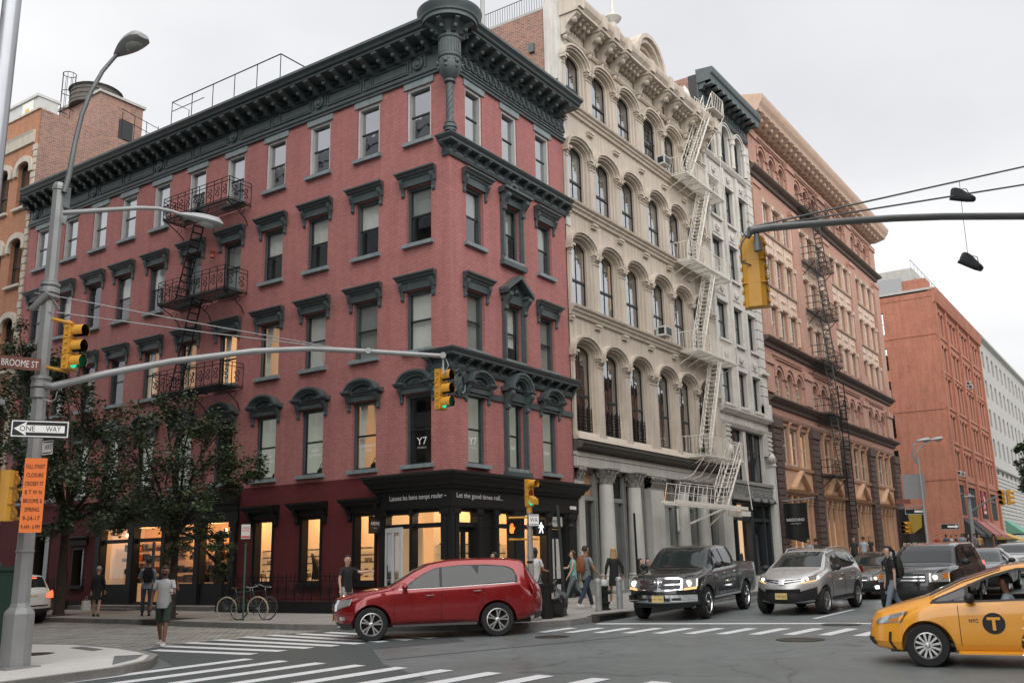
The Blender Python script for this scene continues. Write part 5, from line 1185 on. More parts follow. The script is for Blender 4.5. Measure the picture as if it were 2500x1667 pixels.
for q in sidew: k.put(R2, T2S(6.1, 0, q[2]))
for a, b_ in ((1, 5), (6.5, 11.8), (13.4, 19), (20.6, 26)):
    g = MB(T2); n_ = 4
    for i in range(n_+1): u = a+(b_-a)*i/n_; g.box(u-.08, u+.08, -.3, -.1, 5.9, 9.1)
    g.box(a, b_, -.3, -.1, 8.1, 8.25); wo = part('loft_window', g, M['slate'], R2); g = MB(T2); g.quad((a, -.25, 5.9), (b_, -.25, 5.9), (b_, -.25, 9.1), (a, -.25, 9.1)); part('pane', g, M['glass_dark'], wo)
    g = MB(T2); g.box(a, b_, .01, .05, 2.2, 5.0); part('shopfront', g, M['black_paint'], R2)
g = MB(T2); g.box(.3, 2.6, -3, -.5, 29.9, 31.4); part('chimney', g, M['orange_brick'], R2)
g = MB(T2); g.box(8, 28, -14, -3.2, 29.8, 35.0); g.box(-.12, .5, -24, .1, 29.95, 30.2); ph = part('penthouse', g, M['limestone'], R2)
g = MB(T2)
for k in range(6): g.box(9+k*3.2, 11.4+k*3.2, -3.2, -3.15, 31, 34)
g.box(7.95, 8, -10, -4.5, 31, 34); part('pane', g, M['glass_dark'], ph)
g = MB(T2); [g.tube([(8+k*2, -3.3, 35), (8+k*2, -3.3, 36)], .03, 4) for k in range(10)]; g.tube([(8, -3.3, 36), (28, -3.3, 36)], .04, 4); part('roof_railing', g, M['steel'], ph)
def awning(T, a, b_, z1, z0, d, m_, label, n0=.06):
    g = MB(T); g.add([(a, n0, z1), (b_, n0, z1), (b_, d, z0), (a, d, z0), (a, d, z0-.25), (b_, d, z0-.25)], [(0, 1, 2, 3), (3, 2, 5, 4)]); g.add([(a, n0, z1), (a, d, z0), (a, n0, z0)], [(0, 1, 2)]); g.add([(b_, n0, z1), (b_, d, z0), (b_, n0, z0)], [(0, 1, 2)])
    g.tube([(a, n0, z1), (b_, n0, z1)], .05, 4); single('awning', g, m_, label, 'awning', 'shop awnings on the far red brick block')
M['aw_red'] = plain('dusty_red_canvas', (.33, .13, .12), .85); M['aw_black'] = plain('black_canvas', (.03, .035, .035), .85); M['aw_green'] = plain('green_canvas', (.12, .3, .24), .85); M['aw_yellow'] = plain('ochre_canvas', (.5, .33, .1), .85)
awning(T2, 1.2, 4.6, 5.6, 3.9, 1.6, M['aw_black'], 'black awning nearest the corner of the far red brick block'); awning(T2, 5.8, 8.4, 5.6, 3.9, 1.6, M['aw_black'], 'narrower black awning, second along the far red brick block')
awning(T2, 9.6, 14.0, 5.6, 4.0, 1.7, M['aw_red'], 'left one of the two dusty red awnings on the far brick block'); awning(T2, 15.0, 20, 5.6, 4.0, 1.7, M['aw_red'], 'right one of the two dusty red awnings on the far brick block')
awning(T2, 22, 30, 4.6, 3.6, 2.4, M['aw_yellow'], 'ochre yellow awning low down past the red awnings')
g = MB(T2); g.box(13.2, 15.2, .3, .36, 6.3, 8.9); fl = single('banner', g, plain('crimson_banner', (.3, .02, .05), .7), 'crimson vertical banner on the far red brick block above the awnings', 'banner')
g = MB(T2); g.lathe([(.35, 0), (.35, .06)], (14.2, .4, 8.0), 12, 1); g.box(13.9, 14.5, .37, .4, 7.0, 7.7); g.box(13.4, 15.0, .37, .4, 6.4, 6.7); q = g.mesh('m', plain('banner_pale', (.8, .45, .35), .7), fl.location); link('banner_emblem', q, fl)
for u, z in ((2.0, 10.0), (4.0, 10.0), (15.4, 21.5), (16.8, 21.3)): ac(T2, u, z, R2)
R3 = empty('office_block', (113, 0, 2.7), 'pale grey stone office block at the far end of the avenue', 'building'); T3 = facade((113.2, 0, 0), (1, 0, 0), (0, -1, 0))
g = MB(T3); hs = [(u, u+1.6, z, z+2.3) for u in [1.2+3.9*k for k in range(14)] for z in (26.0-3.9*j for j in range(6))]
wall_grid(g, 0, 56, 2.4, 30.2, hs, .3); g.box(0, .3, -20, -.05, 2.4, 30.2); part('wall', g, M['limestone'], R3)
g = MB(T3); g.box(0, 56, -.9, -.8, 2.4, 30); g.box(14, 40, -10, -2, 30, 32.5); part('room', g, M['room_grey'], R3)
g = MB(T3); [g.quad((h[0], -.2, h[2]), (h[1], -.2, h[2]), (h[1], -.2, h[3]), (h[0], -.2, h[3])) for h in hs]; o = part('pane', g, M['glass_sky'], R3)
g = MB(T3)
for k in range(18): g.box(0, 56, 0, .1, 3+k*.5, 3.4+k*.5)
mold(g, 0, 56, [(0, 12.4), (.4, 12.6), (.4, 12.8), (0, 12.9)]); mold(g, 0, 56, [(0, 29.6), (.5, 29.9), (.5, 30.2), (0, 30.3)]); part('trim', g, M['limestone'], R3)
awning(T3, 1.5, 9, 6.2, 4.4, 2.2, M['aw_green'], 'pale green awning on the grey stone block at the far end of the avenue')
LB = empty('arched_brick_building', (0, 27, .2), 'orange brick building with white arched window heads and quoins beyond the red building', 'building')
T4 = facade((0, 26.65, 0), (0, 1, 0), (-1, 0, 0))
wins4 = [(1.05+1.95*k) for k in range(6)]; rw4 = [(19.9, 22.1), (15.75, 18.0), (11.4, 13.9), (7.2, 9.6), (3.0, 5.4)]
g = MB(T4); wall_grid(g, 0, 13, .1, 25.1, [(c-.55, c+.55, a, b_+.3) for c in wins4 for a, b_ in rw4], .35)
for c in wins4:
    for a, b_ in rw4: arch_fill(g, c, .55, b_, .3, b_+.3, depth=.35)
part('wall', g, M['tan_brick'], LB)
g = MB(T4); g.box(.02, .05, -20, -.02, 15, 25.1); g.box(0, 13, -.6, -.02, 25.0, 25.1); part('party_wall', g, M['side_brick'], LB)
g = MB(T4); g.box(0.06, 13, -20, -.4, 24.8, 24.9); g.box(.2, 13, -1.6, -1.5, .2, 24.8); part('roof', g, M['room'], LB)
g = MB(T4)
for k in range(62): 
    w_ = .34 if k % 2 else .24
    if .4+.38*k < 23.2: g.box(-.02, w_, -.0, .07, .4+.38*k, .72+.38*k)
mold(g, .3, 13, [(0, 23.3), (.1, 23.3), (.14, 23.8), (.2, 23.95), (0, 24.0)]); g.box(0, 13, -.3, .08, 25.1, 25.2)
part('white_trim', g, M['cream_trim'], LB)
def hd4(h):
    g = MB(); arch_band(g, 0, .57, .85, h-.05, .32, .62, 0, .14); [g.box(s*.74-.14, s*.74+.14, 0, .14, h-.4, h-.05) for s in (-1, 1)]; g.box(-.7, .7, -.1, .16, -.14, -.01); return ('arch_hood', g, M['cream_trim'], None)
k = Win(DL, [hd4(2.2), ('sash', arched_sash(.55, 2.2, .3, -.26, 1), M['sash_dark'], None), ('pane', arched_pane(.55, 2.2, .3, -.26), M['glass_sky'], None)])
k2 = Win(DL, [hd4(2.4), ('sash', arched_sash(.55, 2.4, .3, -.26, 1), M['sash_dark'], None), ('pane', arched_pane(.55, 2.4, .3, -.26), M['glass'], None), ('blind', blind_mb(1.0, .3, 2.3, -.5), M['blind_grey'], None)])
for c in wins4:
    for j, (a, b_) in enumerate(rw4): (k if j < 2 else k2).put(LB, T4(c, 0, a), 'window')
g = MB(T4); g.box(1.9, 6, -1.9, -.8, 24.9, 26.7); g.box(1.85, 6.1, -2.0, -.7, 26.7, 26.85); g.cur = 1; g.box(2.3, 3.4, -.79, -.75, 25.2, 26.6); g.cur = 2; g.box(2.7, 3.0, -.74, -.72, 25.9, 26.2)
part('roof_unit', g, [M['sash_white'], M['room_grey'], plain('yellow_label', (.7, .5, .12), .7)], LB)
pc = at_x(246.5, 225, 5.0); pr = at_y(350, 266, pc.y); pl = at_x(180.5, 262, 5.0)
g = MB(); x0, x1, y0, y1, zt = pc.x, pr.x, pc.y, pl.y+1.5, pc.z
TOW = empty('water_tower_house', (x0, y0, 18), 'square brick rooftop stair tower carrying a dark wooden water tank', 'tower')
g.box(x0, x1, y0, y1, 19.8, zt); part('wall', g, M['side_brick'], TOW)
g = MB(); g.box(x0-.12, x1+.12, y0-.12, y1+.1, zt, zt+.16); part('coping', g, M['limestone'], TOW)
g = MB(); g.box(x0+1.3, x0+2.2, y0-.05, y0, zt-2.6, zt-1.2); g.box(x0+1.2, x0+3.0, y0-.8, y0, zt-2.75, zt-2.65); part('door', g, M['sash_dark'], TOW)
g = MB()
for y in (y0-.8,): 
    for z in (zt-1.75, zt-1.15): g.tube([(x0+.9, y, z+.2), (x1+.6, y, z-.1)], .02, 4)
for k in range(5): g.tube([(x0+1+k*.8, y0-.8, zt-2.7), (x0+1+k*.8, y0-.8, zt-1.1)], .02, 4)
part('railing', g, M['iron_black'], TOW)
cx, cy = (x0+x1)/2-.4, y0+2.2
g = MB(); g.lathe([(1.45, zt-.1), (1.4, zt+1.0)], (cx, cy, 0), 26); [g.lathe([(1.47, zt+z), (1.47, zt+z+.05)], (cx, cy, 0), 26) for z in (.1, .4, .7, .95)]; tk = part('water_tank', g, plain('weathered_tank', (.12, .11, .1), .9, var=.4), TOW, 30)
g = MB(); g.lathe([(1.55, zt+1.0), (1.45, zt+1.08), (0, zt+1.75)], (cx, cy, 0), 26); part('tank_roof', g, M['roof'], tk, 30)
lx, ly = at_x(168, 210, 5.0).x-1.0, at_x(168, 210, 5.0).y
g = MB(); lc = at_depth(170, 190, (pl-CAM).dot(FWD)+.5); lb = at_depth(152, 270, (pl-CAM).dot(FWD)+.5)
for k in range(8): a = 2*pi*k/8; g.tube([(lc.x+.38*cos(a), lc.y+.38*sin(a), zt-3), (lc.x+.38*cos(a), lc.y+.38*sin(a), lc.z+.2)], .015, 4)
for z in (lc.z+.2, lc.z-1.0, lc.z-2.2): g.tube([(lc.x+.38*cos(2*pi*k/12), lc.y+.38*sin(2*pi*k/12), z) for k in range(13)], .025, 4)
part('caged_ladder', g, M['iron_black'], TOW)
RR = MB()
rp = [at_x(421, 251, 3.0), at_x(686, 132, 3.0)]
zt_ = (rp[0].z+rp[1].z)/2
for y in [rp[1].y+(rp[0].y-rp[1].y)*k/5 for k in range(6)]: RR.tube([(3, y, 19.8), (3, y, zt_)], .02, 4)
RR.tube([(3, rp[1].y, zt_), (3, rp[0].y, zt_)], .028, 4); RR.tube([(3, rp[1].y, zt_), (6.5, rp[1].y, zt_)], .028, 4); RR.tube([(3, rp[0].y, zt_-.5), (3, rp[0].y-2.5, zt_-.5)], .02, 4); RR.tube([(6.5, rp[1].y, 19.8), (6.5, rp[1].y, zt_)], .02, 4); RR.tube([(3, rp[0].y, zt_), (4, rp[0].y, zt_), (4, rp[0].y, 19.8)], .02, 4)
single('roof_railing', RR, M['iron_black'], 'thin black pipe railing on the red building roof against the sky', 'railing')
g = MB(); g.box(1.6, 2.6, 19.5, 23, 20.6, 20.75); [g.box(1.6, 1.66, 19.5+k*.85, 19.6+k*.85, 19.8, 20.6) for k in range(5)]; g.box(1.6, 1.65, 19.5, 23, 20.2, 20.3); single('roof_duct', g, M['steel'], 'low pale metal duct frame on the red roof in front of the brick stair tower', 'duct')
pv = at_y(1178, 20, 1.0); g = MB(); g.tube([(pv.x, 1.0, 19.8), (pv.x, 1.0, pv.z+2)], .09, 10); g.lathe([(.12, 19.9), (.12, 20.2)], (pv.x, 1, 0), 10); single('flue_pipe', g, M['steel'], 'slim metal flue pipe rising beside the corner turret', 'pipe')
MOD = empty('modern_building', (-15.6, 0, 0), 'grey metal and glass building with a round corner column at the left edge', 'building')
bx = None
for yy in [k*.05 for k in range(-60, 200)]:
    pass
P0 = at_x(20, 264, -15.35)
yb = P0.y
g = MB(); g.tube([(-15.5, yb-.0, .0), (-15.5, yb, 27.4)], .17, 20); part('column', g, plain('silver_column', (.42, .44, .47), .35, metal=.6, var=.1, scale=1), MOD, 40)
g = MB(); 
for k in range(8):
    z = 2.5+k*3.3
    g.box(-34, -15.75, yb+.1, yb+.25, z, z+.8); g.box(-15.9, -15.68, yb+.25, yb+40, z, z+.8)
for k in range(9): g.box(-17.7-k*2, -17.6-k*2, yb+.06, yb+.28, 0, 27.4)
for k in range(20): g.box(-15.9, -15.64, yb+.3+k*2, yb+.4+k*2, 0, 27.4)
g.box(-34, -15.7, yb+.3, yb+40, 26.8, 27.4); part('frame', g, plain('brushed_panel', (.3, .31, .32), .45, metal=.4), MOD)
g = MB(); g.box(-34, -15.8, yb+.18, yb+.2, .2, 27.2); g.box(-15.82, -15.8, yb+.2, yb+40, .2, 27.2); part('pane', g, M['glass_dark'], MOD)
g = MB(); g.box(-33.5, -16.4, yb+.8, yb+39, .1, 27); part('interior', g, M['room'], MOD)
lg = at_depth(8, 1020, 15.0)
def opp(x0, x1, y0, h, mt, label, face_y=True):  # unseen blocks added only for window reflections and light
    B = empty('added_brick_block', (x0, y0, 0), label, 'building'); T = facade((x0, y0, 0), (1, 0, 0), (0, 1, 0))
    W = x1-x0; n_ = int(W/2.4); hs = [(.8+k*2.4, 2.0+k*2.4, z, z+2.0) for k in range(n_) for z in [1.2+3.6*j for j in range(int(h/3.6))]]
    g = MB(T); wall_grid(g, 0, W, -1, h, hs, .25); g.box(0, W, -12, -.3, h-.3, h); g.box(0, .2, -12, -.3, -1, h); g.box(W-.2, W, -12, -.3, -1, h); g.box(0, W, -12.2, -12, -1, h); part('wall', g, mt, B)
    g = MB(T); g.box(.2, W-.2, -1.2, -1.1, 0, h-.3); part('room', g, M['room'], B)
    g = MB(T); [g.quad((a, -.15, c_), (b_, -.15, c_), (b_, -.15, d_), (a, -.15, d_)) for a, b_, c_, d_ in hs]; part('pane', g, M['glass'], B)
    g = MB(T); mold(g, 0, W, [(0, h-.8), (.3, h-.6), (.6, h-.2), (.6, h+.1), (0, h+.2)]); part('cornice', g, M['tan_dark'], B)
opp(-3, 22, -25, 21, M['tan_brick'], 'tan brick block added out of view along the avenue for reflections and light')
opp(22.5, 55, -25, 24, M['old_brick'], 'dark red brick block added out of view opposite the orange building for reflections')
opp(56, 100, -25, 19, M['pale_brick'], 'pale brick block added out of view opposite the warehouse for reflections')
opp(-60, -6, -25, 17, M['old_brick'], 'dark brick block added behind the photographer for reflections and light')
Rh = Vector((sin(_y), -cos(_y), 0)); Fh = Vector((cos(_y), sin(_y), 0))
def yawof(alpha): d = Rh*cos(radians(alpha))+Fh*sin(radians(alpha)); return atan2(d.y, d.x)
M['signal_yellow'] = plain('signal_yellow', (.62, .31, .035), .45, var=.15, scale=6)
M['silver'] = plain('painted_silver', (.36, .37, .375), .5, metal=.25, var=.15, scale=2, streak=.12)
M['arm_dark'] = plain('dark_silver', (.17, .185, .185), .5, metal=.3, var=.15)
M['lens_black'] = plain('dark_lens', (.01, .01, .01), .25)
M['lens_red'] = plain('unlit_red_lens', (.2, .03, .015), .3)
M['green_on'] = emis('green_lamp_on', (.02, .55, .28), .9); M['red_hand'] = emis('orange_hand_lamp', (1, .22, .04), 1.1); M['white_man'] = emis('white_walking_lamp', (.95, 1, .95), 1.1)
def signal_head(loc, yaw, label, group=None, lit=2, tilt=None, sag=False, backhex=True):
    # faces local +x ; origin at the bottom centre
    e = empty('traffic_signal', loc, label, 'traffic light', group, yaw)
    g = MB(); S_ = .305
    pr = [(-.12, -.075), (-.12, .075), (-.08, .13), (.06, .155), (.06, -.155), (-.08, -.13)]
    g.prism(pr, 0, 3*S_, 2)
    for k in range(3): g.box(.06, .085, -.15, .15, k*S_+.008, (k+1)*S_-.008)
    for k in range(1, 3): g.box(-.122, .062, -.157, .157, k*S_-.004, k*S_+.004)
    for k in range(3):
        for s in (-1, 1): g.box(-.02, .04, s*.16-.012, s*.16+.012, k*S_+.06, k*S_+.1); g.box(-.02, .04, s*.16-.012, s*.16+.012, k*S_+.2, k*S_+.24)
    lpart('housing', g, M['signal_yellow'], e)
    for k in range(3):
        z = (k+.5)*S_
        g = MB()
        if sag and k == 2: g.lathe([(.125, .08), (.13, .36)], (0, 0, z), 18, 0, radians(-60), radians(240)); 
        elif sag and k == 1: g.add([(.12, -.13, z-.1), (.12, .13, z-.1), (.3, .13, z-.22), (.3, -.13, z-.22), (.3, .13, z-.4), (.3, -.13, z-.4), (.12, .13, z-.34), (.12, -.13, z-.34)], [(0, 1, 2, 3), (3, 2, 4, 5), (1, 2, 4, 6), (0, 3, 5, 7)])
        elif sag: continue
        else: g.lathe([(.128, .08), (.128, .31)], (0, 0, z), 20, 0, radians(-40), radians(220))
        v = g.mesh('visor', M['signal_yellow'])
        o = link('visor', v, e)
    for k, nm in enumerate(('green', 'amber', 'red')):
        z = (k+.5)*S_; g = MB(); g.lathe([(.12, .088), (.11, .1), (0, .115)], (0, 0, z), 18, 0)
        on = (k == 0 and lit == 2)
        lpart('lens', g, M['green_on'] if on else (M['lens_red'] if sag else M['lens_black']), e, smooth=40)
    for k in range(3):
        g = MB(); z = (k+.5)*S_
        g.lathe([(.124, .084), (.124, .3)], (0, 0, z), 18, 0, radians(-40), radians(220)); lpart('visor_lining', g, M['lens_black'], e) if not sag else None
    return e
PX, PY = -13.97, -.83; pz = gz(PX)+.15
POLE = empty('signal_pole', (PX, PY, pz), 'tall tapered octagonal silver signal pole on the near corner with long mast arm', 'pole')
g = MB(); g.lathe([(.27, 0), (.27, .95), (.25, 1.0), (.19, 1.06), (.165, 1.14)], (PX, PY, pz), 8); g.box(PX-.32, PX+.32, PY-.32, PY+.32, pz-.05, pz+.03); part('base', g, M['silver'], POLE)
g = MB(); g.lathe([(.165, 1.1), (.135, 4.0), (.115, 9.25), (.135, 9.27), (.135, 9.34), (.1, 9.42), (0, 9.44)], (PX, PY, pz), 8)
for z in (2.05, 3.35, 5.0, 7.3): g.lathe([(.155-.004*z, z), (.175-.004*z, z+.01), (.175-.004*z, z+.04), (.155-.004*z, z+.05)], (PX, PY, pz), 16)
part('shaft', g, M['silver'], POLE)
tip = at_depth(1082, 868, 21.5); st0 = Vector((PX, PY, 5.22)); mid = [at_depth(*q) for q in ((130, 943, 18.5), (260, 912, 18.9), (420, 882, 19.4), (620, 857, 20.1), (760, 851, 20.6), (900, 858, 21.0), (1000, 864, 21.3), (1082, 869, 21.5))]
g = MB(); g.tube([st0]+mid, [.075, .075, .07, .066, .062, .058, .056, .053, .05], 12); 
for z in (5.05, 5.3): g.lathe([(.17, z-.09), (.17, z+.09)], (PX, PY, 0), 10)
for p in (mid[-1], mid[5]): g.tube([p+Vector((-.08, -.06, 0)), p+Vector((.02, .02, 0))], .068, 12)
q = at_depth(150, 955, 18.4); g.tube([at_depth(105, 973, 18.4), at_depth(125, 980, 18.4), at_depth(136, 974, 18.4), at_depth(140, 955, 18.4)], .014, 5)
g.tube([mid[-1], mid[-1]+Vector((0, 0, -.25)), mid[-1]+Vector((-.02, -.02, -.42))], .022, 6)
a_ = mid[-1]; g.tube([a_+Rh*.06+Vector((0, 0, -.06)), a_+Rh*.12+Vector((0, 0, -.22)), a_+Rh*.06+Vector((0, 0, -.34)), a_-Rh*.05+Vector((0, 0, -.26))], .012, 5)
part('mast_arm', g, M['silver'], POLE, 40)
w_end = at_depth(838, 852, 20.8)
for nm, pts in (('guy_wire', [(at_depth(138, 723, 19.0)), w_end]), ('guy_wire', [at_depth(136, 762, 18.9), w_end])):
    g = MB(); g.tube([pts[0], (pts[0]+pts[1])/2-Vector((0, 0, .02)), pts[1]], .012, 5); part('guy_wire', g, M['silver'], POLE)
def lamp(pts, rad, hd, hyaw, hpitch, label_part):
    g = MB(); g.tube(pts, rad, 8); part('lamp_arm', g, M['silver'] if rad[0] > .04 else M['steel'], POLE, 40)
def cobra(loc, yaw, pitch, parent, scale=1.0, mt=None):
    g = MB(); rows = []
    for k in range(9):
        t = k/8; x = -.1+.78*t; w_ = .05+.13*sin(min(1, t*1.15)*pi*.62); h = .05+.085*sin(min(1, t*1.3)*pi*.6); 
        if k == 8: w_ *= .55; h *= .4
        rows.append([(x, w_*cos(a*pi/6), (h if sin(a*pi/6) > 0 else h*.45)*sin(a*pi/6)) for a in range(12)])
    g.grid(rows, True); g.add(rows[-1], [tuple(range(12))])
    R_ = Matrix.Rotation(yaw, 4, 'Z') @ Matrix.Rotation(-pitch, 4, 'Y')
    w = wloc(parent); me = g.mesh('head', mt or M['silver'], smooth=40); o = link('lamp_head', me, parent, Vector(loc)-w); o.rotation_euler = R_.to_euler(); o.scale = (scale,)*3
    g = MB(); g.sphere((.42, 0, -.03), .13, 12, 8, (1.4, .95, .75)); link('lamp_glass', g.mesh('gl', plain('frosted_lens%d' % len(bpy.data.materials), (.3, .31, .3), .15, var=.2), smooth=60), o)
    return o
ap = [at_depth(*q) for q in ((157, 470, 19.5), (168, 430, 19.6), (183, 350, 19.8), (200, 280, 20.0), (222, 225, 20.1), (250, 175, 20.3), (280, 140, 20.5), (292, 130, 20.6))]
g = MB(); g.tube(ap, [.06, .055, .05, .05, .046, .044, .042, .04], 10); g.box(PX-.02, PX+.2, PY-.1, PY+.08, 8.9, 9.35); part('lamp_arm', g, M['arm_dark'], POLE, 40)
d_ = (at_depth(345, 92, 20.1)-ap[-1]); cobra(ap[-1], atan2(d_.y, d_.x), atan2(d_.z, math.hypot(d_.x, d_.y))*.8, POLE, 1.35, M['silver'])
ap = [at_depth(*q) for q in ((155, 520, 19.3), (260, 513, 19.4), (340, 508, 19.5), (385, 509, 19.6), (420, 516, 19.7), (455, 528, 19.8))]
g = MB(); g.tube(ap, [.055, .05, .045, .04, .036, .034], 10); g.box(PX-.05, PX+.16, PY-.1, PY+.1, 8.55, 8.75); part('lamp_arm', g, M['silver'], POLE, 40)
d_ = (at_depth(530, 548, 20.0)-ap[-1]); cobra(ap[-1], atan2(d_.y, d_.x), atan2(d_.z, math.hypot(d_.x, d_.y)), POLE, 1.08, M['silver'])
g = MB(); a_, b_ = at_depth(78, 755, 18.9), at_depth(118, 715, 18.9); g.tube([a_, b_], .065, 12); g.tube([b_, b_+Vector((.3, .1, -.25))], .03, 6); g.tube([at_depth(66, 752, 18.9), at_depth(128, 762, 18.9)], .012, 5); g.tube([at_depth(84, 715, 18.9), at_depth(135, 722, 18.9)], .012, 5); part('camera_tube', g, M['silver'], POLE, 40)  # tubular camera held beside the shaft on thin bars
for z in (7.05, 6.95, 5.15): 
    g = MB(); g.lathe([(.15, z), (.19, z+.02), (.19, z+.07), (.15, z+.09), (.15, z+.15), (.19, z+.17), (.19, z+.22), (.15, z+.24)], (PX, PY, 0), 16); part('clamp', g, M['silver'], POLE)
g = MB()
for (px, py), (qx, qy) in (((134, 780), (178, 789)), ((120, 897), (165, 907))): g.tube([at_depth(px-6, py-1, 18.7), at_depth(qx, qy, 18.6)], .035, 8)
for (px, py), (qx, qy) in (((0, 1193), (56, 1196)), ((0, 1263), (48, 1266))): g.tube([at_depth(px-30, py, 17.6), at_depth(qx, qy, 17.8)], .03, 8)
part('signal_bracket', g, M['signal_yellow'], POLE, 40)
YS = atan2(-.93, .37)
h1 = at_depth(167, 903, 18.55); signal_head(h1, YS, 'yellow traffic light with green lit, bolted to the side of the near corner pole')
h2 = at_depth(1076, 1000, 21.5); signal_head(h2, atan2(-.99, .08), 'yellow traffic light with green lit, hanging from the tip of the near mast arm')
h3 = at_depth(8, 1272, 17.4); signal_head(h3, YS+pi*.62, 'yellow signal head turned away, cropped at the left edge beside the orange notice', lit=0)
def sign(px, py, d, w_, h_, alpha, mt, name, label, cat, texts=(), tm=None, border=None, arrow=None, group=None, tilt=0):
    P = at_depth(px, py, d)
    e = empty(name, P, label, cat, group, yawof(alpha))
    g = MB(); g.box(-w_/2, w_/2, 0, .012, -h_/2, h_/2); o = lpart('plate', g, mt, e)
    if border:
        g = MB(); b = .018
        for x0, x1, z0, z1 in ((-w_/2+b, w_/2-b, h_/2-2*b, h_/2-b), (-w_/2+b, w_/2-b, -h_/2+b, -h_/2+2*b), (-w_/2+b, -w_/2+2*b, -h_/2+2*b, h_/2-2*b), (w_/2-2*b, w_/2-b, -h_/2+2*b, h_/2-2*b)): g.box(x0, x1, -.003, 0, z0, z1)
        lpart('border', g, border, e)
    if arrow:
        g = MB(); g.prism(arrow, -.004, -.001, 1); lpart('arrow', g, M['white_text'], e)
    if texts:
        g = MB()
        for t, hh, wd, x, z in texts: put_text(g, t, hh, lambda a, b_: (x+a, -.006, z+b_), width=wd)
        lpart('lettering', g, tm or M['white_text'], e)
    return e
M['sign_brown'] = plain('brown_sign', (.2, .075, .055), .5); M['sign_black'] = plain('black_sign', (.012, .014, .014), .5); M['sign_white'] = plain('white_sign', (.7, .7, .68), .5, var=.08); M['black_text'] = plain('black_lettering', (.01, .01, .01), .6, var=.02); M['red_text'] = plain('red_lettering', (.6, .06, .05), .6, var=.02)
M['sign_orange'] = plain('orange_paper', (.85, .2, .04), .6, var=.1, scale=2)
sign(49, 886, 18.3, .74, .24, 38, M['sign_brown'], 'street_sign', 'brown street name sign reading BROOME ST on the near pole', 'sign', [('BROOME ST', .13, .64, 0, -.07)], border=None)
sign(84, 868, 18.9, .5, .2, -50, M['sign_brown'], 'street_sign', 'brown street name sign edge-on behind the BROOME ST sign', 'sign', [('Y ST', .11, .3, 0, -.05)])
aw = lambda w_, h_: [(-w_/2+.06, 0), (-w_/2+.27, h_*.4), (-w_/2+.25, h_*.2), (w_/2-.08, h_*.2), (w_/2-.08, -h_*.2), (-w_/2+.25, -h_*.2), (-w_/2+.27, -h_*.4)]
sign(98, 1047, 17.6, .98, .33, 22, M['sign_black'], 'one_way_sign', 'black and white ONE WAY arrow sign pointing left on the near pole', 'sign', [('ONE', .095, .25, -.21, -.045), ('WAY', .095, .25, .22, -.045)], M['black_text'], M['white_text'], aw(.98, .33))
sign(116, 1092, 17.9, .36, .3, -30, M['sign_black'], 'one_way_sign', 'smaller black ONE WAY sign half hidden behind the near pole', 'sign', [('WAY', .1, .2, .02, -.045)], M['black_text'], M['white_text'], [(-.15, -.09), (.13, -.09), (.13, .09), (-.15, .09)])
lines = ['FULL STREET', 'CLOSURE', 'CROSBY ST', 'B T W N', 'BROOME &', 'SPRING', '9-24-17', '9 AM - 6 PM']
sign(81, 1208, 17.45, .37, 1.34, 18, M['sign_orange'], 'street_notice', 'orange hand lettered street closure notice wrapped on the near pole', 'notice', [(t, .075, min(.31, .04*len(t)), 0, .48-.155*k) for k, t in enumerate(lines)], M['black_text'])
P = at_depth(18, 1490, 19.7); P.z = gz(P.x)+.15
e = empty('control_cabinet', P, 'dark green traffic control cabinet behind the base of the near signal pole', 'cabinet', rz=.15)
M['green_paint'] = plain('dark_green_paint', (.02, .06, .045), .5, var=.2)
g = MB(); g.box(-.75, .12, -.2, .35, .1, 1.72); g.box(-.79, .16, -.24, .39, 1.72, 1.8); g.box(-.6, .0, -.215, -.2, .2, 1.6); lpart('body', g, M['green_paint'], e)
g = MB(); g.lathe([(.1, 1.8), (.09, 1.87), (.0, 1.92)], (-.3, .05, 0), 12); lpart('cap', g, M['green_paint'], e); g = MB(); g.box(-.7, .1, -.18, .33, 0, .1); lpart('plinth', g, M['pave_pale'], e)
P = at_depth(-40, 1060, 14.5); g = MB(); g.box(P.x-.5, P.x+.12, P.y-.1, P.y+.3, P.z-.03, P.z+.47); g.box(P.x-.52, P.x+.2, P.y-.14, P.y+.34, P.z+.47, P.z+.54); g.box(P.x-.52, P.x+.14, P.y-.12, P.y+.32, P.z-.1, P.z-.03); g.box(P.x-.4, P.x-.2, P.y, P.y+.2, gz(P.x), P.z-.3)
single('utility_box', g, M['silver'], 'grey metal post box cropped by the left edge of the view', 'box')
ar = [at_depth(*q) for q in ((1822, 578, 12.0), (1834, 563, 12.0), (1880, 556, 12.03), (1960, 549, 12.1), (2060, 541, 12.2), (2180, 533, 12.4), (2300, 529, 12.6), (2500, 528, 13.0), (2900, 560, 13.9), (3250, 640, 14.6))]
pb = Vector((ar[-1].x, ar[-1].y, gz(ar[-1].x)+.15))
A2 = empty('signal_pole', pb, 'dark grey signal mast arm reaching in from the right edge of the view', 'pole')
g = MB(); g.tube(ar, [.05, .052, .048, .046, .046, .047, .048, .05, .06, .075], 14); part('mast_arm', g, M['arm_dark'], A2, 40)
g = MB(); g.lathe([(.27, 0), (.27, 1), (.17, 1.1), (.12, 8.5), (0, 8.6)], tuple(pb), 8); part('shaft', g, M['arm_dark'], A2)
g = MB(); t0 = at_depth(1847, 572, 12.0); g.tube([t0, t0+Vector((0, 0, -.12))], .035, 10); g.tube([t0+Vector((0, 0, -.1)), t0+Vector((0, 0, -.22))], .05, 10); g.tube([ar[0], at_depth(1812, 590, 12), at_depth(1808, 605, 12), at_depth(1812, 640, 12), at_depth(1840, 650, 12.1)], .012, 5)
g.tube([at_depth(1828, 556, 11.95), at_depth(1828, 578, 11.95)], .02, 6); part('signal_hanger', g, M['arm_dark'], A2)
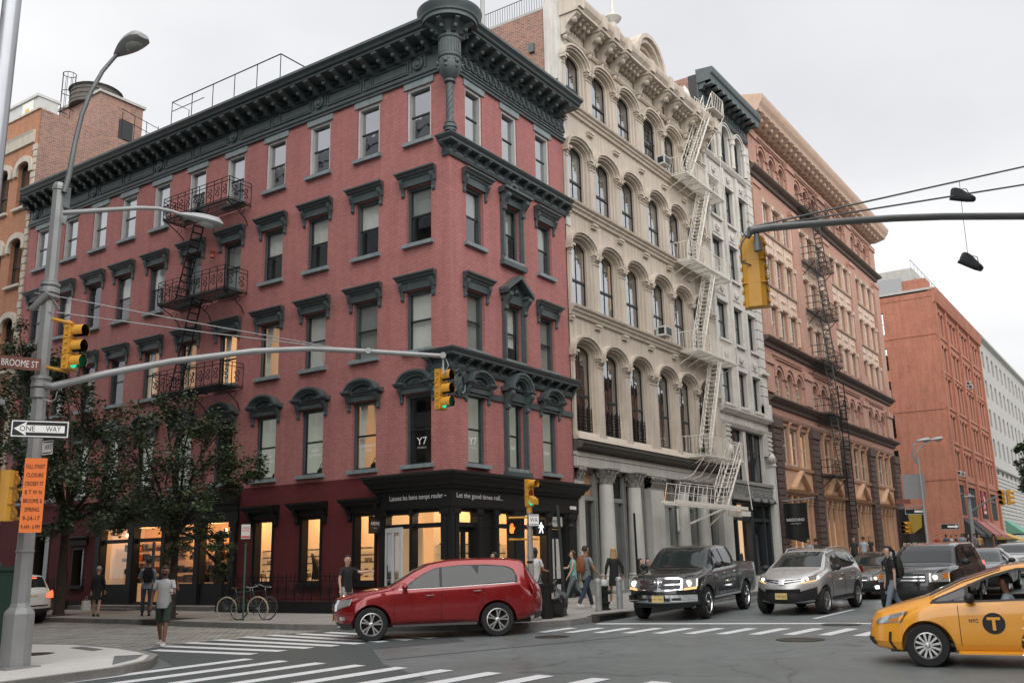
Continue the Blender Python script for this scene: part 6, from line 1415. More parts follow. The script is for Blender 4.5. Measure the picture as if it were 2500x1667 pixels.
h4 = at_depth(1849, 752, 12.05); signal_head(h4, atan2(.25, 1.0), 'big yellow traffic light seen from behind, hanging from the right mast arm', lit=0)
for k, ((a0, a1), (b0, b1)) in enumerate((((1828, 556), (2500, 407)), ((1832, 558), (2500, 451)))):
    g = MB(); A_, B_ = at_depth(a0, a1, 12), at_depth(b0, b1, 13); C_ = A_+(B_-A_)*1.9; g.tube([A_, B_, C_], .0125, 6); part('stay_wire', g, M['arm_dark'], A2)
def shoe(px, py, d, rot, label):
    P = at_depth(px, py, d); e = empty('shoe', P, label, 'shoe', 'pair of dark shoes hung over the wire')
    e.rotation_euler = Matrix(((Rh.x, Fh.x, 0), (Rh.y, Fh.y, 0), (0, 0, 1))).to_3x3().to_euler(); M_ = e.rotation_euler.to_matrix() @ Matrix.Rotation(radians(rot), 3, 'Y'); e.rotation_euler = M_.to_euler()
    g = MB(); rows = []
    for x, w_, zt in ((-.15, .03, .1), (-.14, .04, .12), (-.1, .045, .13), (-.04, .045, .12), (.02, .045, .09), (.08, .05, .055), (.13, .045, .04), (.165, .025, .02)):
        rows.append([(x, -w_, -.01), (x, -w_, .0), (x, -w_*.95, zt*.5), (x, -w_*.5, zt), (x, w_*.5, zt), (x, w_*.95, zt*.5), (x, w_, .0), (x, w_, -.01)])
    g.grid(rows, True); g.add(rows[0], [tuple(range(8))]); g.add(rows[-1], [tuple(range(8))]); lpart('upper', g, plain('dark_canvas%d' % len(bpy.data.materials), (.035, .045, .045), .85, var=.4, scale=20), e, smooth=50)
    g = MB(); g.add([(x, y, z) for z in (-.035, -.005) for x, y in ((-.16, -.035), (-.05, -.045), (.08, -.052), (.16, -.03), (.16, .03), (.08, .052), (-.05, .045), (-.16, .035))], [tuple(range(8)), tuple(range(8, 16))]+[(i, (i+1) % 8, 8+(i+1) % 8, 8+i) for i in range(8)]); lpart('sole', g, plain('dark_rubber%d' % len(bpy.data.materials), (.02, .02, .03), .7), e)
    g = MB(); g.tube([(-.02, 0, .12), (.05, 0, .13), (.09, 0, .06)], .006, 5); lpart('lace', g, M['iron_black'], e); return e
shoe(2350, 483, 12.75, 6, 'dark shoe hanging higher, sole level just under the upper wire'); shoe(2370, 645, 12.8, 24, 'dark shoe dangling lower on the long lace below the mast arm')
g = MB(); g.tube([at_depth(2342, 444, 12.75), at_depth(2345, 470, 12.75), at_depth(2350, 520, 12.7), at_depth(2355, 560, 12.75), at_depth(2363, 625, 12.8)], .004, 4); single('shoe_lace', g, M['iron_black'], 'long thin lace tying the two hanging shoes together over the arm', 'lace')
QX, QY = -2.55, -4.61; qz = gz(QX)+.15
SP = empty('signal_pole', (QX, QY, qz), 'slim silver signal pole on the far corner beside the red car tail', 'pole')
g = MB(); g.lathe([(.3, 0), (.3, .08), (.22, .12), (.2, .85), (.12, .95)], (QX, QY, qz), 4); part('base', g, M['silver'], SP)
g = MB(); g.lathe([(.085, .9), (.065, 2.75)], (QX, QY, qz), 12); g.lathe([(.095, 2.35), (.095, 2.4)], (QX, QY, qz), 12); g.lathe([(.095, 1.6), (.095, 1.63)], (QX, QY, qz), 12); part('shaft', g, M['silver'], SP, 40)
g = MB(); g.lathe([(.075, 2.72), (.075, 2.88), (.1, 2.9)], (QX, QY, qz), 12)
def side(mb, z): mb.tube([Vector((QX, QY, qz+z))-Rh*.55, Vector((QX, QY, qz+z))+Rh*.22], .03, 8)
side(g, 2.6); side(g, 2.04); part('signal_bracket', g, M['signal_yellow'], SP, 40)
signal_head((QX, QY, qz+2.88), atan2(-.85, -.1), 'yellow traffic light with a broken sagging visor on top of the slim corner pole', sag=True).scale = (.78,)*3
def ped(off, alpha, hand, label, w_=.42, dep=.2):
    P = Vector((QX, QY, qz+2.13))+Rh*off; e = empty('pedestrian_signal', P, label, 'pedestrian signal', None, yawof(alpha))
    e.scale = (.88,)*3
    g = MB(); g.box(-w_/2, w_/2, 0, dep, 0, .44); g.box(-w_/2-.02, w_/2+.02, -.02, .02, -.02, 0.0); g.box(-w_/2-.02, w_/2+.02, -.02, .02, .44, .46); g.box(-w_/2-.02, -w_/2, -.02, .02, 0, .44); g.box(w_/2, w_/2+.02, -.02, .02, 0, .44); lpart('housing', g, M['signal_yellow'] if 0 else M['iron_black'], e)
    g = MB(); g.box(-w_/2+.02, w_/2-.02, -.004, 0, .02, .42); lpart('screen', g, M['lens_black'], e)
    g = MB()
    if hand:
        x = -.07; g.prism([(x-.06, .08), (x+.05, .08), (x+.07, .2), (x+.05, .26), (x-.07, .26), (x-.085, .16)], -.008, -.005, 1)
        for k, hh in enumerate((.33, .37, .38, .35)): g.box(x-.07+k*.033, x-.047+k*.033, -.008, -.005, .255, hh)
        g.prism([(x+.06, .15), (x+.11, .25), (x+.09, .27), (x+.05, .22)], -.008, -.005, 1); lpart('hand_symbol', g, M['red_hand'], e)
    else:
        x = .05; g.prism([(x-.035, .2), (x+.035, .2), (x+.05, .32), (x-.045, .32)], -.008, -.005, 1); g.prism([(x+.025*cos(k*pi/4), .36+.028*sin(k*pi/4)) for k in range(8)], -.008, -.005, 1)
        g.prism([(x-.035, .2), (x-.0, .2), (x-.05, .07), (x-.08, .07)], -.008, -.005, 1); g.prism([(x, .2), (x+.035, .2), (x+.07, .07), (x+.04, .07)], -.008, -.005, 1); g.prism([(x-.045, .32), (x-.03, .3), (x-.08, .21), (x-.095, .22)], -.008, -.005, 1); g.prism([(x+.045, .32), (x+.03, .3), (x+.08, .22), (x+.095, .23)], -.008, -.005, 1); lpart('walking_symbol', g, M['white_man'], e)
ped(-.41, -28, True, 'pedestrian signal showing the orange raised hand on the corner pole'); ped(.26, 28, False, 'pedestrian signal showing the white walking figure on the corner pole', .3, .16)
sign(1303, 1269, 24.6, .3, .32, 15, M['sign_black'], 'one_way_sign', 'small black sign with WA visible clipped to the slim corner pole', 'sign', [('WA', .12, .2, 0, -.05)], M['black_text'], M['white_text'], [(-.13, -.1), (.13, -.1), (.13, .1), (-.13, .1)])
def blade(T, u, z, d, w_, h_, lines, label):
    P = T(u, d, z); e = empty('shop_sign', P, label, 'sign'); yaw = atan2(T(0, 1, 0)[1]-T(0, 0, 0)[1], T(0, 1, 0)[0]-T(0, 0, 0)[0])
    e.rotation_euler.z = yaw+ (pi if T is TL else 0)
    sg = -1
    g = MB(); g.box(-w_/2, w_/2, -.02, .02, -h_/2, h_/2); lpart('board', g, M['black_paint'], e)
    g = MB(); g.tube([(-w_/2-.15, 0, h_/2+.1), (w_/2+.15, 0, h_/2+.1)], .015, 6); [g.tube([(x, 0, h_/2+.1), (x, 0, h_/2)], .008, 4) for x in (-w_/3, w_/3)]; lpart('bracket', g, M['iron_black'], e)
    g = MB(); [put_text(g, t, hh, lambda a, b_: (a, -.024, zz+b_), width=wd) for t, hh, wd, zz in lines]; lpart('lettering', g, M['white_text'], e)
    return e
blade(TL, 2.78, 3.0, .45, .55, .55, [('KREWE', .1, .38, .0), ('eyewear', .03, .14, -.12)], 'small black KREWE blade sign by the white open door')
blade(TR, 2.85, 3.0, .5, .5, .55, [('KREWE', .1, .38, .0), ('eyewear', .03, .14, -.12)], 'small black KREWE blade sign behind the pedestrian signals')
def post(x, y, h, mt, label, lean=(0, 0), r=.035, name='sign_post'):
    z = gz(x)+.15; g = MB(); g.tube([(x, y, z), (x+lean[0], y+lean[1], z+h)], r, 6); g.lathe([(.07, 0), (.05, .05), (.04, .06)], (x, y, z), 8); return single(name, g, mt, label, 'post', org=(x, y, z))
post(-.9, -4.61, 2.95, plain('dark_green_post', (.025, .035, .033), .5), 'tall dark green sign post without a sign beside the black rubbish bags', (-.15, .05), .045)
pp = at_g(1593, 1375, .15); post(2.9, -4.9, 2.75, M['iron_black'], 'dark sign post rising behind the black pickup roof', (-.05, 0), .035)
def bollard(x, y, label):
    z = gz(x)+.15; g = MB(); g.lathe([(.09, 0), (.09, .78), (.1, .79), (.1, .86), (.07, .9), (0, .91)], (x, y, z), 16); single('bollard', g, plain('galvanised_bollard%d' % x, (.38, .4, .4), .5, metal=.3, var=.3, scale=8), label, 'bollard', 'bollards beside the hydrant', org=(x, y, z), smooth=40)
bollard(.54, -4.84, 'silver steel bollard left of the black hydrant'); bollard(1.64, -4.92, 'silver steel bollard right of the black hydrant')
x, y = 1.12, -4.7; z = gz(x)+.15; e = empty('fire_hydrant', (x, y, z), 'black and silver fire hydrant between two bollards', 'hydrant')
g = MB(); g.lathe([(.17, 0), (.17, .04), (.13, .06), (.13, .16), (.17, .18), (.17, .22), (.12, .24), (.11, .6), (.14, .62), (.14, .66), (.12, .68)], (0, 0, 0), 14); lpart('barrel', g, M['black_paint'], e, smooth=40)
g = MB(); g.lathe([(.125, .68), (.12, .75), (.07, .83), (.03, .86), (.03, .92), (0, .92)], (0, 0, 0), 14); lpart('bonnet', g, plain('silver_paint', (.5, .5, .48), .5, var=.3), e, smooth=40)
for a, r_ in ((200, .07), (-70, .06)):
    c_, s_ = cos(radians(a)), sin(radians(a)); g = MB(); g.tube([(c_*.08, s_*.08, .5), (c_*.2, s_*.2, .5)], r_, 10); g.tube([(c_*.2, s_*.2, .5), (c_*.23, s_*.23, .5)], .03, 6); lpart('outlet', g, M['black_paint'], e)
M['bag'] = plain('black_plastic_bag', (.012, .012, .013), .22, var=.2, spec=.6)
x, y = -1.98, -4.62; z = gz(x)+.15; e = empty('litter_bin', (x, y, z), 'black plastic litter bin between the slim pole and the rubbish bags', 'bin')
g = MB(); g.lathe([(.24, 0), (.29, .8), (.31, .82), (.31, .88), (.27, .88), (.25, .5)], (0, 0, 0), 18); lpart('body', g, M['black_paint'], e, smooth=40); g = MB(); g.box(-.08, .02, -.31, -.295, .5, .65); lpart('label', g, plain('paper_tag', (.5, .45, .38), .7), e)
def bag(x, y, r, h, seed, label):
    random.seed(seed); z = gz(x)+.15; g = MB(); rows = []
    ph = [random.random()*6 for _ in range(6)]
    for i in range(15):
        t = i/14; rr = r*(sin(pi*min(.97, t*.85+.13))**.55); rr = rr if t < .82 else r*(.5-(t-.82)*2.2)
        rows.append([((rr*(1+.07*sin(3*a+ph[0]+t*3)+.06*sin(7*a+ph[1]-t*5)+.05*sin(13*a+ph[2]+t*4)+random.uniform(-.03, .03)))*cos(a), (rr*(1+.07*sin(4*a+ph[3])+.05*sin(9*a+ph[4]+t*7)+random.uniform(-.03, .03)))*sin(a), h*t+.012*sin(5*a+ph[5])) for a in [2*pi*k/30 for k in range(30)]])
    g.grid(rows, True); g.tube([(0, 0, h*.97), (.03, .01, h*1.08), (.1, 0, h*1.14)], [.06, .03, .07], 8)
    tag(link('rubbish_bag', g.mesh('b', M['bag'], smooth=55), None, (x, y, z)), label, 'rubbish bag', 'black rubbish bags on the corner')
bag(-1.45, -4.62, .36, .8, 3, 'big shiny black rubbish bag against the litter bin'); bag(-.98, -4.3, .3, .78, 5, 'second black rubbish bag behind, next to the green post'); bag(-1.5, -4.2, .3, .95, 9, 'black rubbish bag stacked at the back beside the bin')
x, y = -4.28, 4.43; z = gz(x)+.15
g = MB(); g.tube([(x, y, z), (x-.02, y, z+2.25)], .028, 6); single('sign_post', g, plain('green_post', (.06, .12, .09), .5), 'green sign post with bicycles locked to its foot', 'post', org=(x, y, z))
sign(600, 1297, (Vector((x, y, z+2))-CAM).dot(FWD)-.05, .26, .42, 10, M['sign_white'], 'parking_sign', 'white no standing anytime sign with red lettering above the bicycles', 'sign', [('STANDING', .06, .22, 0, .08), ('ANYTIME', .06, .2, 0, 0)], M['red_text'])
P = at_depth(600, 1309, (Vector((x, y, z+2))-CAM).dot(FWD)-.07); g = MB(); g.box(-.12, .12, -.008, -.002, -.06, -.01); o = link('red_band', g.mesh('b', plain('red_band', (.6, .06, .05), .6)), None, P)
o.parent = [q for q in bpy.data.objects if q.name.startswith('parking_sign')][0]; o.location = (0, 0, -.12)
LP = empty('street_lamp', (47, -4.3, gz(47)+.15), 'far double armed silver street lamp standing in front of the brick warehouse', 'street lamp')
bz = gz(47)+.15
g = MB(); g.lathe([(.16, 0), (.14, 1.2), (.1, 1.3), (.07, 7.0)], (47, -4.3, bz), 10); part('shaft', g, M['silver'], LP, 40)
top = Vector((47, -4.3, bz+6.6)); dd = (top-CAM).dot(FWD)
sc_ = dd
for pts, hd in (([(2228, 1140), (2226, 1110), (2232, 1085), (2242, 1076)], (2252, 1078)), ([(2228, 1140), (2234, 1110), (2250, 1088), (2272, 1074)], (2300, 1066))):
    P_ = [at_depth(a, b_, dd) for a, b_ in pts]; P_[0] = Vector((47, -4.3, P_[0].z)); g = MB(); g.tube(P_, .06, 8); part('lamp_arm', g, M['silver'], LP, 40)
    q = at_depth(*hd, dd); d_ = q-P_[-1]; cobra(P_[-1], atan2(d_.y, d_.x), .1, LP, 1.25)
sign(2236, 1248, dd-.2, 1.5, .4, 0, M['sign_black'], 'one_way_sign', 'far ONE WAY sign pointing right on the double street lamp', 'sign', [], None, M['white_text'], [(.72, 0), (.5, .14), (.5, .07), (-.1, .07), (-.1, -.07), (.5, -.07), (.5, -.14)])
sign(2232, 1187, dd+.3, 1.5, 1.7, 0, M['steel'], 'street_sign', 'square grey sign back behind the far street lamp', 'sign')
sign(2205, 1224, dd-.2, 1.0, .3, 0, M['sign_brown'], 'street_sign', 'dark brown street name sign beside the far street lamp', 'sign')
MX = at_depth(2378, 1320, 85); mz = gz(MX.x)+.1; e = empty('signal_pole', (MX.x, MX.y, mz), 'far silver signal pole with a long arm over the avenue', 'pole')
g = MB(); g.lathe([(.2, 0), (.17, 1), (.13, 5)], (MX.x, MX.y, mz), 8); t_ = at_depth(2368, 1208, 85); g.tube([(MX.x, MX.y, mz+5), t_], .12, 8); g.tube([at_depth(2353, 1212, 85), at_depth(2378, 1211, 85)], .07, 6); part('shaft', g, M['silver'], e)
g = MB(); g.tube([at_depth(*q) for q in ((2372, 1248, 85), (2390, 1236, 84), (2420, 1218, 82), (2455, 1202, 80))], .08, 6); part('mast_arm', g, M['silver'], e)
for k, px in enumerate((2449, 2465)):
    h = at_depth(px, 1232, 80); o = signal_head(h, atan2(.2, -1) if k == 0 else atan2(-1, .3), 'left of the two small far traffic lights over the avenue' if k == 0 else 'right of the two small far traffic lights over the avenue', lit=0); o.scale = (1.35,)*3
h = at_depth(2217, 1302, 60); o = signal_head(h, 2.6, 'yellow signal head low beside the far dark banner pier', lit=0); o.rotation_euler.x = 0; o.scale = (1.2, 1.6, .8)
sign(2319, 1285, 83, 1.6, .5, 0, M['sign_black'], 'one_way_sign', 'far ONE WAY sign on the silver signal pole', 'sign', [], None, M['white_text'], [(.75, 0), (.5, .18), (.5, .08), (-.2, .08), (-.2, -.08), (.5, -.08), (.5, -.18)])
def banner(u, z, w_, h_, label, lines, patch=None, cut=0):
    T = TT; e = empty('shop_banner', T(u, .3, z), label, 'banner')
    g = MB(); g.tube([T(u, .0, z+.1), T(u, 2.2, z+.25)], .035, 6); part('pole', g, M['steel'], e)
    rows = []
    for k in range(9):
        n_ = .35+w_*k/8; rows.append([T(u+.03*sin(k*1.7), n_, z), T(u+.06*sin(k*1.2+1), n_, z-h_*.5), T(u+.05*sin(k*1.9), n_, z-h_+cut*(k/8))])
    g = MB(); g.grid(rows); f = part('cloth', g, M['black_paint'] if not patch else M['sign_black'], e, 60)
    g = MB(); [put_text(g, t, hh, lambda a, b_: T(u-.09, .35+w_/2+a, zz+b_), width=wd) for t, hh, wd, zz in lines]; part('lettering', g, M['white_text'], e)
    if patch: g = MB(); g.add([T(u-.1, .35+w_*.35, z-.2), T(u-.1, .35+w_*.95, z-.2), T(u-.1, .35+w_*.9, z-h_*.45), T(u-.1, .35+w_*.5, z-h_*.6)], [(0, 1, 2, 3)]); part('pattern', g, plain('mustard', (.42, .3, .05), .8), e)
banner(.35, 4.75, 1.35, 1.9, 'black INDOCHINO banner hanging from a pole on the orange building', [('INDOCHINO', .16, 1.0, 3.75), ('made to measure', .05, .6, 3.6)], cut=-.35)
banner(27.6, 5.4, 1.8, 3.2, 'black and mustard banner at the far end of the orange building', [('BIRCHA', .3, 1.6, 2.5)], patch=True)
def fence(y0, y1, label, brace=False):
    z = gz(-1.2)+.15; e = empty('iron_fence', (-1.2, (y0+y1)/2, z), label, 'fence', 'black iron fences of the red building')
    n_ = int(round((y1-y0)/.41)); st = (y1-y0)/n_; g = MB(); x = -1.2
    for zz in (.42, .98, 1.12): g.box(x-.012, x+.012, y0, y1, z+zz, z+zz+.025)
    for k in range(n_+1): y = y0+k*st; g.box(x-.012, x+.012, y-.012, y+.012, z+.1, z+1.2); g.lathe([(.02, 1.2), (.0, 1.3)], (x, y, z), 5)
    for k in range(n_):
        y = y0+(k+.5)*st
        for rr in (.16, .1, .05): g.tube([(x, y+rr*cos(a*pi/7), z+.7+rr*1.45*sin(a*pi/7)) for a in range(15)], .012, 4, False)
        g.tube([(x, y-.07, z+1.0), (x, y, z+1.1), (x, y+.03, z+1.22)], .012, 4); g.tube([(x, y+.07, z+1.0), (x, y, z+1.06)], .012, 4)
    part('panel', g, M['iron_black'], e)
    for y in (y0, y1):
        g = MB(); g.lathe([(.06, 0), (.06, 1.3), (.09, 1.34), (.05, 1.4), (.07, 1.5), (.0, 1.56)], (x, y, z), 8); part('post', g, M['iron_black'], e)
    g = MB(); g.box(x-.2, x+.15, y0-.1, y1+.1, z-.1, z+.36); part('plinth', g, M['black_paint'], e)
fence(3.2, 9.2, 'black iron scrollwork fence behind the red car'); fence(18.9, 26.3, 'black iron scrollwork fence at the far left behind the white car')
g = MB(); g.box(-1.1, -.06, 10.0, 18.8, gz(-1)+.1, gz(-1)+.3); g.box(-1.5, -.06, 14.2, 16.2, gz(-1)+.1, gz(-1)+.22)
single('stone_steps', g, M['kerb'], 'long grey stone step in front of the amber lit shop under the trees', 'step')
def bicycle(x, y, yaw, lean, col, label, tyre):
    z = gz(x)+.15; e = empty('bicycle', (x, y, z), label, 'bicycle', 'bicycles locked to the green post', yaw); e.rotation_euler.x = lean
    def ring(mb, cx, r, t): mb.tube([(cx+r*cos(a*pi/16), 0, .34+r*sin(a*pi/16)) for a in range(33)], t, 6, False)
    for nm, cx in (('wheel', -.52), ('wheel', .52)):
        g = MB(); ring(g, cx, .32, .012); [g.tube([(cx, 0, .34), (cx+.32*cos(a*pi/9), 0, .34+.32*sin(a*pi/9))], .0022, 3) for a in range(18)]; g.tube([(cx, -.04, .34), (cx, .04, .34)], .02, 8); w_ = lpart('wheel', g, M['steel'], e)
        g = MB(); ring(g, cx, .335, .019); lpart('tyre', g, tyre, w_)
    g = MB(); P = dict(bb=(-.08, 0, .3), st=(-.2, 0, .82), ht=(.36, 0, .85), hb=(.4, 0, .68), rw=(-.52, 0, .34), fw=(.52, 0, .34))
    for a, b_ in (('bb', 'st'), ('bb', 'hb'), ('st', 'ht'), ('ht', 'hb'), ('hb', 'fw')): g.tube([P[a], P[b_]], .018, 6)
    for s in (-.05, .05): g.tube([(P['rw'][0], s, .34), (-.08, s*.5, .3)], .01, 5); g.tube([(P['rw'][0], s, .34), (-.2, s*.4, .8)], .01, 5)
    lpart('frame', g, col, e)
    g = MB(); g.tube([(-.2, 0, .8), (-.22, 0, .93)], .014, 6); lpart('seat_post', g, M['steel'], e); g = MB(); g.add([(-.36, -.07, .95), (-.36, .07, .95), (-.1, .02, .94), (-.1, -.02, .94), (-.34, 0, .9), (-.14, 0, .9)], [(0, 1, 2, 3), (0, 3, 5, 4), (1, 4, 5, 2), (0, 4, 1)]); lpart('saddle', g, plain('brown_saddle%d' % len(bpy.data.materials), (.1, .05, .03), .6), e)
    g = MB(); g.tube([(.36, 0, .85), (.34, 0, .95)], .014, 6); g.tube([(.3, -.26, 1.0), (.4, -.2, .96), (.36, 0, .95), (.4, .2, .96), (.3, .26, 1.0)], .013, 6); lpart('handlebar', g, M['steel'], e)
    g = MB(); g.lathe([(.09, -.01), (.09, .01)], (-.08, 0, .3), 14, 1); g.tube([(-.08, .03, .3), (0, .05, .16)], .012, 5); g.tube([(-.08, -.03, .3), (-.16, -.05, .44)], .012, 5); g.tube([(-.52, .03, .34), (-.08, .03, .39)], .005, 4); lpart('crank', g, M['iron_black'], e)
    return e
cream_t = plain('cream_tyre', (.5, .42, .3), .8); black_t = plain('black_tyre', (.02, .02, .02), .8)
bicycle(-4.2, 4.55, radians(-72), .1, plain('dark_green_frame', (.03, .07, .06), .35), 'dark bicycle with cream tyres leaning on the sign post, nearest the kerb', cream_t)
bicycle(-4.0, 4.35, radians(-80), -.12, plain('black_frame', (.02, .02, .02), .35), 'black bicycle with black tyres behind the cream tyred one', black_t)
M['tyre'] = plain('tyre_rubber', (.015, .015, .016), .85, var=.2)
M['alloy'] = plain('alloy_rim', (.5, .5, .5), .3, metal=.7, var=.05); M['alloy_dark'] = plain('dark_alloy', (.06, .06, .065), .35, metal=.4)
M['chrome'] = plain('chrome_trim', (.7, .7, .72), .12, metal=1, var=.02)
M['plastic'] = plain('black_plastic_trim', (.018, .018, .02), .55, var=.15)
M['car_glass'] = glass('car_glass', .16, (.05, .055, .055)); 
m, nt, b = mat('windscreen'); b.inputs['Base Color'].default_value = (.02, .025, .025, 1); b.inputs['Roughness'].default_value = .04; b.inputs['Specular IOR Level'].default_value = .6; b.inputs['Coat Weight'].default_value = .15; b.inputs['Coat Roughness'].default_value = .02; M['car_glass'] = m
M['clear_glass'] = glass('clear_car_glass', .06, (.8, .85, .82))
M['head_glass'] = plain('headlight_glass', (.55, .56, .56), .08, metal=.5, var=.4, scale=14, coat=1)
M['amber'] = plain('amber_lens', (.6, .2, .03), .2, coat=1); M['red_lens'] = plain('red_tail_lens', (.3, .012, .01), .18, var=.3, scale=12, coat=1)
M['head_on'] = emis('headlight_on', (1, .87, .66), 3.5); M['head_warm'] = emis('parking_light_on', (1, .6, .25), .45); M['tail_on'] = emis('tail_light_on', (1, .1, .04), 1.6); M['fog_on'] = emis('fog_lamp_on', (.85, .9, 1), 4)
def car_paint(name, c, metal=.35, rough=.32):
    m, nt, b = mat(name); b.inputs['Base Color'].default_value = (*c, 1); b.inputs['Metallic'].default_value = metal; b.inputs['Roughness'].default_value = rough
    b.inputs['Coat Weight'].default_value = 1; b.inputs['Coat Roughness'].default_value = .04
    g = nd(nt, 'ShaderNodeNewGeometry'); n_ = noise(nt, g.outputs['Position'], 3, 3)
    lk(nt, ramp(nt, n_, [(.3, (rough*.8,)*3), (.7, (rough*1.3,)*3)]), b.inputs['Roughness']); return m
def interp(tab, x):
    if x <= tab[0][0]: return tab[0][1]
    for (a, va), (b_, vb) in zip(tab, tab[1:]):
        if x <= b_:
            t = (x-a)/(b_-a) if b_ > a else 0; return va+(vb-va)*t
    return tab[-1][1]
def smooth_tab(tab, n=140):     # Catmull-like smoothing of a piecewise-linear table
    x0, x1 = tab[0][0], tab[-1][0]; out = []
    w_ = (x1-x0)/n*2.2
    for i in range(n+1):
        x = x0+(x1-x0)*i/n; s = sum(interp(tab, min(x1, max(x0, x+w_*k/3))) for k in range(-3, 4))/7; out.append((x, s))
    return out
class Car:
    def __init__(s, sp):
        s.sp = sp; s.L = sp['L']; s.top = smooth_tab(sp['top'], 200); s.belt = smooth_tab(sp['belt']); s.bot = sp['bot']; s.plan = smooth_tab(sp['plan']); s.roofw = smooth_tab(sp['roofw'])
        s.nose = sp['nose']; s.tail = sp['tail']; s.kf = sp.get('kf', .32); s.kr = sp.get('kr', .22); s.arch_r = sp['ar']; s.wheels = sp['wheels']; s.wz = sp['wr']
    def ring(s, X):
        zt = interp(s.top, X); zb = interp(s.bot, X); zs = min(interp(s.belt, X), zt-.02); w_ = interp(s.plan, X); rw = min(interp(s.roofw, X), w_*.97)
        h = zt-zs; d1 = min(.09, .6*h); m1 = (w_*.975+rw)/2+.012*min(1, h*3)
        mid = zb+(zs-zb)*.5
        pts = [(0, zb), (.55*w_, zb), (.62*w_, zb+.002), (.90*w_, zb+.01), (.965*w_, zb+.06), (.985*w_, zb+.14), (.995*w_, zb+(mid-zb)*.6), (w_, mid), (1.0*w_, mid+(zs-mid)*.45), (.992*w_, mid+(zs-mid)*.8), (.975*w_, zs), (w_*.955, zs+.02 if h > .12 else zs+h*.15)]
        a = (w_*.955, zs+(.02 if h > .12 else h*.15)); b_ = (rw, zt-d1)
        for t in (.33, .66): pts.append((a[0]+(b_[0]-a[0])*t+.014*min(1, h*2)*sin(pi*t), a[1]+(b_[1]-a[1])*t))
        pts += [b_, (rw*.975, zt-d1*.55), (rw*.9, zt-d1*.25), (rw*.7, zt-d1*.1), (rw*.35, zt-d1*.02), (0, zt)]
        return pts
    def xf(s, z, yf): return interp(s.nose, z)+s.kf*abs(yf)**2.6
    def xr(s, z, yf): return s.L-interp(s.tail, z)-s.kr*abs(yf)**2.8
    def arch(s, x):
        z = -1
        for wx in s.wheels:
            d = abs(x-wx)
            if d < s.arch_r: z = max(z, s.wz*.98+sqrt(s.arch_r**2-d*d)*1.0)
        return z
    def P(s, X, y, z):   # nominal -> real
        w_ = max(.3, interp(s.plan, min(max(X, .0), s.L))); yf = min(1, abs(y)/w_); t = X/s.L
        xn = s.xf(z, yf)*(1-t)+s.xr(z, yf)*t if True else X
        # keep the middle of the car undistorted
        e0 = (s.xf(z, yf)-0)*max(0, 1-X/s.fz)**1.5; e1 = (s.L-s.xr(z, yf))*max(0, 1-(s.L-X)/s.rz)**1.5
        return (X+e0-e1, y, z)
    fz, rz = 1.1, .9
    def body(s, n=130):
        g = MB(); rows = []
        for i in range(n+1):
            X = s.L*i/n; half = []
            for k, (y, z) in enumerate(s.ring(X)):
                x = s.P(X, y, z)[0]; za = s.arch(x)
                if k >= 2 and z < za and k < 12: z = za; 
                half.append((s.P(X, y, z)[0] if k < 2 or za < 0 else x, y, z))
            rows.append([(a, -b_, c) for a, b_, c in reversed(half[1:])]+half)
        g.grid(rows)
        # caps
        for r in (rows[0], rows[-1]):
            m_ = len(r); q = [(r[i], r[m_-1-i]) for i in range(m_//2+1)]; cap = []
            for a, b_ in q:
                line = []
                for t in range(13):
                    y = a[1]+(b_[1]-a[1])*t/12; z = a[2]+(b_[2]-a[2])*t/12
                    line.append(s.P(0 if r is rows[0] else s.L, y, z))
                cap.append(line)
            g.grid(cap)
        cuts = s.sp.get('cuts', [])
        if cuts:
            keep = []
            for f in g.f:
                c = [sum(g.v[i][k] for i in f)/len(f) for k in range(3)]
                if not (abs(c[1]) > .35 and any(lo[0][0] < c[0] < lo[-1][0] and interp(lo, c[0])-.012 < c[2] < interp(hi, c[0])+.012 for lo, hi in cuts)): keep.append(f)
            g.f = keep; g.mi = [0]*len(keep)
        return g
    def sideY(s, X, z):
        r = s.ring(X)
        for (y0, z0), (y1, z1) in zip(r[3:], r[4:]):
            if z0 <= z <= z1 and z1 > z0: return y0+(y1-y0)*(z-z0)/(z1-z0)
        return r[-6][0] if z > r[-6][1] else r[7][0]
    def side(s, lo, hi, sg, off=.006, nx=14, nz=6, thick=None):    # patch between curves lo(x), hi(x)
        x0, x1 = max(lo[0][0], hi[0][0]), min(lo[-1][0], hi[-1][0]); rows = []
        for i in range(nx+1):
            X = x0+(x1-x0)*i/nx; a, b_ = interp(lo, X), interp(hi, X); row = []
            for k in range(nz+1):
                z = a+(b_-a)*k/nz; row.append((X, sg*(s.sideY(X, z)+off), z))
            rows.append([(s.P(X, abs(y), z)[0], y, z) for X, y, z in row])
        return MB().grid(rows)
    def front(s, y0, y1, lo, hi, off=.008, rear=False, ny=10, nz=6):  # patch on the nose/tail, lo/hi functions of y (tables)
        rows = []
        for i in range(ny+1):
            y = y0+(y1-y0)*i/ny; a, b_ = interp(lo, abs(y)), interp(hi, abs(y)); row = []
            for k in range(nz+1):
                z = a+(b_-a)*k/nz; p = s.P(s.L if rear else 0, y, z); row.append((p[0]+(off if rear else -off), y, z))
            rows.append(row)
        return MB().grid(rows)
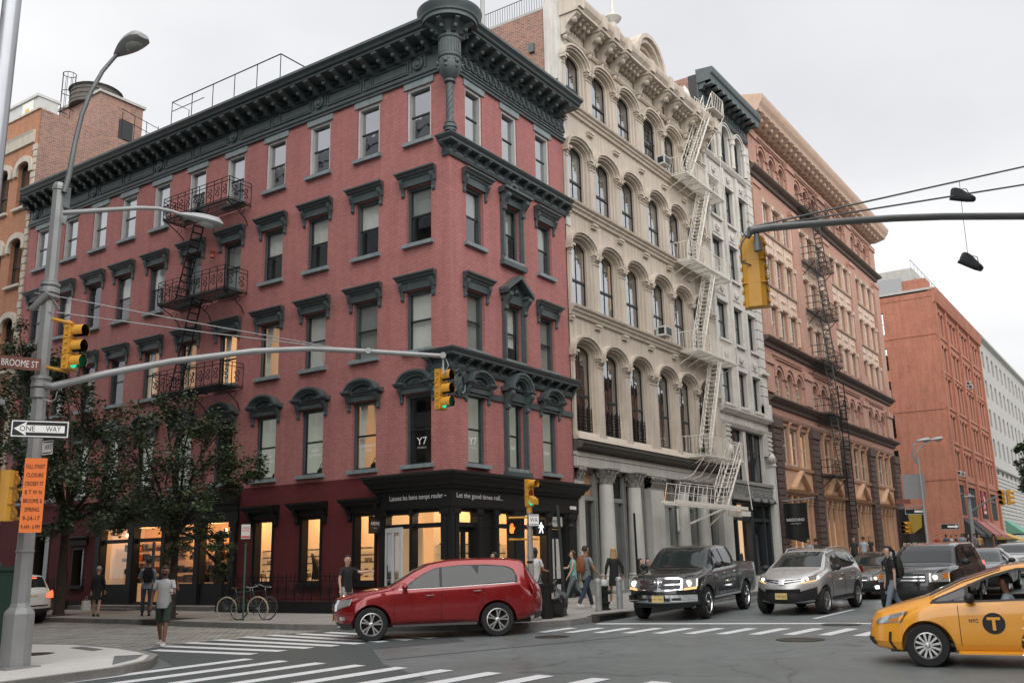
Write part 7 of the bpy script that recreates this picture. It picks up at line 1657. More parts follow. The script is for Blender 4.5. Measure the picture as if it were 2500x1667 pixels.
    def topp(s, X0, X1, f0=.96, f1=.96, off=.008, nx=12, ny=12, dark=None):
        rows = []
        for i in range(nx+1):
            t = i/nx; X = X0+(X1-X0)*t; r = s.ring(X); f = f0+(f1-f0)*t; row = []
            W = r[-6][0]*f
            for k in range(ny+1):
                y = -W+2*W*k/ny; ya = abs(y); z = r[-1][1]
                for (ya0, za0), (ya1, za1) in zip(r[-6:], r[-5:]):
                    if ya1 <= ya <= ya0: z = za0+(za1-za0)*((ya0-ya)/(ya0-ya1) if ya0 > ya1 else 0); break
                p = s.P(X, y, z); row.append((p[0], y, z+off))
            rows.append(row)
        return MB().grid(rows)
def wheel(parent, x, y, r, w_, sg, spokes, rim_m, style='pair', rimr=.66):
    loc = (x, y, r)
    g = MB(); g.lathe([(r*rimr, -w_/2), (r*.93, -w_/2), (r, -w_/2+.03), (r, w_/2-.03), (r*.93, w_/2), (r*rimr, w_/2)], (0, 0, 0), 36, 1, cap=False); we = lpart('wheel', g, M['tyre'], parent, loc, 40)
    g = MB(); R = r*rimr; o_ = sg*w_/2
    g.lathe([(R, o_-sg*.002), (R*.93, o_+sg*.004), (R*.9, o_-sg*.03), (R*.88, o_-sg*.12)], (0, 0, 0), 36, 1, cap=False)
    g.lathe([(R*.2, o_-sg*.02), (R*.2, o_+sg*.0), (R*.08, o_+sg*.012), (0, o_+sg*.012)], (0, 0, 0), 18, 1)
    for k in range(spokes):
        a0 = 2*pi*k/spokes+.2
        for d_ in ((-.13, .13) if style == 'pair' else (0,)):
            wv = .06 if style == 'pair' else (.2 if spokes < 8 else .075)
            pts = []
            for rr, da, ww in ((R*.16, d_*1.6, wv*.8), (R*.55, d_*1.2, wv), (R*.91, d_*1.5, wv*1.3)):
                a = a0+da; pts.append((rr, a, ww))
            for (r0, a_, w0), (r1, b_, w1) in zip(pts, pts[1:]):
                def pt(rr, aa, s_, ww): return (rr*cos(aa)-s_*ww*R*sin(aa), rr*sin(aa)+s_*ww*R*cos(aa))
                q = [pt(r0, a_, -1, w0), pt(r0, a_, 1, w0), pt(r1, b_, 1, w1), pt(r1, b_, -1, w1)]
                g.add([(u, o_+sg*dy, v) for dy in (-.045, -.008) for u, v in q], [(0, 1, 2, 3), (4, 5, 6, 7), (0, 1, 5, 4), (1, 2, 6, 5), (2, 3, 7, 6), (3, 0, 4, 7)])
    lpart('rim', g, rim_m, we)
    g = MB(); g.lathe([(R*.95, o_-sg*.11), (0, o_-sg*.11)], (0, 0, 0), 24, 1); lpart('brake_disc', g, M['alloy_dark'], we)
    return we
M['plate_y'] = plain('yellow_plate', (.66, .5, .2), .5, var=.08); M['plate_o'] = plain('orange_plate', (.72, .28, .05), .5, var=.08)
def plate(parent, x, z, txt, face=-1, m_=None, w_=.32, y=0):
    g = MB(); g.box(-.008, .008, -w_/2, w_/2, -.08, .08); o = lpart('licence_plate', g, m_ or M['plate_y'], parent, (x, y, z))
    if txt: g = MB(); put_text(g, txt, .07, lambda a, b_: (face*.01, -a*-face if 0 else (a*face*-1*-1 if 0 else (-a if face < 0 else a)), -.04+b_), width=w_*.85); lpart('lettering', g, M['black_text'], o)
    return o
def build_car(sp, loc, heading, label, group=None):
    c = Car(sp); c.fz = sp.get('fz', 1.1); c.rz = sp.get('rz', .9)
    x, y = loc; e = empty(sp['name'], (x, y, gz(x)), label, sp.get('cat', 'car'), group, heading)
    slope = math.atan(.023); hv = Vector((-cos(heading), -sin(heading))); e.rotation_euler.y = slope*hv.x*-1*-1 if 0 else 0
    e.rotation_euler = (Matrix.Rotation(-slope, 3, 'Y') @ Matrix.Rotation(heading, 3, 'Z')).to_euler()
    x0 = -sp.get('org', 0)
    def L(nm, mb, m_, sm=None, par=None): 
        mb.v = [(a+x0, b_, c_) for a, b_, c_ in mb.v] if par is None else mb.v
        return lpart(nm, mb, m_, par or e, smooth=sm)
    body = L('body', c.body(), sp['paint'], 38)
    for nm, lo, hi, m_ in sp.get('windows', []):
        for sg in (-1, 1):
            L(nm, c.side(lo, hi, sg, .014, 24, 8), m_ or M['car_glass'], 60)
    for nm, lo, hi, m_, off in sp.get('side_trim', []):
        for sg in (-1, 1): L(nm, c.side(lo, hi, sg, off, 24, 2), m_, 60)
    for nm, X0, X1, f0, f1, m_ in sp.get('tops', []): L(nm, c.topp(X0, X1, f0, f1), m_, 60)
    for nm, y0, y1, lo, hi, m_, off, rear, both in sp.get('fronts', []):
        on = m_ is M['head_on']
        if on: m_ = M['head_glass']
        L(nm, c.front(y0, y1, lo, hi, off, rear), m_, 60)
        if both: L(nm, c.front(-y1, -y0, lo, hi, off, rear), m_, 60)
        if on:
            ym = y0+(y1-y0)*sp.get('lampat', .35); zm = (interp(lo, ym)+interp(hi, ym))/2; rr = (interp(hi, ym)-interp(lo, ym))*.36
            for sg in (-1, 1): p = c.P(0, sg*ym, zm); g = MB(); g.lathe([(rr, -.01), (rr*.9, .0), (0, .004)], (p[0]-off-.012, sg*ym, zm), 14, 0); L('head_lamp', g, M['head_on'], 50)
    for X, z0, z1 in sp.get('seams', []):
        for sg in (-1, 1):
            g = MB(); zz = [z0+(z1-z0)*k/8 for k in range(9)]
            g.tube([c.P(X(z) if callable(X) else X, sg*(c.sideY(X(z) if callable(X) else X, z)+.001), z) for z in zz], .006, 4); L('door_seam', g, M['iron_black'])
    for X, z, m_ in sp.get('handles', []):
        for sg in (-1, 1):
            g = MB(); yb = sg*(c.sideY(X, z)+.018); g.tube([(X-.09, yb-sg*.02, z), (X-.06, yb+sg*.01, z), (X+.06, yb+sg*.01, z+.005), (X+.09, yb-sg*.02, z)], .014, 6); L('door_handle', g, m_, 40)
    if 'mirror' in sp:
        X, z, m_ = sp['mirror']
        for sg in (-1, 1):
            yb = sg*(c.sideY(X, z)); g = MB(); g.sphere((X-.02, yb+sg*.16, z+.05), .1, 12, 8, (.75, 1.15, .8)); g.tube([(X, yb-sg*.02, z-.03), (X-.01, yb+sg*.1, z)], .03, 6); L('wing_mirror', g, m_, 40)
    for wx in sp['wheels']:
        for sg in (-1, 1):
            w_ = interp(c.plan, wx); wheel(e, wx+x0, sg*(w_-.125), sp['wr'], .235, sg, sp.get('spokes', 5), sp.get('rim', M['alloy']), sp.get('style', 'pair'), sp.get('rimr', .66))
    g = MB(); w_ = interp(c.plan, sp['L']/2)
    g.box(.35, sp['L']-.35, -w_*.6, w_*.6, interp(sp['bot'], sp['L']/2)-.03, interp(sp['bot'], sp['L']/2)+.1); L('underside', g, M['plastic'])
    if sp.get('rails'):
        X0, X1, z = sp['rails']
        for sg in (-1, 1):
            rr = interp(c.roofw, (X0+X1)/2)*.9; g = MB(); g.tube([(X0, sg*rr, interp(c.top, X0)-.03), (X0+.15, sg*rr, interp(c.top, X0+.15)+.035), ((X0+X1)/2, sg*rr, interp(c.top, (X0+X1)/2)+.035), (X1-.15, sg*rr, interp(c.top, X1-.15)+.035), (X1, sg*rr, interp(c.top, X1)-.03)], .02, 6); L('roof_rail', g, sp.get('rail_m', M['chrome']), 40)
    for px, pz, t, f, m_ in sp.get('plates', []): plate(e, px+x0, pz, t, f, m_)
    return e, c
def C_(v): return lambda z: v
flat_ = lambda z, y0=0, y1=2: [(y0, z), (y1, z)]
suv = dict(name='red_suv', L=5.0, wheels=(.93, 3.83), wr=.378, ar=.445, paint=car_paint('dark_red_paint', (.24, .006, .008), .35, .28),
  top=[(0, .93), (.12, 1.0), (.35, 1.06), (.8, 1.12), (1.22, 1.17), (1.36, 1.21), (1.9, 1.54), (2.25, 1.7), (2.7, 1.77), (3.3, 1.785), (4.0, 1.765), (4.5, 1.72), (4.74, 1.64), (4.9, 1.3), (4.97, 1.1), (5.0, 1.03)],
  belt=[(0, .8), (.5, .95), (1.3, 1.08), (2.3, 1.12), (3.6, 1.15), (4.4, 1.19), (5, .98)], bot=[(0, .34), (.2, .26), (.8, .28), (1.4, .3), (3.4, .3), (4.2, .3), (4.8, .38), (5, .45)],
  plan=[(0, .82), (.25, .9), (.7, .96), (1.3, .97), (2.5, .965), (3.8, .985), (4.5, .95), (5, .86)], roofw=[(0, .55), (.3, .74), (1.2, .84), (1.9, .72), (2.5, .66), (4.0, .66), (4.6, .68), (5, .74)],
  nose=[(.25, .16), (.45, .04), (.6, .0), (.8, .02), (1.0, .1), (1.2, .2)], tail=[(.3, .12), (.5, .02), (.75, .0), (1.0, .03), (1.3, .14), (1.75, .3)], kf=.42, kr=.3,
  windows=[('side_window', [(1.72, 1.15), (2.5, 1.15)], [(1.72, 1.19), (2.05, 1.4), (2.35, 1.55), (2.5, 1.585)], None), ('side_window', [(2.56, 1.155), (3.5, 1.18)], [(2.56, 1.59), (3.1, 1.615), (3.26, 1.61), (3.5, 1.25)], None), ('quarter_window', [(3.4, 1.185), (4.32, 1.23)], [(3.4, 1.4), (3.42, 1.605), (4.0, 1.565), (4.22, 1.49), (4.32, 1.38)], None)],
  side_trim=[('pillar_trim', [(1.66, 1.14), (4.4, 1.2)], [(1.66, 1.17), (2.05, 1.425), (2.4, 1.585), (3.0, 1.63), (3.6, 1.625), (4.1, 1.575), (4.28, 1.5), (4.4, 1.33)], M['plastic'], .008), ('window_trim', [(1.55, 1.118), (2.6, 1.128), (4.3, 1.188)], [(1.55, 1.131), (2.6, 1.141), (4.3, 1.201)], M['alloy'], .009), ('sill_trim', [(1.42, .3), (3.35, .3)], [(1.42, .4), (3.35, .4)], M['plastic'], .004)],
  tops=[('windscreen', 1.36, 2.2, 1.0, .97, M['car_glass']), ('rear_window', 4.66, 4.84, .85, .9, M['car_glass'])],
  fronts=[('grille', -.42, .42, [(0, .58), (.42, .64)], [(0, .9), (.42, .92)], M['plastic'], .006, False, False), ('grille_chrome', .36, .52, [(0, .62), (.52, .68)], [(0, .93), (.52, .93)], M['chrome'], .016, False, True), ('grille_chrome', -.36, .36, [(0, .86)], [(0, .93)], M['chrome'], .016, False, False), ('emblem', -.1, .1, [(0, .68)], [(0, .84)], M['chrome'], .03, False, False),
    ('headlight', .52, .9, [(.52, .7), (.9, .84)], [(.52, .9), (.9, .97)], M['head_glass'], .01, False, True), ('turn_signal', .84, .9, [(.84, .86), (.9, .9)], [(.84, .95), (.9, .97)], M['amber'], .014, False, True),
    ('lower_bumper', -.8, .8, [(0, .26)], [(0, .42), (.8, .4)], M['plastic'], .008, False, False), ('bumper_chrome', -.5, .5, [(0, .3)], [(0, .34)], M['chrome'], .02, False, False), ('fog_lamp', .6, .74, [(0, .48)], [(0, .56)], M['head_glass'], .012, False, True),
    ('tail_light', .55, .93, [(.55, .98), (.93, .92)], [(.55, 1.14), (.93, 1.17)], M['red_lens'], .01, True, True), ('rear_bumper', -.8, .8, [(0, .36)], [(0, .5)], M['plastic'], .01, True, False)],
  seams=[(1.45, .42, 1.1), (2.53, .42, 1.6), (lambda z: 3.52 if z > .85 else 3.52-(.85-z)*.55, .42, 1.15)],
  handles=[(2.28, .97, M['chrome']), (3.38, 1.03, M['chrome'])], mirror=(1.72, 1.12, None), spokes=5, style='pair', rimr=.68)
suv['mirror'] = (1.72, 1.13, suv['paint']); suv['plates'] = [(.0, .5, '', -1, M['plate_o'])]
hd = atan2(-.866, .50)  # direction of the car's tail
fw = at_g(917, 1564.5).xy; rw_ = at_g(1212, 1551.5).xy; tail = (rw_-fw).normalized(); ang = atan2(tail.y, tail.x)
nrm = Vector((-tail.y, tail.x))     # towards the far side
ctr = (fw+rw_)/2+nrm*.84; org = ctr-tail*2.41
eS, cS = build_car(suv, (org.x, org.y), ang, 'dark red family SUV turning in front of the corner shop')
g = MB(); g.add([(4.5, -.62, 1.67), (4.5, .62, 1.67), (4.78, .6, 1.66), (4.78, -.6, 1.66), (4.7, -.62, 1.6), (4.7, .62, 1.6)], [(0, 1, 2, 3), (3, 2, 5, 4)]); lpart('roof_spoiler', g, suv['paint'], eS)
lpart('driver', MB().sphere((2.1, -.38, 1.25), .11, 10, 8).sphere((2.15, -.38, .98), .2, 10, 8, (.7, 1, .9)), M['stock_dark'], eS, smooth=60)
taxi_y = car_paint('taxi_yellow_paint', (.80, .335, .015), .0, .4)
taxi = dict(cuts=[([(1.56, .98), (2.6, 1.01)], [(1.56, 1.17), (1.9, 1.32), (2.25, 1.405), (2.6, 1.43)])], name='taxi', cat='taxi', L=4.62, wheels=(.92, 3.7), wr=.318, ar=.375, paint=taxi_y,
  top=[(0, .78), (.15, .85), (.5, .94), (.85, 1.01), (1.0, 1.05), (1.5, 1.28), (2.1, 1.47), (2.7, 1.53), (3.4, 1.5), (4.0, 1.38), (4.5, 1.2), (4.62, 1.05)],
  belt=[(0, .6), (.5, .78), (1.2, .93), (2.2, .98), (3.6, 1.02), (4.62, .95)], bot=[(0, .24), (.3, .2), (1.4, .22), (3.2, .22), (4.4, .28), (4.62, .35)],
  plan=[(0, .72), (.25, .82), (.7, .88), (1.4, .89), (3, .885), (4.2, .86), (4.62, .76)], roofw=[(0, .5), (.4, .68), (1.1, .8), (1.8, .66), (2.5, .58), (3.6, .58), (4.62, .62)],
  nose=[(.2, .1), (.35, .0), (.5, .02), (.65, .06), (.8, .16), (1.0, .34)], tail=[(.3, .05), (.6, 0), (1.0, .06), (1.4, .3)], kf=.5, kr=.3,
  windows=[('quarter_window', [(1.06, .965), (1.52, .985)], [(1.06, .975), (1.52, 1.155)], None), ('side_window', [(2.72, 1.03), (3.75, 1.06)], [(2.72, 1.415), (3.2, 1.39), (3.75, 1.2)], None)],
  side_trim=[('sill_trim', [(1.35, .2), (3.3, .2)], [(1.35, .25), (3.3, .25)], taxi_y, .012)],
  tops=[('windscreen', 1.0, 2.05, .98, .96, M['car_glass'])],
  fronts=[('headlight', .42, .78, [(.42, .6), (.78, .66)], [(.42, .68), (.78, .84)], M['head_glass'], .012, False, True), ('turn_signal', .62, .76, [(.62, .64), (.76, .68)], [(.62, .69), (.76, .74)], M['amber'], .016, False, True), ('grille', -.4, .4, [(0, .28)], [(0, .4)], M['plastic'], .008, False, False), ('bumper_seam', .63, .66, [(0, .24)], [(0, .5)], M['plastic'], .006, False, True)],
  seams=[(1.4, .32, .97), (2.66, .3, 1.02)], handles=[(2.42, .84, taxi_y), (3.5, .88, taxi_y)], mirror=(1.6, .97, M['plastic']), spokes=12, style='single', rimr=.62)
fwT = Vector((-7.62, -15.25)); dT = radians(-82)
orgT = fwT+Vector((-sin(dT), cos(dT)))*.77-Vector((cos(dT), sin(dT)))*.92
eT, cT = build_car(taxi, (orgT.x, orgT.y), dT, 'yellow hybrid taxi with round black T logo, cropped by the right edge')
glo, ghi = [(1.56, .98), (2.6, 1.01)], [(1.56, 1.17), (1.9, 1.32), (2.25, 1.405), (2.6, 1.43)]
lpart('far_window', cT.side(glo, ghi, 1, .003, 20, 8), M['clear_glass'], eT, smooth=60)
M['cabin'] = plain('dark_cabin', (.03, .032, .03), .7)
g = MB(); [(g.box(2.55, 2.7, s_*.36-.22, s_*.36+.22, .5, 1.16), g.box(2.56, 2.64, s_*.36-.12, s_*.36+.12, 1.18, 1.34), g.box(2.1, 2.6, s_*.36-.22, s_*.36+.22, .4, .55)) for s_ in (-1, 1)]; lpart('seats', g, M['cabin'], eT)
g = MB(); g.box(1.15, 1.5, -.7, .7, .7, .9); g.box(1.4, 1.6, -.5, -.22, .85, 1.0); g.box(1.2, 3.6, -.8, .8, .3, .36); g.box(1.5, 2.8, .74, .78, .35, .98); g.box(1.5, 2.8, -.78, -.74, .35, .96); lpart('dashboard', g, M['cabin'], eT)
g = MB(); g.tube([(1.74, -.36+.18*cos(a*pi/8), .98+.17*sin(a*pi/8)) for a in range(17)], .014, 6); g.tube([(1.5, -.36, .9), (1.74, -.36, .98)], .03, 6); lpart('steering_wheel', g, M['cabin'], eT)
lpart('window_frame', MB().join(cT.side([(1.0, .935), (2.66, .99), (3.8, 1.03)], [(1.0, .965), (2.66, 1.012), (3.8, 1.05)], -1, .008, 24, 1)), M['plastic'], eT)
for lo_, hi_ in (([(1.52, .98), (1.57, .98)], [(1.52, 1.16), (1.57, 1.185)]), ([(1.03, .965), (1.52, 1.15), (1.9, 1.31), (2.25, 1.4), (2.7, 1.425), (3.2, 1.4), (3.8, 1.19)], [(1.03, .985), (1.52, 1.185), (1.9, 1.345), (2.25, 1.435), (2.7, 1.455), (3.2, 1.43), (3.8, 1.22)]), ([(2.59, .99), (2.72, .99)], [(2.59, 1.44), (2.72, 1.44)])): lpart('window_frame', cT.side(lo_, hi_, -1, .009, 24, 2), M['plastic'], eT)
def decal(c, X, z, pts, off, sg=-1):
    g = MB(); vs = [( X+a, sg*(c.sideY(X+a, z+b_)+off), z+b_) for a, b_ in pts]; g.add([(c.P(x, y, zz)[0], y, zz) for x, y, zz in vs], [tuple(range(len(pts)))]); return g
lpart('taxi_logo', decal(cT, 1.87, .65, [(.155*cos(k*pi/14), .155*sin(k*pi/14)) for k in range(28)], .006), M['black_text'], eT)
g = MB(); g.join(decal(cT, 1.87, .65, [(-.09, .05), (-.09, .09), (.09, .09), (.09, .05)], .01)); g.join(decal(cT, 1.87, .65, [(-.022, .05), (-.022, -.1), (.022, -.1), (.022, .05)], .01)); lpart('logo_letter', g, taxi_y, eT)
g = MB(); put_text(g, 'NYC', .055, lambda a, b_: (1.6+a, -(cT.sideY(1.6, .68)+.006), .66+b_), width=.13, bold=.02); lpart('lettering', g, M['black_text'], eT)
pk = dict(name='pickup_truck', cat='pickup', L=5.85, wheels=(1.0, 4.55), wr=.41, ar=.49, paint=car_paint('black_green_paint', (.012, .018, .018), .4, .3),
  top=[(0, 1.1), (.1, 1.17), (.5, 1.2), (1.2, 1.25), (1.4, 1.28), (1.95, 1.72), (2.2, 1.85), (2.7, 1.9), (3.5, 1.88), (3.66, 1.8), (3.74, 1.34), (3.8, 1.33), (5.7, 1.36), (5.85, 1.34)],
  belt=[(0, 1.0), (1.3, 1.2), (3.7, 1.28), (3.8, 1.3), (5.85, 1.31)], bot=[(0, .42), (.3, .36), (1, .42), (5.6, .46), (5.85, .5)],
  plan=[(0, .9), (.2, .97), (.7, 1.0), (3.7, .99), (3.8, .99), (5.6, .99), (5.85, .95)], roofw=[(0, .6), (.4, .8), (1.4, .86), (2.1, .74), (3.5, .74), (3.75, .9), (5.85, .93)],
  nose=[(.35, .1), (.5, .0), (.75, -.02), (.95, .04), (1.2, .12)], tail=[(.3, 0), (1.4, 0)], kf=.3, kr=.1,
  windows=[('side_window', [(1.78, 1.27), (2.62, 1.29)], [(1.78, 1.38), (2.15, 1.68), (2.4, 1.76), (2.62, 1.78)], None), ('side_window', [(2.7, 1.29), (3.5, 1.31)], [(2.7, 1.78), (3.3, 1.77), (3.5, 1.5)], None)],
  side_trim=[('rocker_chrome', [(1.55, .5), (4.0, .5)], [(1.55, .56), (4.0, .56)], M['chrome'], .012)],
  tops=[('windscreen', 1.42, 2.12, 1.0, .97, M['car_glass']), ('bed', 3.85, 5.75, .88, .88, M['plastic'])],
  fronts=[('grille_surround', -.62, .62, [(0, .74), (.62, .78)], [(0, 1.1), (.5, 1.1), (.62, 1.05)], M['chrome'], .02, False, False), ('grille', .06, .56, [(0, .94), (.56, .95)], [(0, 1.06), (.56, 1.04)], M['plastic'], .03, False, True), ('grille', .06, .56, [(0, .79), (.56, .82)], [(0, .9), (.56, .9)], M['plastic'], .03, False, True),
    ('headlight', .64, .96, [(.64, .82), (.96, .86)], [(.64, 1.04), (.96, 1.06)], M['head_on'], .02, False, True), ('turn_signal', .64, .93, [(.64, .77), (.93, .8)], [(.64, .82), (.93, .86)], M['head_warm'], .02, False, True), ('bumper', -.95, .95, [(0, .44), (.95, .48)], [(0, .66), (.95, .66)], M['chrome'], .06, False, False), ('bumper_slot', -.3, .3, [(0, .5)], [(0, .58)], M['plastic'], .07, False, False), ('tow_slot', .34, .58, [(0, .52)], [(0, .58)], M['plastic'], .07, False, True), ('lower_bumper', -.8, .8, [(0, .34)], [(0, .45)], M['plastic'], .03, False, False), ('tail_light', .86, .95, [(0, .9)], [(0, 1.25)], M['red_lens'], .02, True, True)],
  seams=[(1.6, .55, 1.25), (2.66, .55, 1.75), (3.62, .55, 1.7), (3.78, .5, 1.3)], handles=[(2.5, 1.12, M['chrome']), (3.45, 1.14, M['chrome'])], mirror=(1.75, 1.3, M['plastic']), spokes=5, style='single', rimr=.66, rim=M['chrome'], kf_=1)
pk['plates'] = [(-.13, .56, 'L41 HJA', -1, None)]
aP = radians(5)
ePk, cPk = build_car(pk, (-.55, -7.28), aP, 'black crew cab pickup truck with chrome grille and headlights on')
for sg in (-1, 1):
    g = MB(); [g.box(-.04, -.028, sg*.31-.24, sg*.31+.24, .96+.035*k, .97+.035*k) for k in range(3)]; [g.box(-.04, -.028, sg*.31-.24, sg*.31+.24, .81+.035*k, .82+.035*k) for k in range(3)]; lpart('grille_bars', g, M['chrome'], ePk)
g = MB(); g.sphere((-.05, 0, .93), .08, 8, 6, (.4, .9, 1.1)); g.sphere((-.04, .09, .97), .045, 6, 5); g.sphere((-.04, -.09, .97), .045, 6, 5); lpart('grille_emblem', g, M['chrome'], ePk, smooth=60)
rv = dict(name='silver_crossover', L=4.57, wheels=(.88, 3.54), wr=.355, ar=.42, paint=car_paint('silver_paint', (.46, .46, .45), .45, .33),
  top=[(0, .95), (.15, 1.02), (.6, 1.1), (1.1, 1.17), (1.2, 1.2), (1.75, 1.5), (2.1, 1.63), (2.6, 1.68), (3.5, 1.66), (4.1, 1.6), (4.3, 1.45), (4.5, 1.1), (4.57, 1.0)],
  belt=[(0, .78), (.5, .95), (1.2, 1.06), (3.4, 1.12), (4.57, 1.02)], bot=[(0, .34), (.3, .28), (1.3, .32), (3.4, .32), (4.3, .4), (4.57, .46)],
  plan=[(0, .78), (.25, .87), (.7, .92), (3.6, .925), (4.2, .9), (4.57, .82)], roofw=[(0, .5), (.4, .72), (1.2, .82), (1.9, .66), (3.6, .62), (4.57, .68)],
  nose=[(.25, .12), (.45, .02), (.65, .0), (.8, .05), (1.0, .2)], tail=[(.3, .1), (.6, 0), (1.0, .04), (1.6, .3)], kf=.45, kr=.3,
  windows=[('side_window', [(1.6, 1.13), (2.42, 1.15)], [(1.6, 1.19), (2.0, 1.44), (2.25, 1.53), (2.42, 1.55)], None), ('side_window', [(2.5, 1.15), (3.35, 1.18)], [(2.5, 1.56), (3.0, 1.56), (3.35, 1.5)], None), ('quarter_window', [(3.42, 1.2), (3.95, 1.27)], [(3.42, 1.5), (3.8, 1.46), (3.95, 1.36)], None)],
  side_trim=[('wheel_arch_trim', [(1.35, .3), (3.1, .3)], [(1.35, .42), (3.1, .42)], M['plastic'], .01)],
  tops=[('windscreen', 1.22, 2.02, 1.0, .97, M['car_glass'])],
  fronts=[('upper_grille', -.5, .5, [(0, .8), (.5, .88)], [(0, .9), (.5, .93)], M['plastic'], .01, False, False), ('grille_chrome', -.52, .52, [(0, .84), (.52, .895)], [(0, .86), (.52, .91)], M['chrome'], .016, False, False), ('emblem', -.08, .08, [(0, .8)], [(0, .92)], M['chrome'], .03, False, False), ('headlight', .48, .84, [(.48, .84), (.84, .9)], [(.48, .95), (.84, 1.04)], M['head_on'], .012, False, True), ('turn_signal', .48, .8, [(.48, .815), (.8, .87)], [(.48, .84), (.8, .9)], M['head_warm'], .012, False, True),
    ('lower_bumper', -.82, .82, [(0, .3), (.82, .4)], [(0, .56), (.5, .62), (.82, .72)], M['plastic'], .012, False, False), ('lower_grille', -.48, .48, [(0, .58)], [(0, .68)], M['iron_black'], .016, False, False), ('tail_light', .55, .9, [(0, .95)], [(0, 1.12)], M['red_lens'], .01, True, True)],
  seams=[(1.4, .45, 1.1), (2.46, .45, 1.52), (3.38, .6, 1.5)], handles=[(2.28, .98, M['chrome']), (3.2, 1.02, M['chrome'])], mirror=(1.6, 1.13, M['plastic']), rails=(2.05, 4.0, 0), rail_m=M['alloy'], spokes=5, style='pair', rimr=.66)
rv['plates'] = [(-.03, .5, 'Y38 GAZ', -1, None)]
build_car(rv, (1.65, -9.75), radians(-2), 'silver crossover with yellow front plate and headlights on')
lr = dict(name='black_suv', L=4.5, wheels=(.85, 3.51), wr=.365, ar=.43, paint=car_paint('black_paint_car', (.01, .012, .012), .2, .28),
  top=[(0, 1.02), (.1, 1.1), (.6, 1.16), (1.2, 1.2), (1.28, 1.24), (1.7, 1.55), (1.95, 1.68), (2.4, 1.74), (4.0, 1.74), (4.2, 1.68), (4.4, 1.2), (4.5, 1.1)],
  belt=[(0, .95), (.5, 1.08), (3.4, 1.14), (4.5, 1.08)], bot=[(0, .4), (.3, .32), (1.3, .36), (4.3, .44), (4.5, .5)],
  plan=[(0, .84), (.2, .92), (.6, .95), (4.2, .95), (4.5, .88)], roofw=[(0, .6), (.4, .8), (1.2, .86), (1.85, .72), (4.1, .7), (4.5, .76)],
  nose=[(.3, .08), (.5, .0), (.8, .0), (1.1, .08)], tail=[(.3, 0), (1.0, 0), (1.7, .2)], kf=.26, kr=.15,
  windows=[('side_window', [(1.55, 1.2), (2.35, 1.2)], [(1.55, 1.28), (1.85, 1.52), (2.05, 1.6), (2.35, 1.62)], None), ('side_window', [(2.45, 1.2), (3.3, 1.22)], [(2.45, 1.62), (3.3, 1.62)], None), ('quarter_window', [(3.4, 1.23), (4.0, 1.25)], [(3.4, 1.62), (4.0, 1.58)], None)],
  tops=[('windscreen', 1.3, 1.9, 1.0, .97, M['car_glass'])],
  fronts=[('grille', -.36, .36, [(0, .78)], [(0, 1.0)], M['plastic'], .01, False, False), ('grille_bars', -.34, .34, [(0, .83)], [(0, .86)], M['chrome'], .016, False, False), ('grille_bars', -.34, .34, [(0, .91)], [(0, .94)], M['chrome'], .016, False, False), ('headlight_surround', .44, .88, [(0, .8)], [(0, 1.02)], M['head_glass'], .012, False, True), ('headlight', .5, .72, [(0, .83)], [(0, .99)], M['head_on'], .02, False, True), ('turn_signal', .74, .88, [(0, .88)], [(0, 1.0)], M['amber'], .02, False, True), ('lower_bumper', -.85, .85, [(0, .36)], [(0, .6)], M['plastic'], .012, False, False), ('fog_lamp', .6, .7, [(0, .5)], [(0, .58)], M['head_glass'], .02, False, True), ('tail_light', .7, .88, [(0, .8)], [(0, 1.2)], M['tail_on'], .012, True, True)],
  seams=[(1.35, .5, 1.15), (2.4, .5, 1.6), (3.35, .6, 1.6)], handles=[(2.2, 1.02, M['plastic'])], mirror=(1.5, 1.2, M['plastic']), spokes=5, style='single')
build_car(lr, (2.45, -12.85), radians(-3), 'black boxy SUV with round headlights on behind the walking woman')
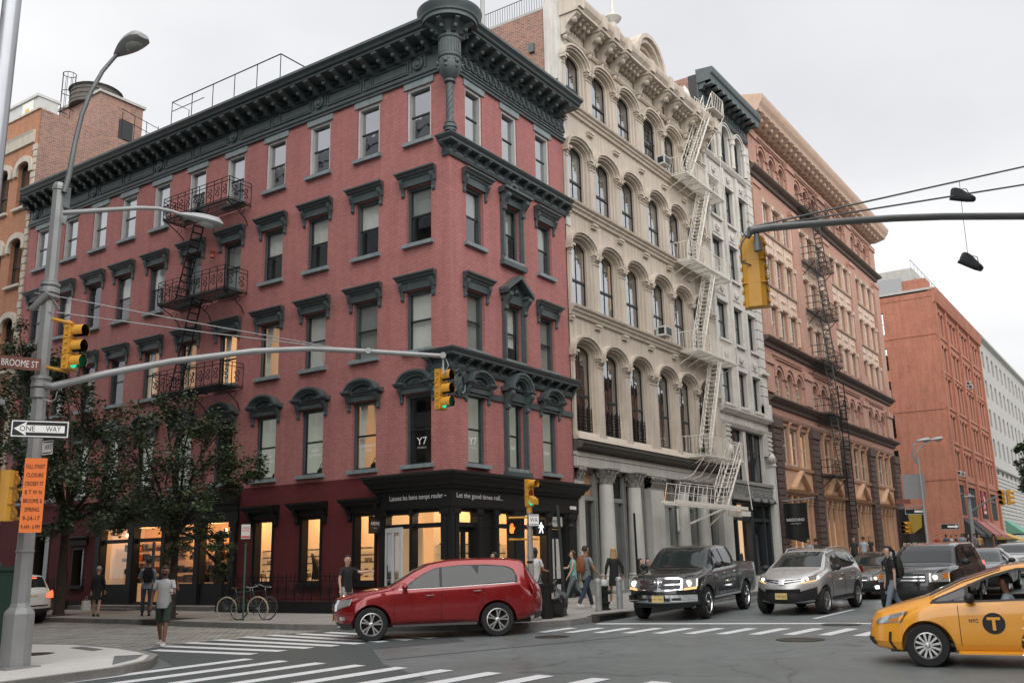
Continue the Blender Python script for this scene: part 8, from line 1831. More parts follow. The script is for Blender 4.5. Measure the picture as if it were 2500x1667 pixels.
sd_ = dict(name='dark_sedan', L=4.85, wheels=(.95, 3.75), wr=.335, ar=.395, paint=car_paint('dark_grey_paint', (.05, .055, .055), .4, .3),
  top=[(0, .78), (.15, .84), (.7, .92), (1.3, .99), (1.4, 1.01), (2.0, 1.3), (2.5, 1.43), (3.0, 1.45), (3.5, 1.38), (4.1, 1.12), (4.2, 1.09), (4.75, 1.04), (4.85, .95)],
  belt=[(0, .66), (.6, .84), (1.4, .93), (4.2, .99), (4.85, .88)], bot=[(0, .26), (.3, .22), (4.6, .28), (4.85, .34)], plan=[(0, .76), (.25, .86), (.8, .91), (4.2, .9), (4.85, .8)], roofw=[(0, .5), (.4, .7), (1.4, .8), (2.3, .58), (3.4, .56), (4.1, .74), (4.85, .72)],
  nose=[(.25, .1), (.4, .0), (.6, .02), (.8, .14)], tail=[(.3, 0), (.8, 0), (1.1, .1)], kf=.4, kr=.25,
  windows=[('side_window', [(1.75, .99), (2.65, 1.01)], [(1.75, 1.05), (2.2, 1.26), (2.65, 1.33)], None), ('side_window', [(2.72, 1.01), (3.7, 1.05)], [(2.72, 1.34), (3.2, 1.32), (3.7, 1.14)], None)],
  tops=[('windscreen', 1.42, 2.35, 1.0, .96, M['car_glass']), ('rear_window', 3.45, 4.05, .95, .95, M['car_glass'])],
  fronts=[('grille', -.35, .35, [(0, .5)], [(0, .72)], M['plastic'], .01, False, False), ('grille_bars', -.34, .34, [(0, .6)], [(0, .62)], M['chrome'], .016, False, False), ('headlight', .44, .8, [(.44, .58), (.8, .62)], [(.44, .7), (.8, .76)], M['head_on'], .012, False, True), ('fog_lamp', .55, .72, [(0, .34)], [(0, .43)], M['fog_on'], .02, False, True), ('lower_bumper', -.7, .7, [(0, .24)], [(0, .34)], M['plastic'], .012, False, False), ('tail_light', .5, .85, [(0, .78)], [(0, .92)], M['red_lens'], .012, True, True)],
  seams=[(1.5, .35, .95), (2.68, .35, 1.3)], handles=[(2.5, .82, M['chrome'])], mirror=(1.72, .99, M['plastic']), spokes=10, style='single')
build_car(sd_, (8.2, -9.9), radians(-2), 'dark grey sedan with bright fog lamp between silver crossover and black SUV')
s2_ = dict(sd_); s2_['fronts'] = [f for f in sd_['fronts'] if f[0] != 'fog_lamp']; s2_['name'] = 'black_sedan'
build_car(s2_, (10.8, -12.9), 0, 'black car mostly hidden behind the black boxy SUV')
lim = dict(sd_); lim.update(name='silver_sedan', L=5.4, wheels=(1.05, 4.2), paint=car_paint('champagne_paint', (.55, .54, .52), .4, .35), top=[(0, .78), (.15, .86), (.9, .95), (1.6, 1.0), (1.7, 1.02), (2.3, 1.33), (2.7, 1.43), (3.4, 1.44), (3.9, 1.36), (4.5, 1.1), (5.3, 1.02), (5.4, .9)], belt=[(0, .68), (1.7, .93), (4.5, .99), (5.4, .88)], bot=[(0, .26), (5.4, .3)], plan=[(0, .8), (.3, .93), (1, .99), (4.6, .98), (5.4, .86)], roofw=[(0, .6), (.5, .8), (1.7, .86), (2.6, .64), (3.7, .62), (4.5, .8), (5.4, .78)],
  windows=[('side_window', [(2.0, .98), (2.95, 1.0)], [(2.0, 1.05), (2.45, 1.26), (2.95, 1.34)], None), ('side_window', [(3.05, 1.0), (4.1, 1.03)], [(3.05, 1.34), (3.6, 1.33), (4.1, 1.14)], None)], tops=[('windscreen', 1.72, 2.55, 1.0, .96, M['car_glass']), ('rear_window', 3.95, 4.45, .95, .95, M['car_glass'])],
  fronts=[('grille', -.3, .3, [(0, .52), (.3, .56)], [(0, .74), (.3, .72)], M['alloy_dark'], .012, False, False), ('grille_surround', -.32, .32, [(0, .73), (.32, .71)], [(0, .76), (.32, .74)], M['chrome'], .016, False, False), ('headlight', .4, .88, [(0, .58)], [(0, .71)], M['head_glass'], .012, False, True), ('lower_bumper', -.8, .8, [(0, .36)], [(0, .4)], M['plastic'], .012, False, False)], seams=[(1.8, .35, .95), (3.0, .35, 1.3)], handles=[], mirror=(2.0, 1.0, M['alloy']))
lim['plates'] = [(-.03, .47, '', -1, M['plate_o'])]
build_car(lim, (23.0, -12.1), radians(-4), 'champagne silver sedan with orange plate farther up the avenue')
l2 = dict(lim); l2['name'] = 'pale_sedan'; l2['plates'] = []
build_car(l2, (29, -14.2), radians(-4), 'second pale sedan cropped at the right edge behind the silver one')
wg = dict(rv); wg.update(name='white_wagon', paint=car_paint('white_paint_car', (.68, .68, .66), .0, .35), rails=None, plates=[(4.53, .88, 'NY 7 41', 1, None)],
  tops=[('windscreen', 1.22, 2.02, 1.0, .97, M['car_glass']), ('rear_window', 4.16, 4.44, .88, .92, M['car_glass'])],
  fronts=rv['fronts'][:-1]+[('tail_light', .52, .88, [(.52, .86), (.88, .84)], [(.52, .98), (.88, 1.1)], M['tail_on'], .014, True, True), ('rear_bumper', -.75, .75, [(0, .4)], [(0, .52)], M['plastic'], .012, True, False), ('bumper_strip', -.6, .6, [(0, .6)], [(0, .64)], M['plastic'], .012, True, False), ('brake_light', -.2, .2, [(0, 1.5)], [(0, 1.54)], M['tail_on'], .03, True, False)])
build_car(wg, (-5.72, 17.75), radians(-90), 'white wagon seen from behind with tail lights on at the left kerb')
nw = dict(sd_); nw.update(name='white_car', paint=car_paint('white_blue_paint', (.6, .62, .66), 0, .35)); P = at_g(2534, 1700); t_ = Vector((cos(radians(-70)), sin(radians(-70)))); P = P.xy+Vector((-t_.y, t_.x))*.55+t_*.05
build_car(nw, (P.x, P.y), radians(-70), 'corner of a white car just cropped at the bottom right edge')
def skin_mesh(verts, edges, radii, sub=2):
    me = bpy.data.meshes.new('s'); me.from_pydata(verts, edges, []); ob = bpy.data.objects.new('s', me); COL.objects.link(ob)
    md = ob.modifiers.new('k', 'SKIN'); md.use_smooth_shade = True
    for i, r in enumerate(radii):
        sv = me.skin_vertices[0].data[i]; sv.radius = r if isinstance(r, tuple) else (r, r); sv.use_root = (i == 0)
    m2 = ob.modifiers.new('b', 'SUBSURF'); m2.levels = sub; m2.render_levels = sub
    dg = bpy.context.evaluated_depsgraph_get(); r = bpy.data.meshes.new_from_object(ob.evaluated_get(dg)); bpy.data.objects.remove(ob); bpy.data.meshes.remove(me)
    mb = MB(); mb.add([tuple(v.co) for v in r.vertices], [tuple(p.vertices) for p in r.polygons]); bpy.data.meshes.remove(r); return mb
_pm = {}
def cloth(c, r=.85):
    k = tuple(c)
    if k not in _pm: _pm[k] = plain('cloth_%d' % len(_pm), c, r, var=.2, scale=9)
    return _pm[k]
SKIN = {'mid': plain('skin_mid', (.42, .22, .14), .55, var=.08), 'pale': plain('skin_pale', (.55, .34, .25), .55, var=.08), 'dark': plain('skin_dark', (.2, .095, .06), .55, var=.08)}
def person(loc, fwd, label, H=1.74, skin='mid', legs=((8, 0), (-8, 10)), arms=((5, 10, 15), (5, 10, 15)), top=(.3, .3, .3), sleeve=.5, bottom=(.05, .05, .06), blen=1.0, shoes=(.05, .05, .05), hair=(.02, .015, .012), hairlen=0, extra=None, lean=0, bend=0, head=(0, 0), female=False, group=None, name='person', seat=None, base=None, far=False):
    fwd = Vector((fwd[0], fwd[1])).normalized(); yaw = atan2(fwd.y, fwd.x); z0 = base if base is not None else loc[2]
    e = empty(name, (loc[0], loc[1], z0), label, 'person', group, yaw); k = H/1.74
    J = {}; hipz = .93
    def leg(s, a, b_):
        a, b_ = radians(a), radians(b_); h = Vector((0, s*.095, hipz)); kn = h+Vector((sin(a), s*.02, -cos(a)))*.44; an = kn+Vector((sin(a-b_), 0, -cos(a-b_)))*.42
        return h, kn, an
    L = [leg(1, *legs[0]), leg(-1, *legs[1])]
    low = min(L[0][2].z, L[1][2].z) if seat is None else L[0][2].z
    dz = (.085-low) if seat is None else (seat-hipz)
    up = lambda v: Vector((v.x, v.y, v.z+dz))
    L = [[up(q) for q in l] for l in L]
    tl = radians(lean); pel = Vector((0, 0, hipz+.04+dz)); sp = Vector((sin(tl), 0, cos(tl)))
    wst = pel+sp*.14; ch = pel+sp*.36; nk = pel+sp*.53; hd0 = nk+sp*.04+Vector((.015, 0, 0)); hy = radians(head[0]); hp = radians(head[1])
    sw = .165 if female else .185
    A = []
    for s, (p, ab, el) in ((1, arms[0]), (-1, arms[1])):
        p, ab, el = radians(p+lean*.5), radians(ab), radians(el); sh = nk+Vector((0, s*sw, -.07)); d = Vector((sin(p)*cos(ab), s*sin(ab), -cos(p)*cos(ab))); elb = sh+d*.28
        p2 = p+el; d2 = Vector((sin(p2)*cos(ab*.6), s*sin(ab)*.3, -cos(p2)*cos(ab*.6))).normalized(); wr = elb+d2*.25; A.append((sh, elb, wr, d2, s))
    hdir = Vector((cos(hy), sin(hy), 0)); hf = Vector((hdir.x*cos(hp), hdir.y*cos(hp), sin(hp))); hupv = Vector((-hdir.x*sin(hp), -hdir.y*sin(hp), cos(hp)))
    hc = hd0+hupv*.13+hf*.01
    V = [pel, wst, ch, nk, hd0, hd0+hupv*.06+hf*.02, hc+hupv*.02+hf*.008, hc+hupv*.09]; R = [.09, .08, .08, .055, .055, (.072, .076), (.085, .1), (.07, .08)]
    E = [(0, 1), (1, 2), (2, 3), (3, 4), (4, 5), (5, 6), (6, 7)]
    for (h, kn, an) in L:
        b0 = len(V); V += [h, h+(kn-h)*.45, kn, kn+(an-kn)*.35, an, an+Vector((.04, 0, -.045)), an+Vector((.14, 0, -.06))]; R += [.075, .078, .055, .056, .036, .036, .028]; E += [(0, b0)]+[(b0+i, b0+i+1) for i in range(6)]
    for sh, elb, wr, d2, s in A:
        b0 = len(V); V += [sh, sh+(elb-sh)*.5, elb, elb+(wr-elb)*.4, wr, wr+d2*.05]; R += [.04, .043, .038, .036, .025, (.02, .03)]; E += [(2, b0)]+[(b0+i, b0+i+1) for i in range(5)]
    V = [v*k for v in V]; R = [tuple(q*k for q in r) if isinstance(r, tuple) else r*k for r in R]
    g = skin_mesh([tuple(v) for v in V], E, R, 1 if far else 2)
    if not far:
        for sh, elb, wr, d2, s in A:      # palm and five bent fingers
            side = Vector((0, 1, 0)) if abs(d2.y) < .8 else Vector((1, 0, 0)); nrm_ = d2.cross(side).normalized(); side = nrm_.cross(d2).normalized(); o = (wr+d2*.055)*k
            g.tube([o-d2*.02, o+d2*.03*k, o+d2*.05*k], [.028*k, .034*k, .03*k], 8, True, .55)
            for q, (off, ln) in enumerate(((-.024, .062), (-.008, .075), (.008, .07), (.023, .055))):
                b_ = o+d2*.045*k+side*off*k; g.tube([b_, b_+d2*ln*.5*k-nrm_*.006, b_+d2*ln*.85*k-nrm_*.022*k], [.0095*k, .0085*k, .007*k], 6)
            b_ = o-side*.025*k; g.tube([b_, b_+d2*.03*k-side*.022*k, b_+d2*.052*k-side*.02*k-nrm_*.01], [.011*k, .01*k, .008*k], 6)
        fc = hc*k; rt = hupv.cross(hf)
        g.tube([fc+hf*.085*k+hupv*.03*k, fc+hf*.108*k-hupv*.012*k, fc+hf*.09*k-hupv*.025*k], [.008, .014, .01], 6)
        for s in (-1, 1): g.sphere(tuple(fc+rt*s*.086*k-hf*.005), .022*k, 6, 5, (.6, .6, 1.2))
        q = MB()
        for s in (-1, 1): q.sphere(tuple(fc+rt*s*.034*k+hf*.094*k+hupv*.018*k), .011*k, 6, 4); q.tube([fc+rt*s*.055*k+hf*.09*k+hupv*.038*k, fc+rt*s*.02*k+hf*.103*k+hupv*.04*k], .005, 4)
        q.tube([fc+rt*.025*k+hf*.094*k-hupv*.052*k, fc-rt*.025*k+hf*.094*k-hupv*.052*k], .005, 4); lpart('face', q, cloth((.05, .02, .015)), e)
    bd = lpart('body', g, SKIN[skin], e, smooth=80)
    # garments as their own surfaces
    def limb(pts, rad, sub=1): vs = [tuple(Vector(p)*k) for p in pts]; return skin_mesh(vs, [(i, i+1) for i in range(len(vs)-1)], [tuple(q*k for q in r) if isinstance(r, tuple) else r*k for r in rad], sub)
    fx = Vector((cos(tl), 0, -sin(tl))); nn_ = 12 if far else 20
    def loft(rings):
        return [[tuple((c_+fx*(b_*cos(t))+Vector((0, 1, 0))*(a_*sin(t)))*k) for t in [2*pi*q/nn_ for q in range(nn_)]] for c_, a_, b_ in rings]
    fm = .92 if female else 1
    g = MB(); g.grid(loft([(pel-sp*.13, .168, .128), (pel-sp*.12, .178*fm, .13), (pel+sp*.02, .168*fm, .122), (wst+sp*.03, .15*fm, .112), (ch-sp*.05, .168*fm, .122), (ch+sp*.07, .18*fm, .118), (nk-sp*.075, .172*fm, .102), (nk-sp*.035, .11, .084), (nk+sp*.0, .066, .064)]), True)
    if sleeve is not None:
        for sh, elb, wr, d2, s in A:
            c = [sh+Vector((0, -s*.1, -.01)), sh+Vector((0, -s*.012, .0)), sh+(elb-sh)*min(.95, max(.3, sleeve*1.2))]; q = [.055, .062, .054]
            if sleeve > 1: c[2] = elb; q[2] = .053; c += [elb+(wr-elb)*(sleeve-1)]; q += [.036]
            g.tube([v*k for v in c], [v*k for v in q], 10)
    lpart('shirt', g, cloth(top), e, smooth=70)
    if blen != 'skirt':
        g = MB(); g.grid(loft([(pel+sp*.12, .14*fm, .105), (pel+sp*.02, .158*fm, .115), (pel-sp*.1, .165, .12), (pel-sp*.16, .12, .09)]), True)
        for h, kn, an in L:
            c = [h+Vector((0, 0, .04)), h-Vector((0, 0, .05)), h+(kn-h)*.55]; q = [.08, .095, .085]
            if blen > .4: c += [h+(kn-h)*.92]; q += [.088 if blen < .6 else .066]
            if blen > .7: c += [kn+(an-kn)*.4, kn+(an-kn)*.95]; q += [.064, .055] if blen <= 1 else [.056, .042]
            g.tube([v*k for v in c], [v*k for v in q], 12)
        lpart('trousers' if blen > .7 else 'shorts', g, cloth(bottom), e, smooth=70)
    else:
        g = MB(); g.lathe([(.12, pel.z+.08), (.155, pel.z-.02), (.175, pel.z-.2), (.19, pel.z-.38), (.18, pel.z-.38)], (0, 0, 0), 20, sc=(.8, 1)); g.v = [tuple(Vector(v)*k) for v in g.v]; lpart('skirt', g, cloth(bottom), e, smooth=50)
    if shoes:
        g = MB()
        for h, kn, an in L:
            b_ = an+Vector((0, 0, -.085)); rows = []
            for x, w_, zt in ((-.055, .03, .07), (-.03, .038, .1), (.03, .042, .09), (.09, .048, .055), (.15, .045, .045), (.19, .025, .03)):
                rows.append([tuple((b_+Vector((x, y, z)))*k) for y, z in ((-w_, 0), (-w_, zt*.5), (-w_*.6, zt), (w_*.6, zt), (w_, zt*.5), (w_, 0))])
            g.grid(rows, True); g.add(rows[0], [tuple(range(6))]); g.add(rows[-1], [tuple(range(6))])
        lpart('shoes', g, cloth(shoes, .6), e, smooth=50)
    # hair
    g = MB(); c = (hc+hupv*.035-hf*.018)*k; rt = hupv.cross(hf); rows = []
    for i in range(8):
        a = pi*.62*i/7; rr = .108*k*sin(a)
        rows.append([tuple(c+hupv*(.112*k*cos(a))+(hf*cos(t)*1.05+rt*sin(t)*.88)*rr*(1 if cos(t) < .3 or i < 4 else max(.3, 1-(i-3)*.18))) for t in [2*pi*q/16 for q in range(16)]])
    g.grid(rows, True)
    if hairlen:
        rows = []
        for i in range(7):
            t = i/6; z = -.02-hairlen*t; w_ = .098*(1-.25*t) if hairlen < .3 else .1*(1-.15*t)+.02*sin(pi*t)
            rows.append([tuple(c+Vector((0, 0, z*k))+(-hdir*(.05+.05*sin(u))*k if hairlen > .2 else -hdir*(.03+.07*sin(u))*k)+Vector((-hdir.y, hdir.x, 0))*cos(u)*w_*k) for u in [pi*(q/8)*1.0 for q in range(9)]]+[tuple(c+Vector((0, 0, z*k))-hdir*.02*k+Vector((-hdir.y, hdir.x, 0))*cos(u)*w_*k*.8) for u in [pi*(1-q/8) for q in range(9)]])
        g.grid(rows, True); g.add(rows[-1], [tuple(range(18))])
    lpart('hair', g, cloth(hair, .6), e, smooth=60)
    e['_k'] = 0; del e['_k']
    J.update(nk=nk*k, ch=ch*k, A=A, L=L, pel=pel*k, k=k, hc=hc*k, wst=wst*k); return e, J
def backpack(e, J, c, h=.46, w_=.3, d=.2, nm='backpack', label=None):
    p = Vector(J['ch'])*1.0; g = MB(); rows = []
    for i in range(8):
        t = i/7; z = -h*.62+h*t; s_ = (sin(pi*min(.96, t*.86+.1))**.35)
        rows.append([(-.1-d/2+d/2*s_*cos(a)*(1.1 if cos(a) < 0 else .8), w_/2*s_*sin(a), z) for a in [2*pi*q/16 for q in range(16)]])
    g.grid([[tuple(p+Vector(v)) for v in r] for r in rows], True); g.add([tuple(p+Vector(v)) for v in rows[-1]], [tuple(range(16))]); g.add([tuple(p+Vector(v)) for v in rows[0]], [tuple(range(16))])
    g.box(p.x-.1-d*1.02, p.x-.1-d*.8, -w_*.3, w_*.3, p.z-h*.5, p.z-h*.12)
    for s in (-1, 1): g.tube([tuple(p+Vector((-.1, s*.1, .18))), tuple(p+Vector((.02, s*.11, .2))), tuple(p+Vector((.135, s*.12, .06))), tuple(p+Vector((.12, s*.15, -.12))), tuple(p+Vector((-.1, s*.13, -.22)))], .016, 6)
    me = g.mesh('bp', cloth(c), smooth=50); w0 = e.matrix_world
    o = link(nm, me, None); o.location = e.location; o.rotation_euler = e.rotation_euler; return tag(o, label, 'backpack')
def gp(x, y, dz=.15): return (x, y, gz(x)+dz)
wf = lambda a: (cos(radians(a)), sin(radians(a)))
TOCAM = lambda x, y: (CAM.x-x, CAM.y-y)
mR, mL = (Rh.x, Rh.y), (-Rh.x, -Rh.y)
e1, j1 = person(gp(-9.17, 1.5, .01), (TOCAM(-9.17, 1.5)[0]-.35*Rh.x*20, TOCAM(-9.17, 1.5)[1]-.35*Rh.y*20), 'man in a grey T-shirt and dark shorts walking over the crossing with a cup', 1.78, 'dark', ((14, 2), (-12, 12)), ((18, 14, 78), (-12, 18, 18)), (.42, .42, .43), .5, (.03, .045, .035), .55, (.6, .6, .6), head=(8, -14))
sh, elb, wr, d2, s = j1['A'][0]; P = (wr+d2*.1)*j1['k']; g = MB(); g.lathe([(.03, -.05), (.04, .06), (.042, .065), (.0, .07)], tuple(P), 12); o = link('paper_cup', g.mesh('c', cloth((.75, .75, .75)), smooth=40)); o.location = e1.location; o.rotation_euler = e1.rotation_euler; tag(o, 'white paper cup held by the man in the grey T-shirt', 'cup')
g = MB(); c = j1['hc']; g.sphere(tuple(c+Vector((.042, .006, -.062))), .062, 10, 8, (.85, 1, .6)); lpart('beard', g, cloth((.015, .01, .008)), e1, smooth=60)
q = at_depth(845, 1500, 25.4); person(gp(q.x, q.y), (-Fh.x*.5+Rh.x*.7, -Fh.y*.5+Rh.y*.7), 'man in a black polo shirt stretching one arm sideways behind the red car bonnet', 1.72, 'pale', ((6, 0), (-4, 4)), ((62, 40, 35), (-5, 14, 20)), (.012, .012, .013), .5, (.4, .4, .38), 1, (.1, .1, .1), head=(-30, 0))
q = at_depth(1209, 1480, 29.3); person(gp(q.x, q.y), mL, 'dark haired woman whose face just shows above the red car roof', 1.66, 'pale', top=(.05, .05, .05), hair=(.02, .015, .01), hairlen=.06, female=True)
q = at_depth(1308, 1480, 27.4); person(gp(q.x, q.y), (Fh.x+Rh.x*.3, Fh.y+Rh.y*.3), 'woman with bobbed dark hair and loose pale shirt seen from behind at the corner', 1.74, 'mid', ((4, 0), (-4, 5)), ((8, 8, 12), (20, 12, 65)), (.55, .55, .55), .55, (.55, .52, .46), 1, (.3, .3, .3), (.018, .012, .01), .16, female=True)
q = at_depth(1402, 1470, 31.0); person(gp(q.x, q.y), mL, 'woman in a teal vest and grey leggings walking left past the shop door', 1.66, 'pale', ((22, 4), (-20, 22)), ((12, 5, 20), (40, 6, 50)), (.16, .42, .38), None, (.12, .15, .16), 1.1, (.4, .3, .25), (.06, .035, .02), .14, female=True)
e6, j6 = person(gp(1.75, -3.75), (Fh.x*.6+Rh.x*.75, Fh.y*.6+Rh.y*.75), 'man in a grey T-shirt and jeans walking away beneath a brown backpack', 1.8, 'mid', ((24, 6), (-22, 14)), ((-8, 12, 12), (16, 12, 30)), (.2, .21, .22), .5, (.025, .04, .065), 1, (.6, .6, .6), (.02, .015, .012))
backpack(e6, j6, (.25, .085, .035), .5, .32, .2, label='brown leather backpack on the man in jeans near the hydrant')
q = at_depth(1502, 1470, 29.8); person(gp(q.x, q.y), (Fh.x, Fh.y+.1), 'blonde woman in a black jacket and short black skirt beside the hydrant', 1.68, 'mid', ((10, 0), (-10, 8)), ((-4, 16, 26), (-8, 22, 20)), (.015, .015, .016), 1.9, (.01, .01, .01), 'skirt', (.6, .6, .6), (.42, .26, .12), .38, female=True)
for px, hx, lab in ((1570, 0, 'seated person with long dark hair on the column step, left of the pair'), (1588, 1, 'seated person facing left on the column step, right of the pair')):
    q = at_y(px, 1400, -1.1); person((q.x, -1.0, gz(q.x)+.1), (.3-hx*1.2, -1), lab, 1.66, 'pale', ((85, 80), (78, 76)), ((25, 10, 50), (20, 10, 60)), (.03, .03, .03), 1.8, (.03, .04, .06), 1, (.05, .05, .05), (.025, .015, .01), .25, seat=.5, female=True)
e10, j10 = person(gp(.9, -12.75, .01), mL, 'woman in black with a dark ponytail and backpack crossing before the black SUV', 1.68, 'pale', ((18, 4), (-16, 14)), ((-6, 4, 10), (2, 6, 14)), (.012, .012, .013), .55, (.16, .2, .25), 1, (.3, .3, .3), (.008, .008, .01), .0, female=True)
backpack(e10, j10, (.015, .02, .015), .5, .3, .2, label='dark backpack on the woman crossing before the black SUV')
g = MB(); c = j10['hc']; g.tube([tuple(c+Vector((-.09, 0, .04))), tuple(c+Vector((-.15, 0, .0))), tuple(c+Vector((-.16, 0, -.14))), tuple(c+Vector((-.12, 0, -.3)))], [.03, .035, .035, .012], 8); lpart('ponytail', g, cloth((.008, .008, .01), .6), e10, smooth=60)
e11, j11 = person(gp(-3.85, 12.5), (Fh.x, Fh.y+.3), 'grey haired woman in black seen from behind with a white carrier bag', 1.62, 'pale', ((8, 0), (-8, 8)), ((2, 10, 8), (5, 10, 20)), (.012, .012, .013), 1.9, (.015, .015, .016), 'skirt', (.03, .03, .03), (.35, .34, .33), .03, female=True)
q = e11.location; g = MB(); g.add([(x, y, z) for z, w_, d_ in ((0, .15, .07), (.34, .13, .05)) for x, y in ((-w_, -d_), (w_, -d_), (w_, d_), (-w_, d_))], [(0, 1, 2, 3), (4, 5, 6, 7)]+[(i, (i+1) % 4, 4+(i+1) % 4, 4+i) for i in range(4)]); g.tube([(-.06, 0, .34), (0, 0, .5), (.06, 0, .34)], .006, 4)
o = link('carrier_bag', g.mesh('b', cloth((.6, .6, .58)))); o.location = (q.x-.26, q.y+.2, q.z+.2); tag(o, 'white carrier bag hanging beside the woman in black under the trees', 'bag')
e12, j12 = person(gp(-3.3, 10.5), (Fh.x*.8, Fh.y*.8+.5), 'man in a pale blue shirt and jeans with black backpack facing the amber lit shop', 1.82, 'mid', ((6, 0), (-6, 4)), ((30, 10, 60), (5, 10, 15)), (.3, .36, .45), 1.7, (.05, .07, .11), 1, (.03, .03, .03))
backpack(e12, j12, (.01, .01, .012), .5, .34, .2, label='black backpack on the man in the pale blue shirt under the trees')
person(gp(-2.7, 10.1), (-Fh.x*.5+Rh.x, -Fh.y*.5+Rh.y), 'man in dark clothes half hidden beside the pale blue shirt man', 1.8, 'mid', ((14, 10), (-16, 10)), top=(.03, .03, .035), bottom=(.02, .02, .025))
far = [(1985, 27, -3.2, (.3, .3, .3), 'right of the white column shop'), (2002, 28.5, -2.8, (.04, .04, .04), 'just left of the first rusticated pier'), (2096, 36, -3.4, (.03, .03, .03), 'above the dark sedan, left of three'), (2119, 37, -3.2, (.4, .45, .5), 'above the dark sedan, middle of three'), (2134, 38.5, -3, (.03, .03, .03), 'above the dark sedan, right of three')]
for i, (px, x, y, c, w_) in enumerate(far):
    for q in range(60):
        pt = Vector((x, y, 0)); d = pt-CAM; xx = 1250+FPX*d.dot(RGT)/d.dot(FWD)
        x += (px-xx)*.01*3*.5
        if abs(px-xx) < .3: break
    person(gp(x, y), (Fh.x, Fh.y*.2) if i % 2 else (-1, .1), 'distant pedestrian in %s, %s' % ({.3: 'grey', .04: 'dark clothes', .03: 'black', .4: 'pale blue'}[c[0]], w_), 1.74, top=c, bottom=(.03, .03, .04), far=True, legs=((16, 4), (-16, 8)), group='pedestrians on the avenue pavement')
crowd = [(2211, 78, (.03, .03, .03), 'in a black T-shirt in front of the orange poster'), (2229, 80, (.6, .6, .6), 'in white behind the black SUV roof'), (2242, 82, (.05, .05, .06), 'in dark clothes left of the hard hat'), (2261, 82, (.45, .6, .1), 'in a white hard hat and lime vest'), (2290, 84, (.4, .08, .03), 'in rust orange at the far crossing'), (2313, 84, (.1, .14, .18), 'in slate blue left of the far mast'), (2326, 85, (.55, .55, .55), 'in pale clothes by the far mast'), (2337, 80, (.015, .015, .02), 'in black nearest the red brick corner'), (2351, 84, (.25, .32, .4), 'in light blue right of the black figure'), (2358, 86, (.35, .3, .2), 'in khaki in the far crowd'), (2367, 80, (.02, .02, .02), 'in a black coat before the awnings'), (2383, 82, (.2, .2, .22), 'in grey near the far right of the crowd'), (2394, 83, (.45, .3, .12), 'in ochre at the right end of the crowd')]
for i, (px, d, c, w_) in enumerate(crowd):
    P = at_depth(px, 1340, d); xw, yw = P.x, P.y
    person((xw, yw, gz(xw)+.02), ((-1, -.2), (1, .1), (.2, -1), (-.2, 1))[i % 4], 'small far pedestrian '+w_, 1.7+.1*(i % 3)/2, ('mid', 'pale', 'dark')[i % 3], top=c, bottom=(.05+.1*(i % 2), .06+.08*(i % 2), .08+.05*(i % 2)), far=True, legs=((14, 4), (-14, 8)), group='people at the far crossing', hair=(.6, .6, .6) if i == 3 else (.02, .015, .01))
MT = (Matrix.Rotation(-math.atan(.023), 3, 'Y') @ Matrix.Rotation(dT, 3, 'Z')); wp = MT @ Vector((2.1, -.42, .0))+eT.location
ed, jd = person((wp.x, wp.y, wp.z), (-cos(dT), -sin(dT)), 'taxi driver in a pale shirt with one arm resting on the open window', 1.62, 'dark', ((92, 160), (92, 160)), ((35, 8, 60), (35, 8, 60)), (.3, .34, .4), 1.0, (.05, .05, .06), 1, None, (.01, .01, .01), seat=.44)
ed.location.z = eT.location.z+.11
m, nt, b = mat('leaves'); oi = nd(nt, 'ShaderNodeNewGeometry')
n_ = noise(nt, oi.outputs['Position'], 1.1, 3); n2 = noise(nt, oi.outputs['Position'], 30, 1)
c = mixc(nt, ramp(nt, n_, [(.35, (0,)*3), (.65, (1,)*3)]), (.03, .05, .025), (.075, .11, .05)); c = mixc(nt, ramp(nt, n2, [(.4, (0,)*3), (.7, (.7,)*3)]), c, (.085, .105, .055))
lk(nt, c, b.inputs['Base Color']); b.inputs['Roughness'].default_value = .5; b.inputs['Specular IOR Level'].default_value = .35
M['leaves'] = m; M['bark'] = plain('bark', (.07, .055, .042), .95, var=.45, scale=8, bmp=.8)
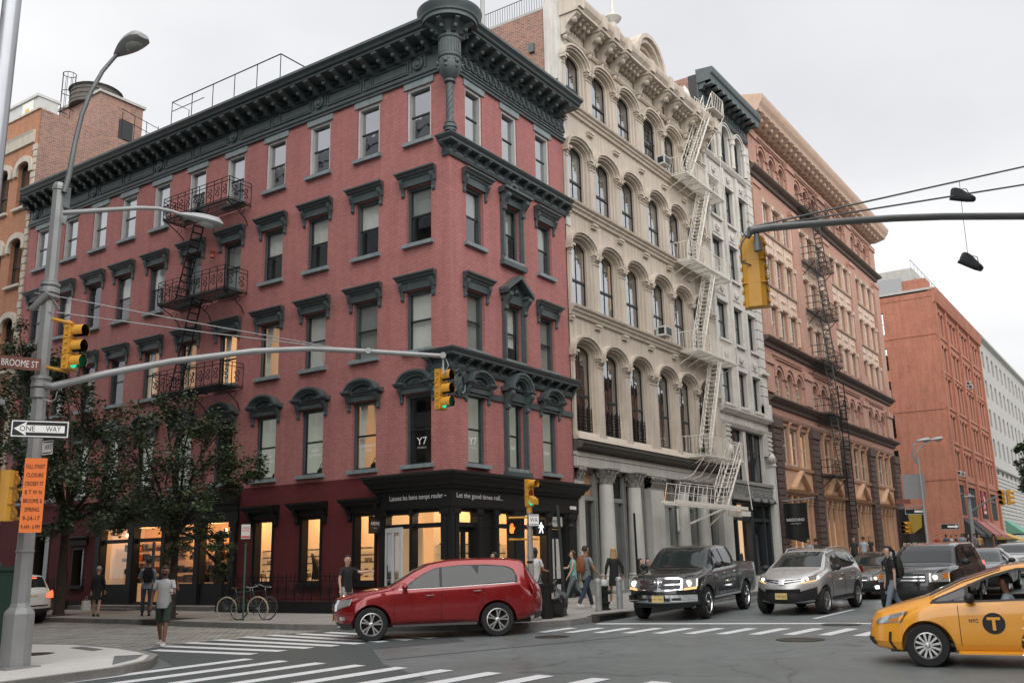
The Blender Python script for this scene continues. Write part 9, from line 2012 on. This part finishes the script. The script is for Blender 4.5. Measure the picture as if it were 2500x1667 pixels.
def tree(x, y, h0, blobs, label, seed, leaf=.085, per=330, trunk_r=.15, lean=(0, 0)):
    random.seed(seed); z = gz(x)+.15; e = empty('street_tree', (x, y, z), label, 'tree')
    g = MB(); fork = Vector((x+lean[0], y+lean[1], z+h0)); g.tube([(x, y, z-.1), (x, y, z+.12), (x+lean[0]*.4, y+lean[1]*.5, z+h0*.5), fork], [trunk_r*1.6, trunk_r*1.15, trunk_r, trunk_r*.8], 10); lf = MB()
    for bx, by, bz, br in blobs:
        c = Vector((x+bx, y+by, z+bz)); v = c-fork; m1 = fork+v*.5+Vector((random.uniform(-.3, .3), random.uniform(-.3, .3), .25)); g.tube([fork-Vector((0, 0, .3)), m1, c], [trunk_r*.5, trunk_r*.3, .02], 6)
        subs = []
        for k in range(7):
            d = Vector((random.gauss(0, 1), random.gauss(0, 1), random.gauss(0, .7))).normalized(); t = c+d*br*random.uniform(.55, 1.05); g.tube([m1+(c-m1)*random.uniform(.3, 1), (c+t)/2+Vector((0, 0, .1)), t], [.025, .016, .006], 4); subs.append((t, br*random.uniform(.28, .5)))
        subs.append((c, br*.6))
        for t, r in subs:
            for k in range(int(per*r*1.3)):
                d = Vector((random.gauss(0, 1), random.gauss(0, 1), random.gauss(0, .75))); d = d.normalized()*r*random.random()**.45; p = t+d
                a = Vector((random.uniform(-1, 1), random.uniform(-1, 1), random.uniform(-.5, .3))).normalized(); n1 = a.cross(Vector((random.uniform(-1, 1), random.uniform(-1, 1), 1))).normalized(); s_ = leaf*random.uniform(.6, 1.25)
                lf.add([p-a*s_*.5, p+n1*s_*.32, p+a*s_*.6, p-n1*s_*.32], [(0, 1, 2, 3)])
    part('trunk', g, M['bark'], e, 50); part('crown', lf, M['leaves'], e)
    g = MB(); g.box(x-.7, x+.7, y-.7, y+.7, z-.02, z+.012); part('tree_pit', g, plain('soil%d' % seed, (.05, .042, .035), .95), e)
    return e
def blob_at(px, py, d, x, y, r):
    P = at_depth(px, py, d); return (P.x-x, P.y-y, P.z-(gz(x)+.15), r)
x, y = -3.6, 15.2
B = [blob_at(px, py, d, x, y, r) for px, py, d, r in ((45, 850, 37, 1.0), (150, 880, 36, .9), (60, 970, 36, 1.3), (200, 960, 37, 1.0), (30, 1090, 35, 1.1), (130, 1060, 36, 1.4), (240, 1060, 37, 1.1), (180, 1150, 35, 1.3), (290, 1150, 36, 1.0), (100, 1190, 36, 1.1), (260, 1240, 35, 1.1), (170, 1270, 35, .9), (320, 1260, 35, .7), (100, 930, 38, 1.0))]
tree(x, y, 3.6, B, 'tall dark leafy street tree at the far left in front of the red building', 11, .13, 360, .17)
x, y = -4.17, 7.95
B = [blob_at(px, py, d, x, y, r) for px, py, d, r in ((400, 985, 32, .8), (340, 1030, 31, .9), (440, 1040, 31, 1.0), (520, 1050, 31, .7), (320, 1110, 31, .9), (410, 1120, 30.5, 1.2), (520, 1110, 30.5, .9), (590, 1130, 31, .7), (620, 1160, 30.5, .35), (350, 1190, 30.5, .9), (460, 1200, 30, 1.0), (560, 1180, 30.5, .5), (400, 1270, 30.5, .8), (500, 1290, 30, .6), (440, 1330, 30, .5), (545, 1340, 29.8, .45), (535, 1385, 29.8, .35), (300, 1260, 31, .5))]
tree(x, y, 3.0, B, 'street tree with spreading crown in front of the amber lit shop', 23, .11, 300, .12)
x, y = 20.5, -18.9
B = [blob_at(px, py, d, x, y, r) for px, py, d, r in ((2510, 1095, 42, .55), (2520, 1130, 42, .6), (2505, 1170, 42, .5), (2530, 1180, 42, .6), (2560, 1120, 42, 1.0), (2600, 1080, 42, 1.3), (2620, 1170, 42, 1.3))]
tree(x, y, 3.2, B, 'tree with a few leafy twigs reaching in at the right edge', 31, .16, 300, .14)
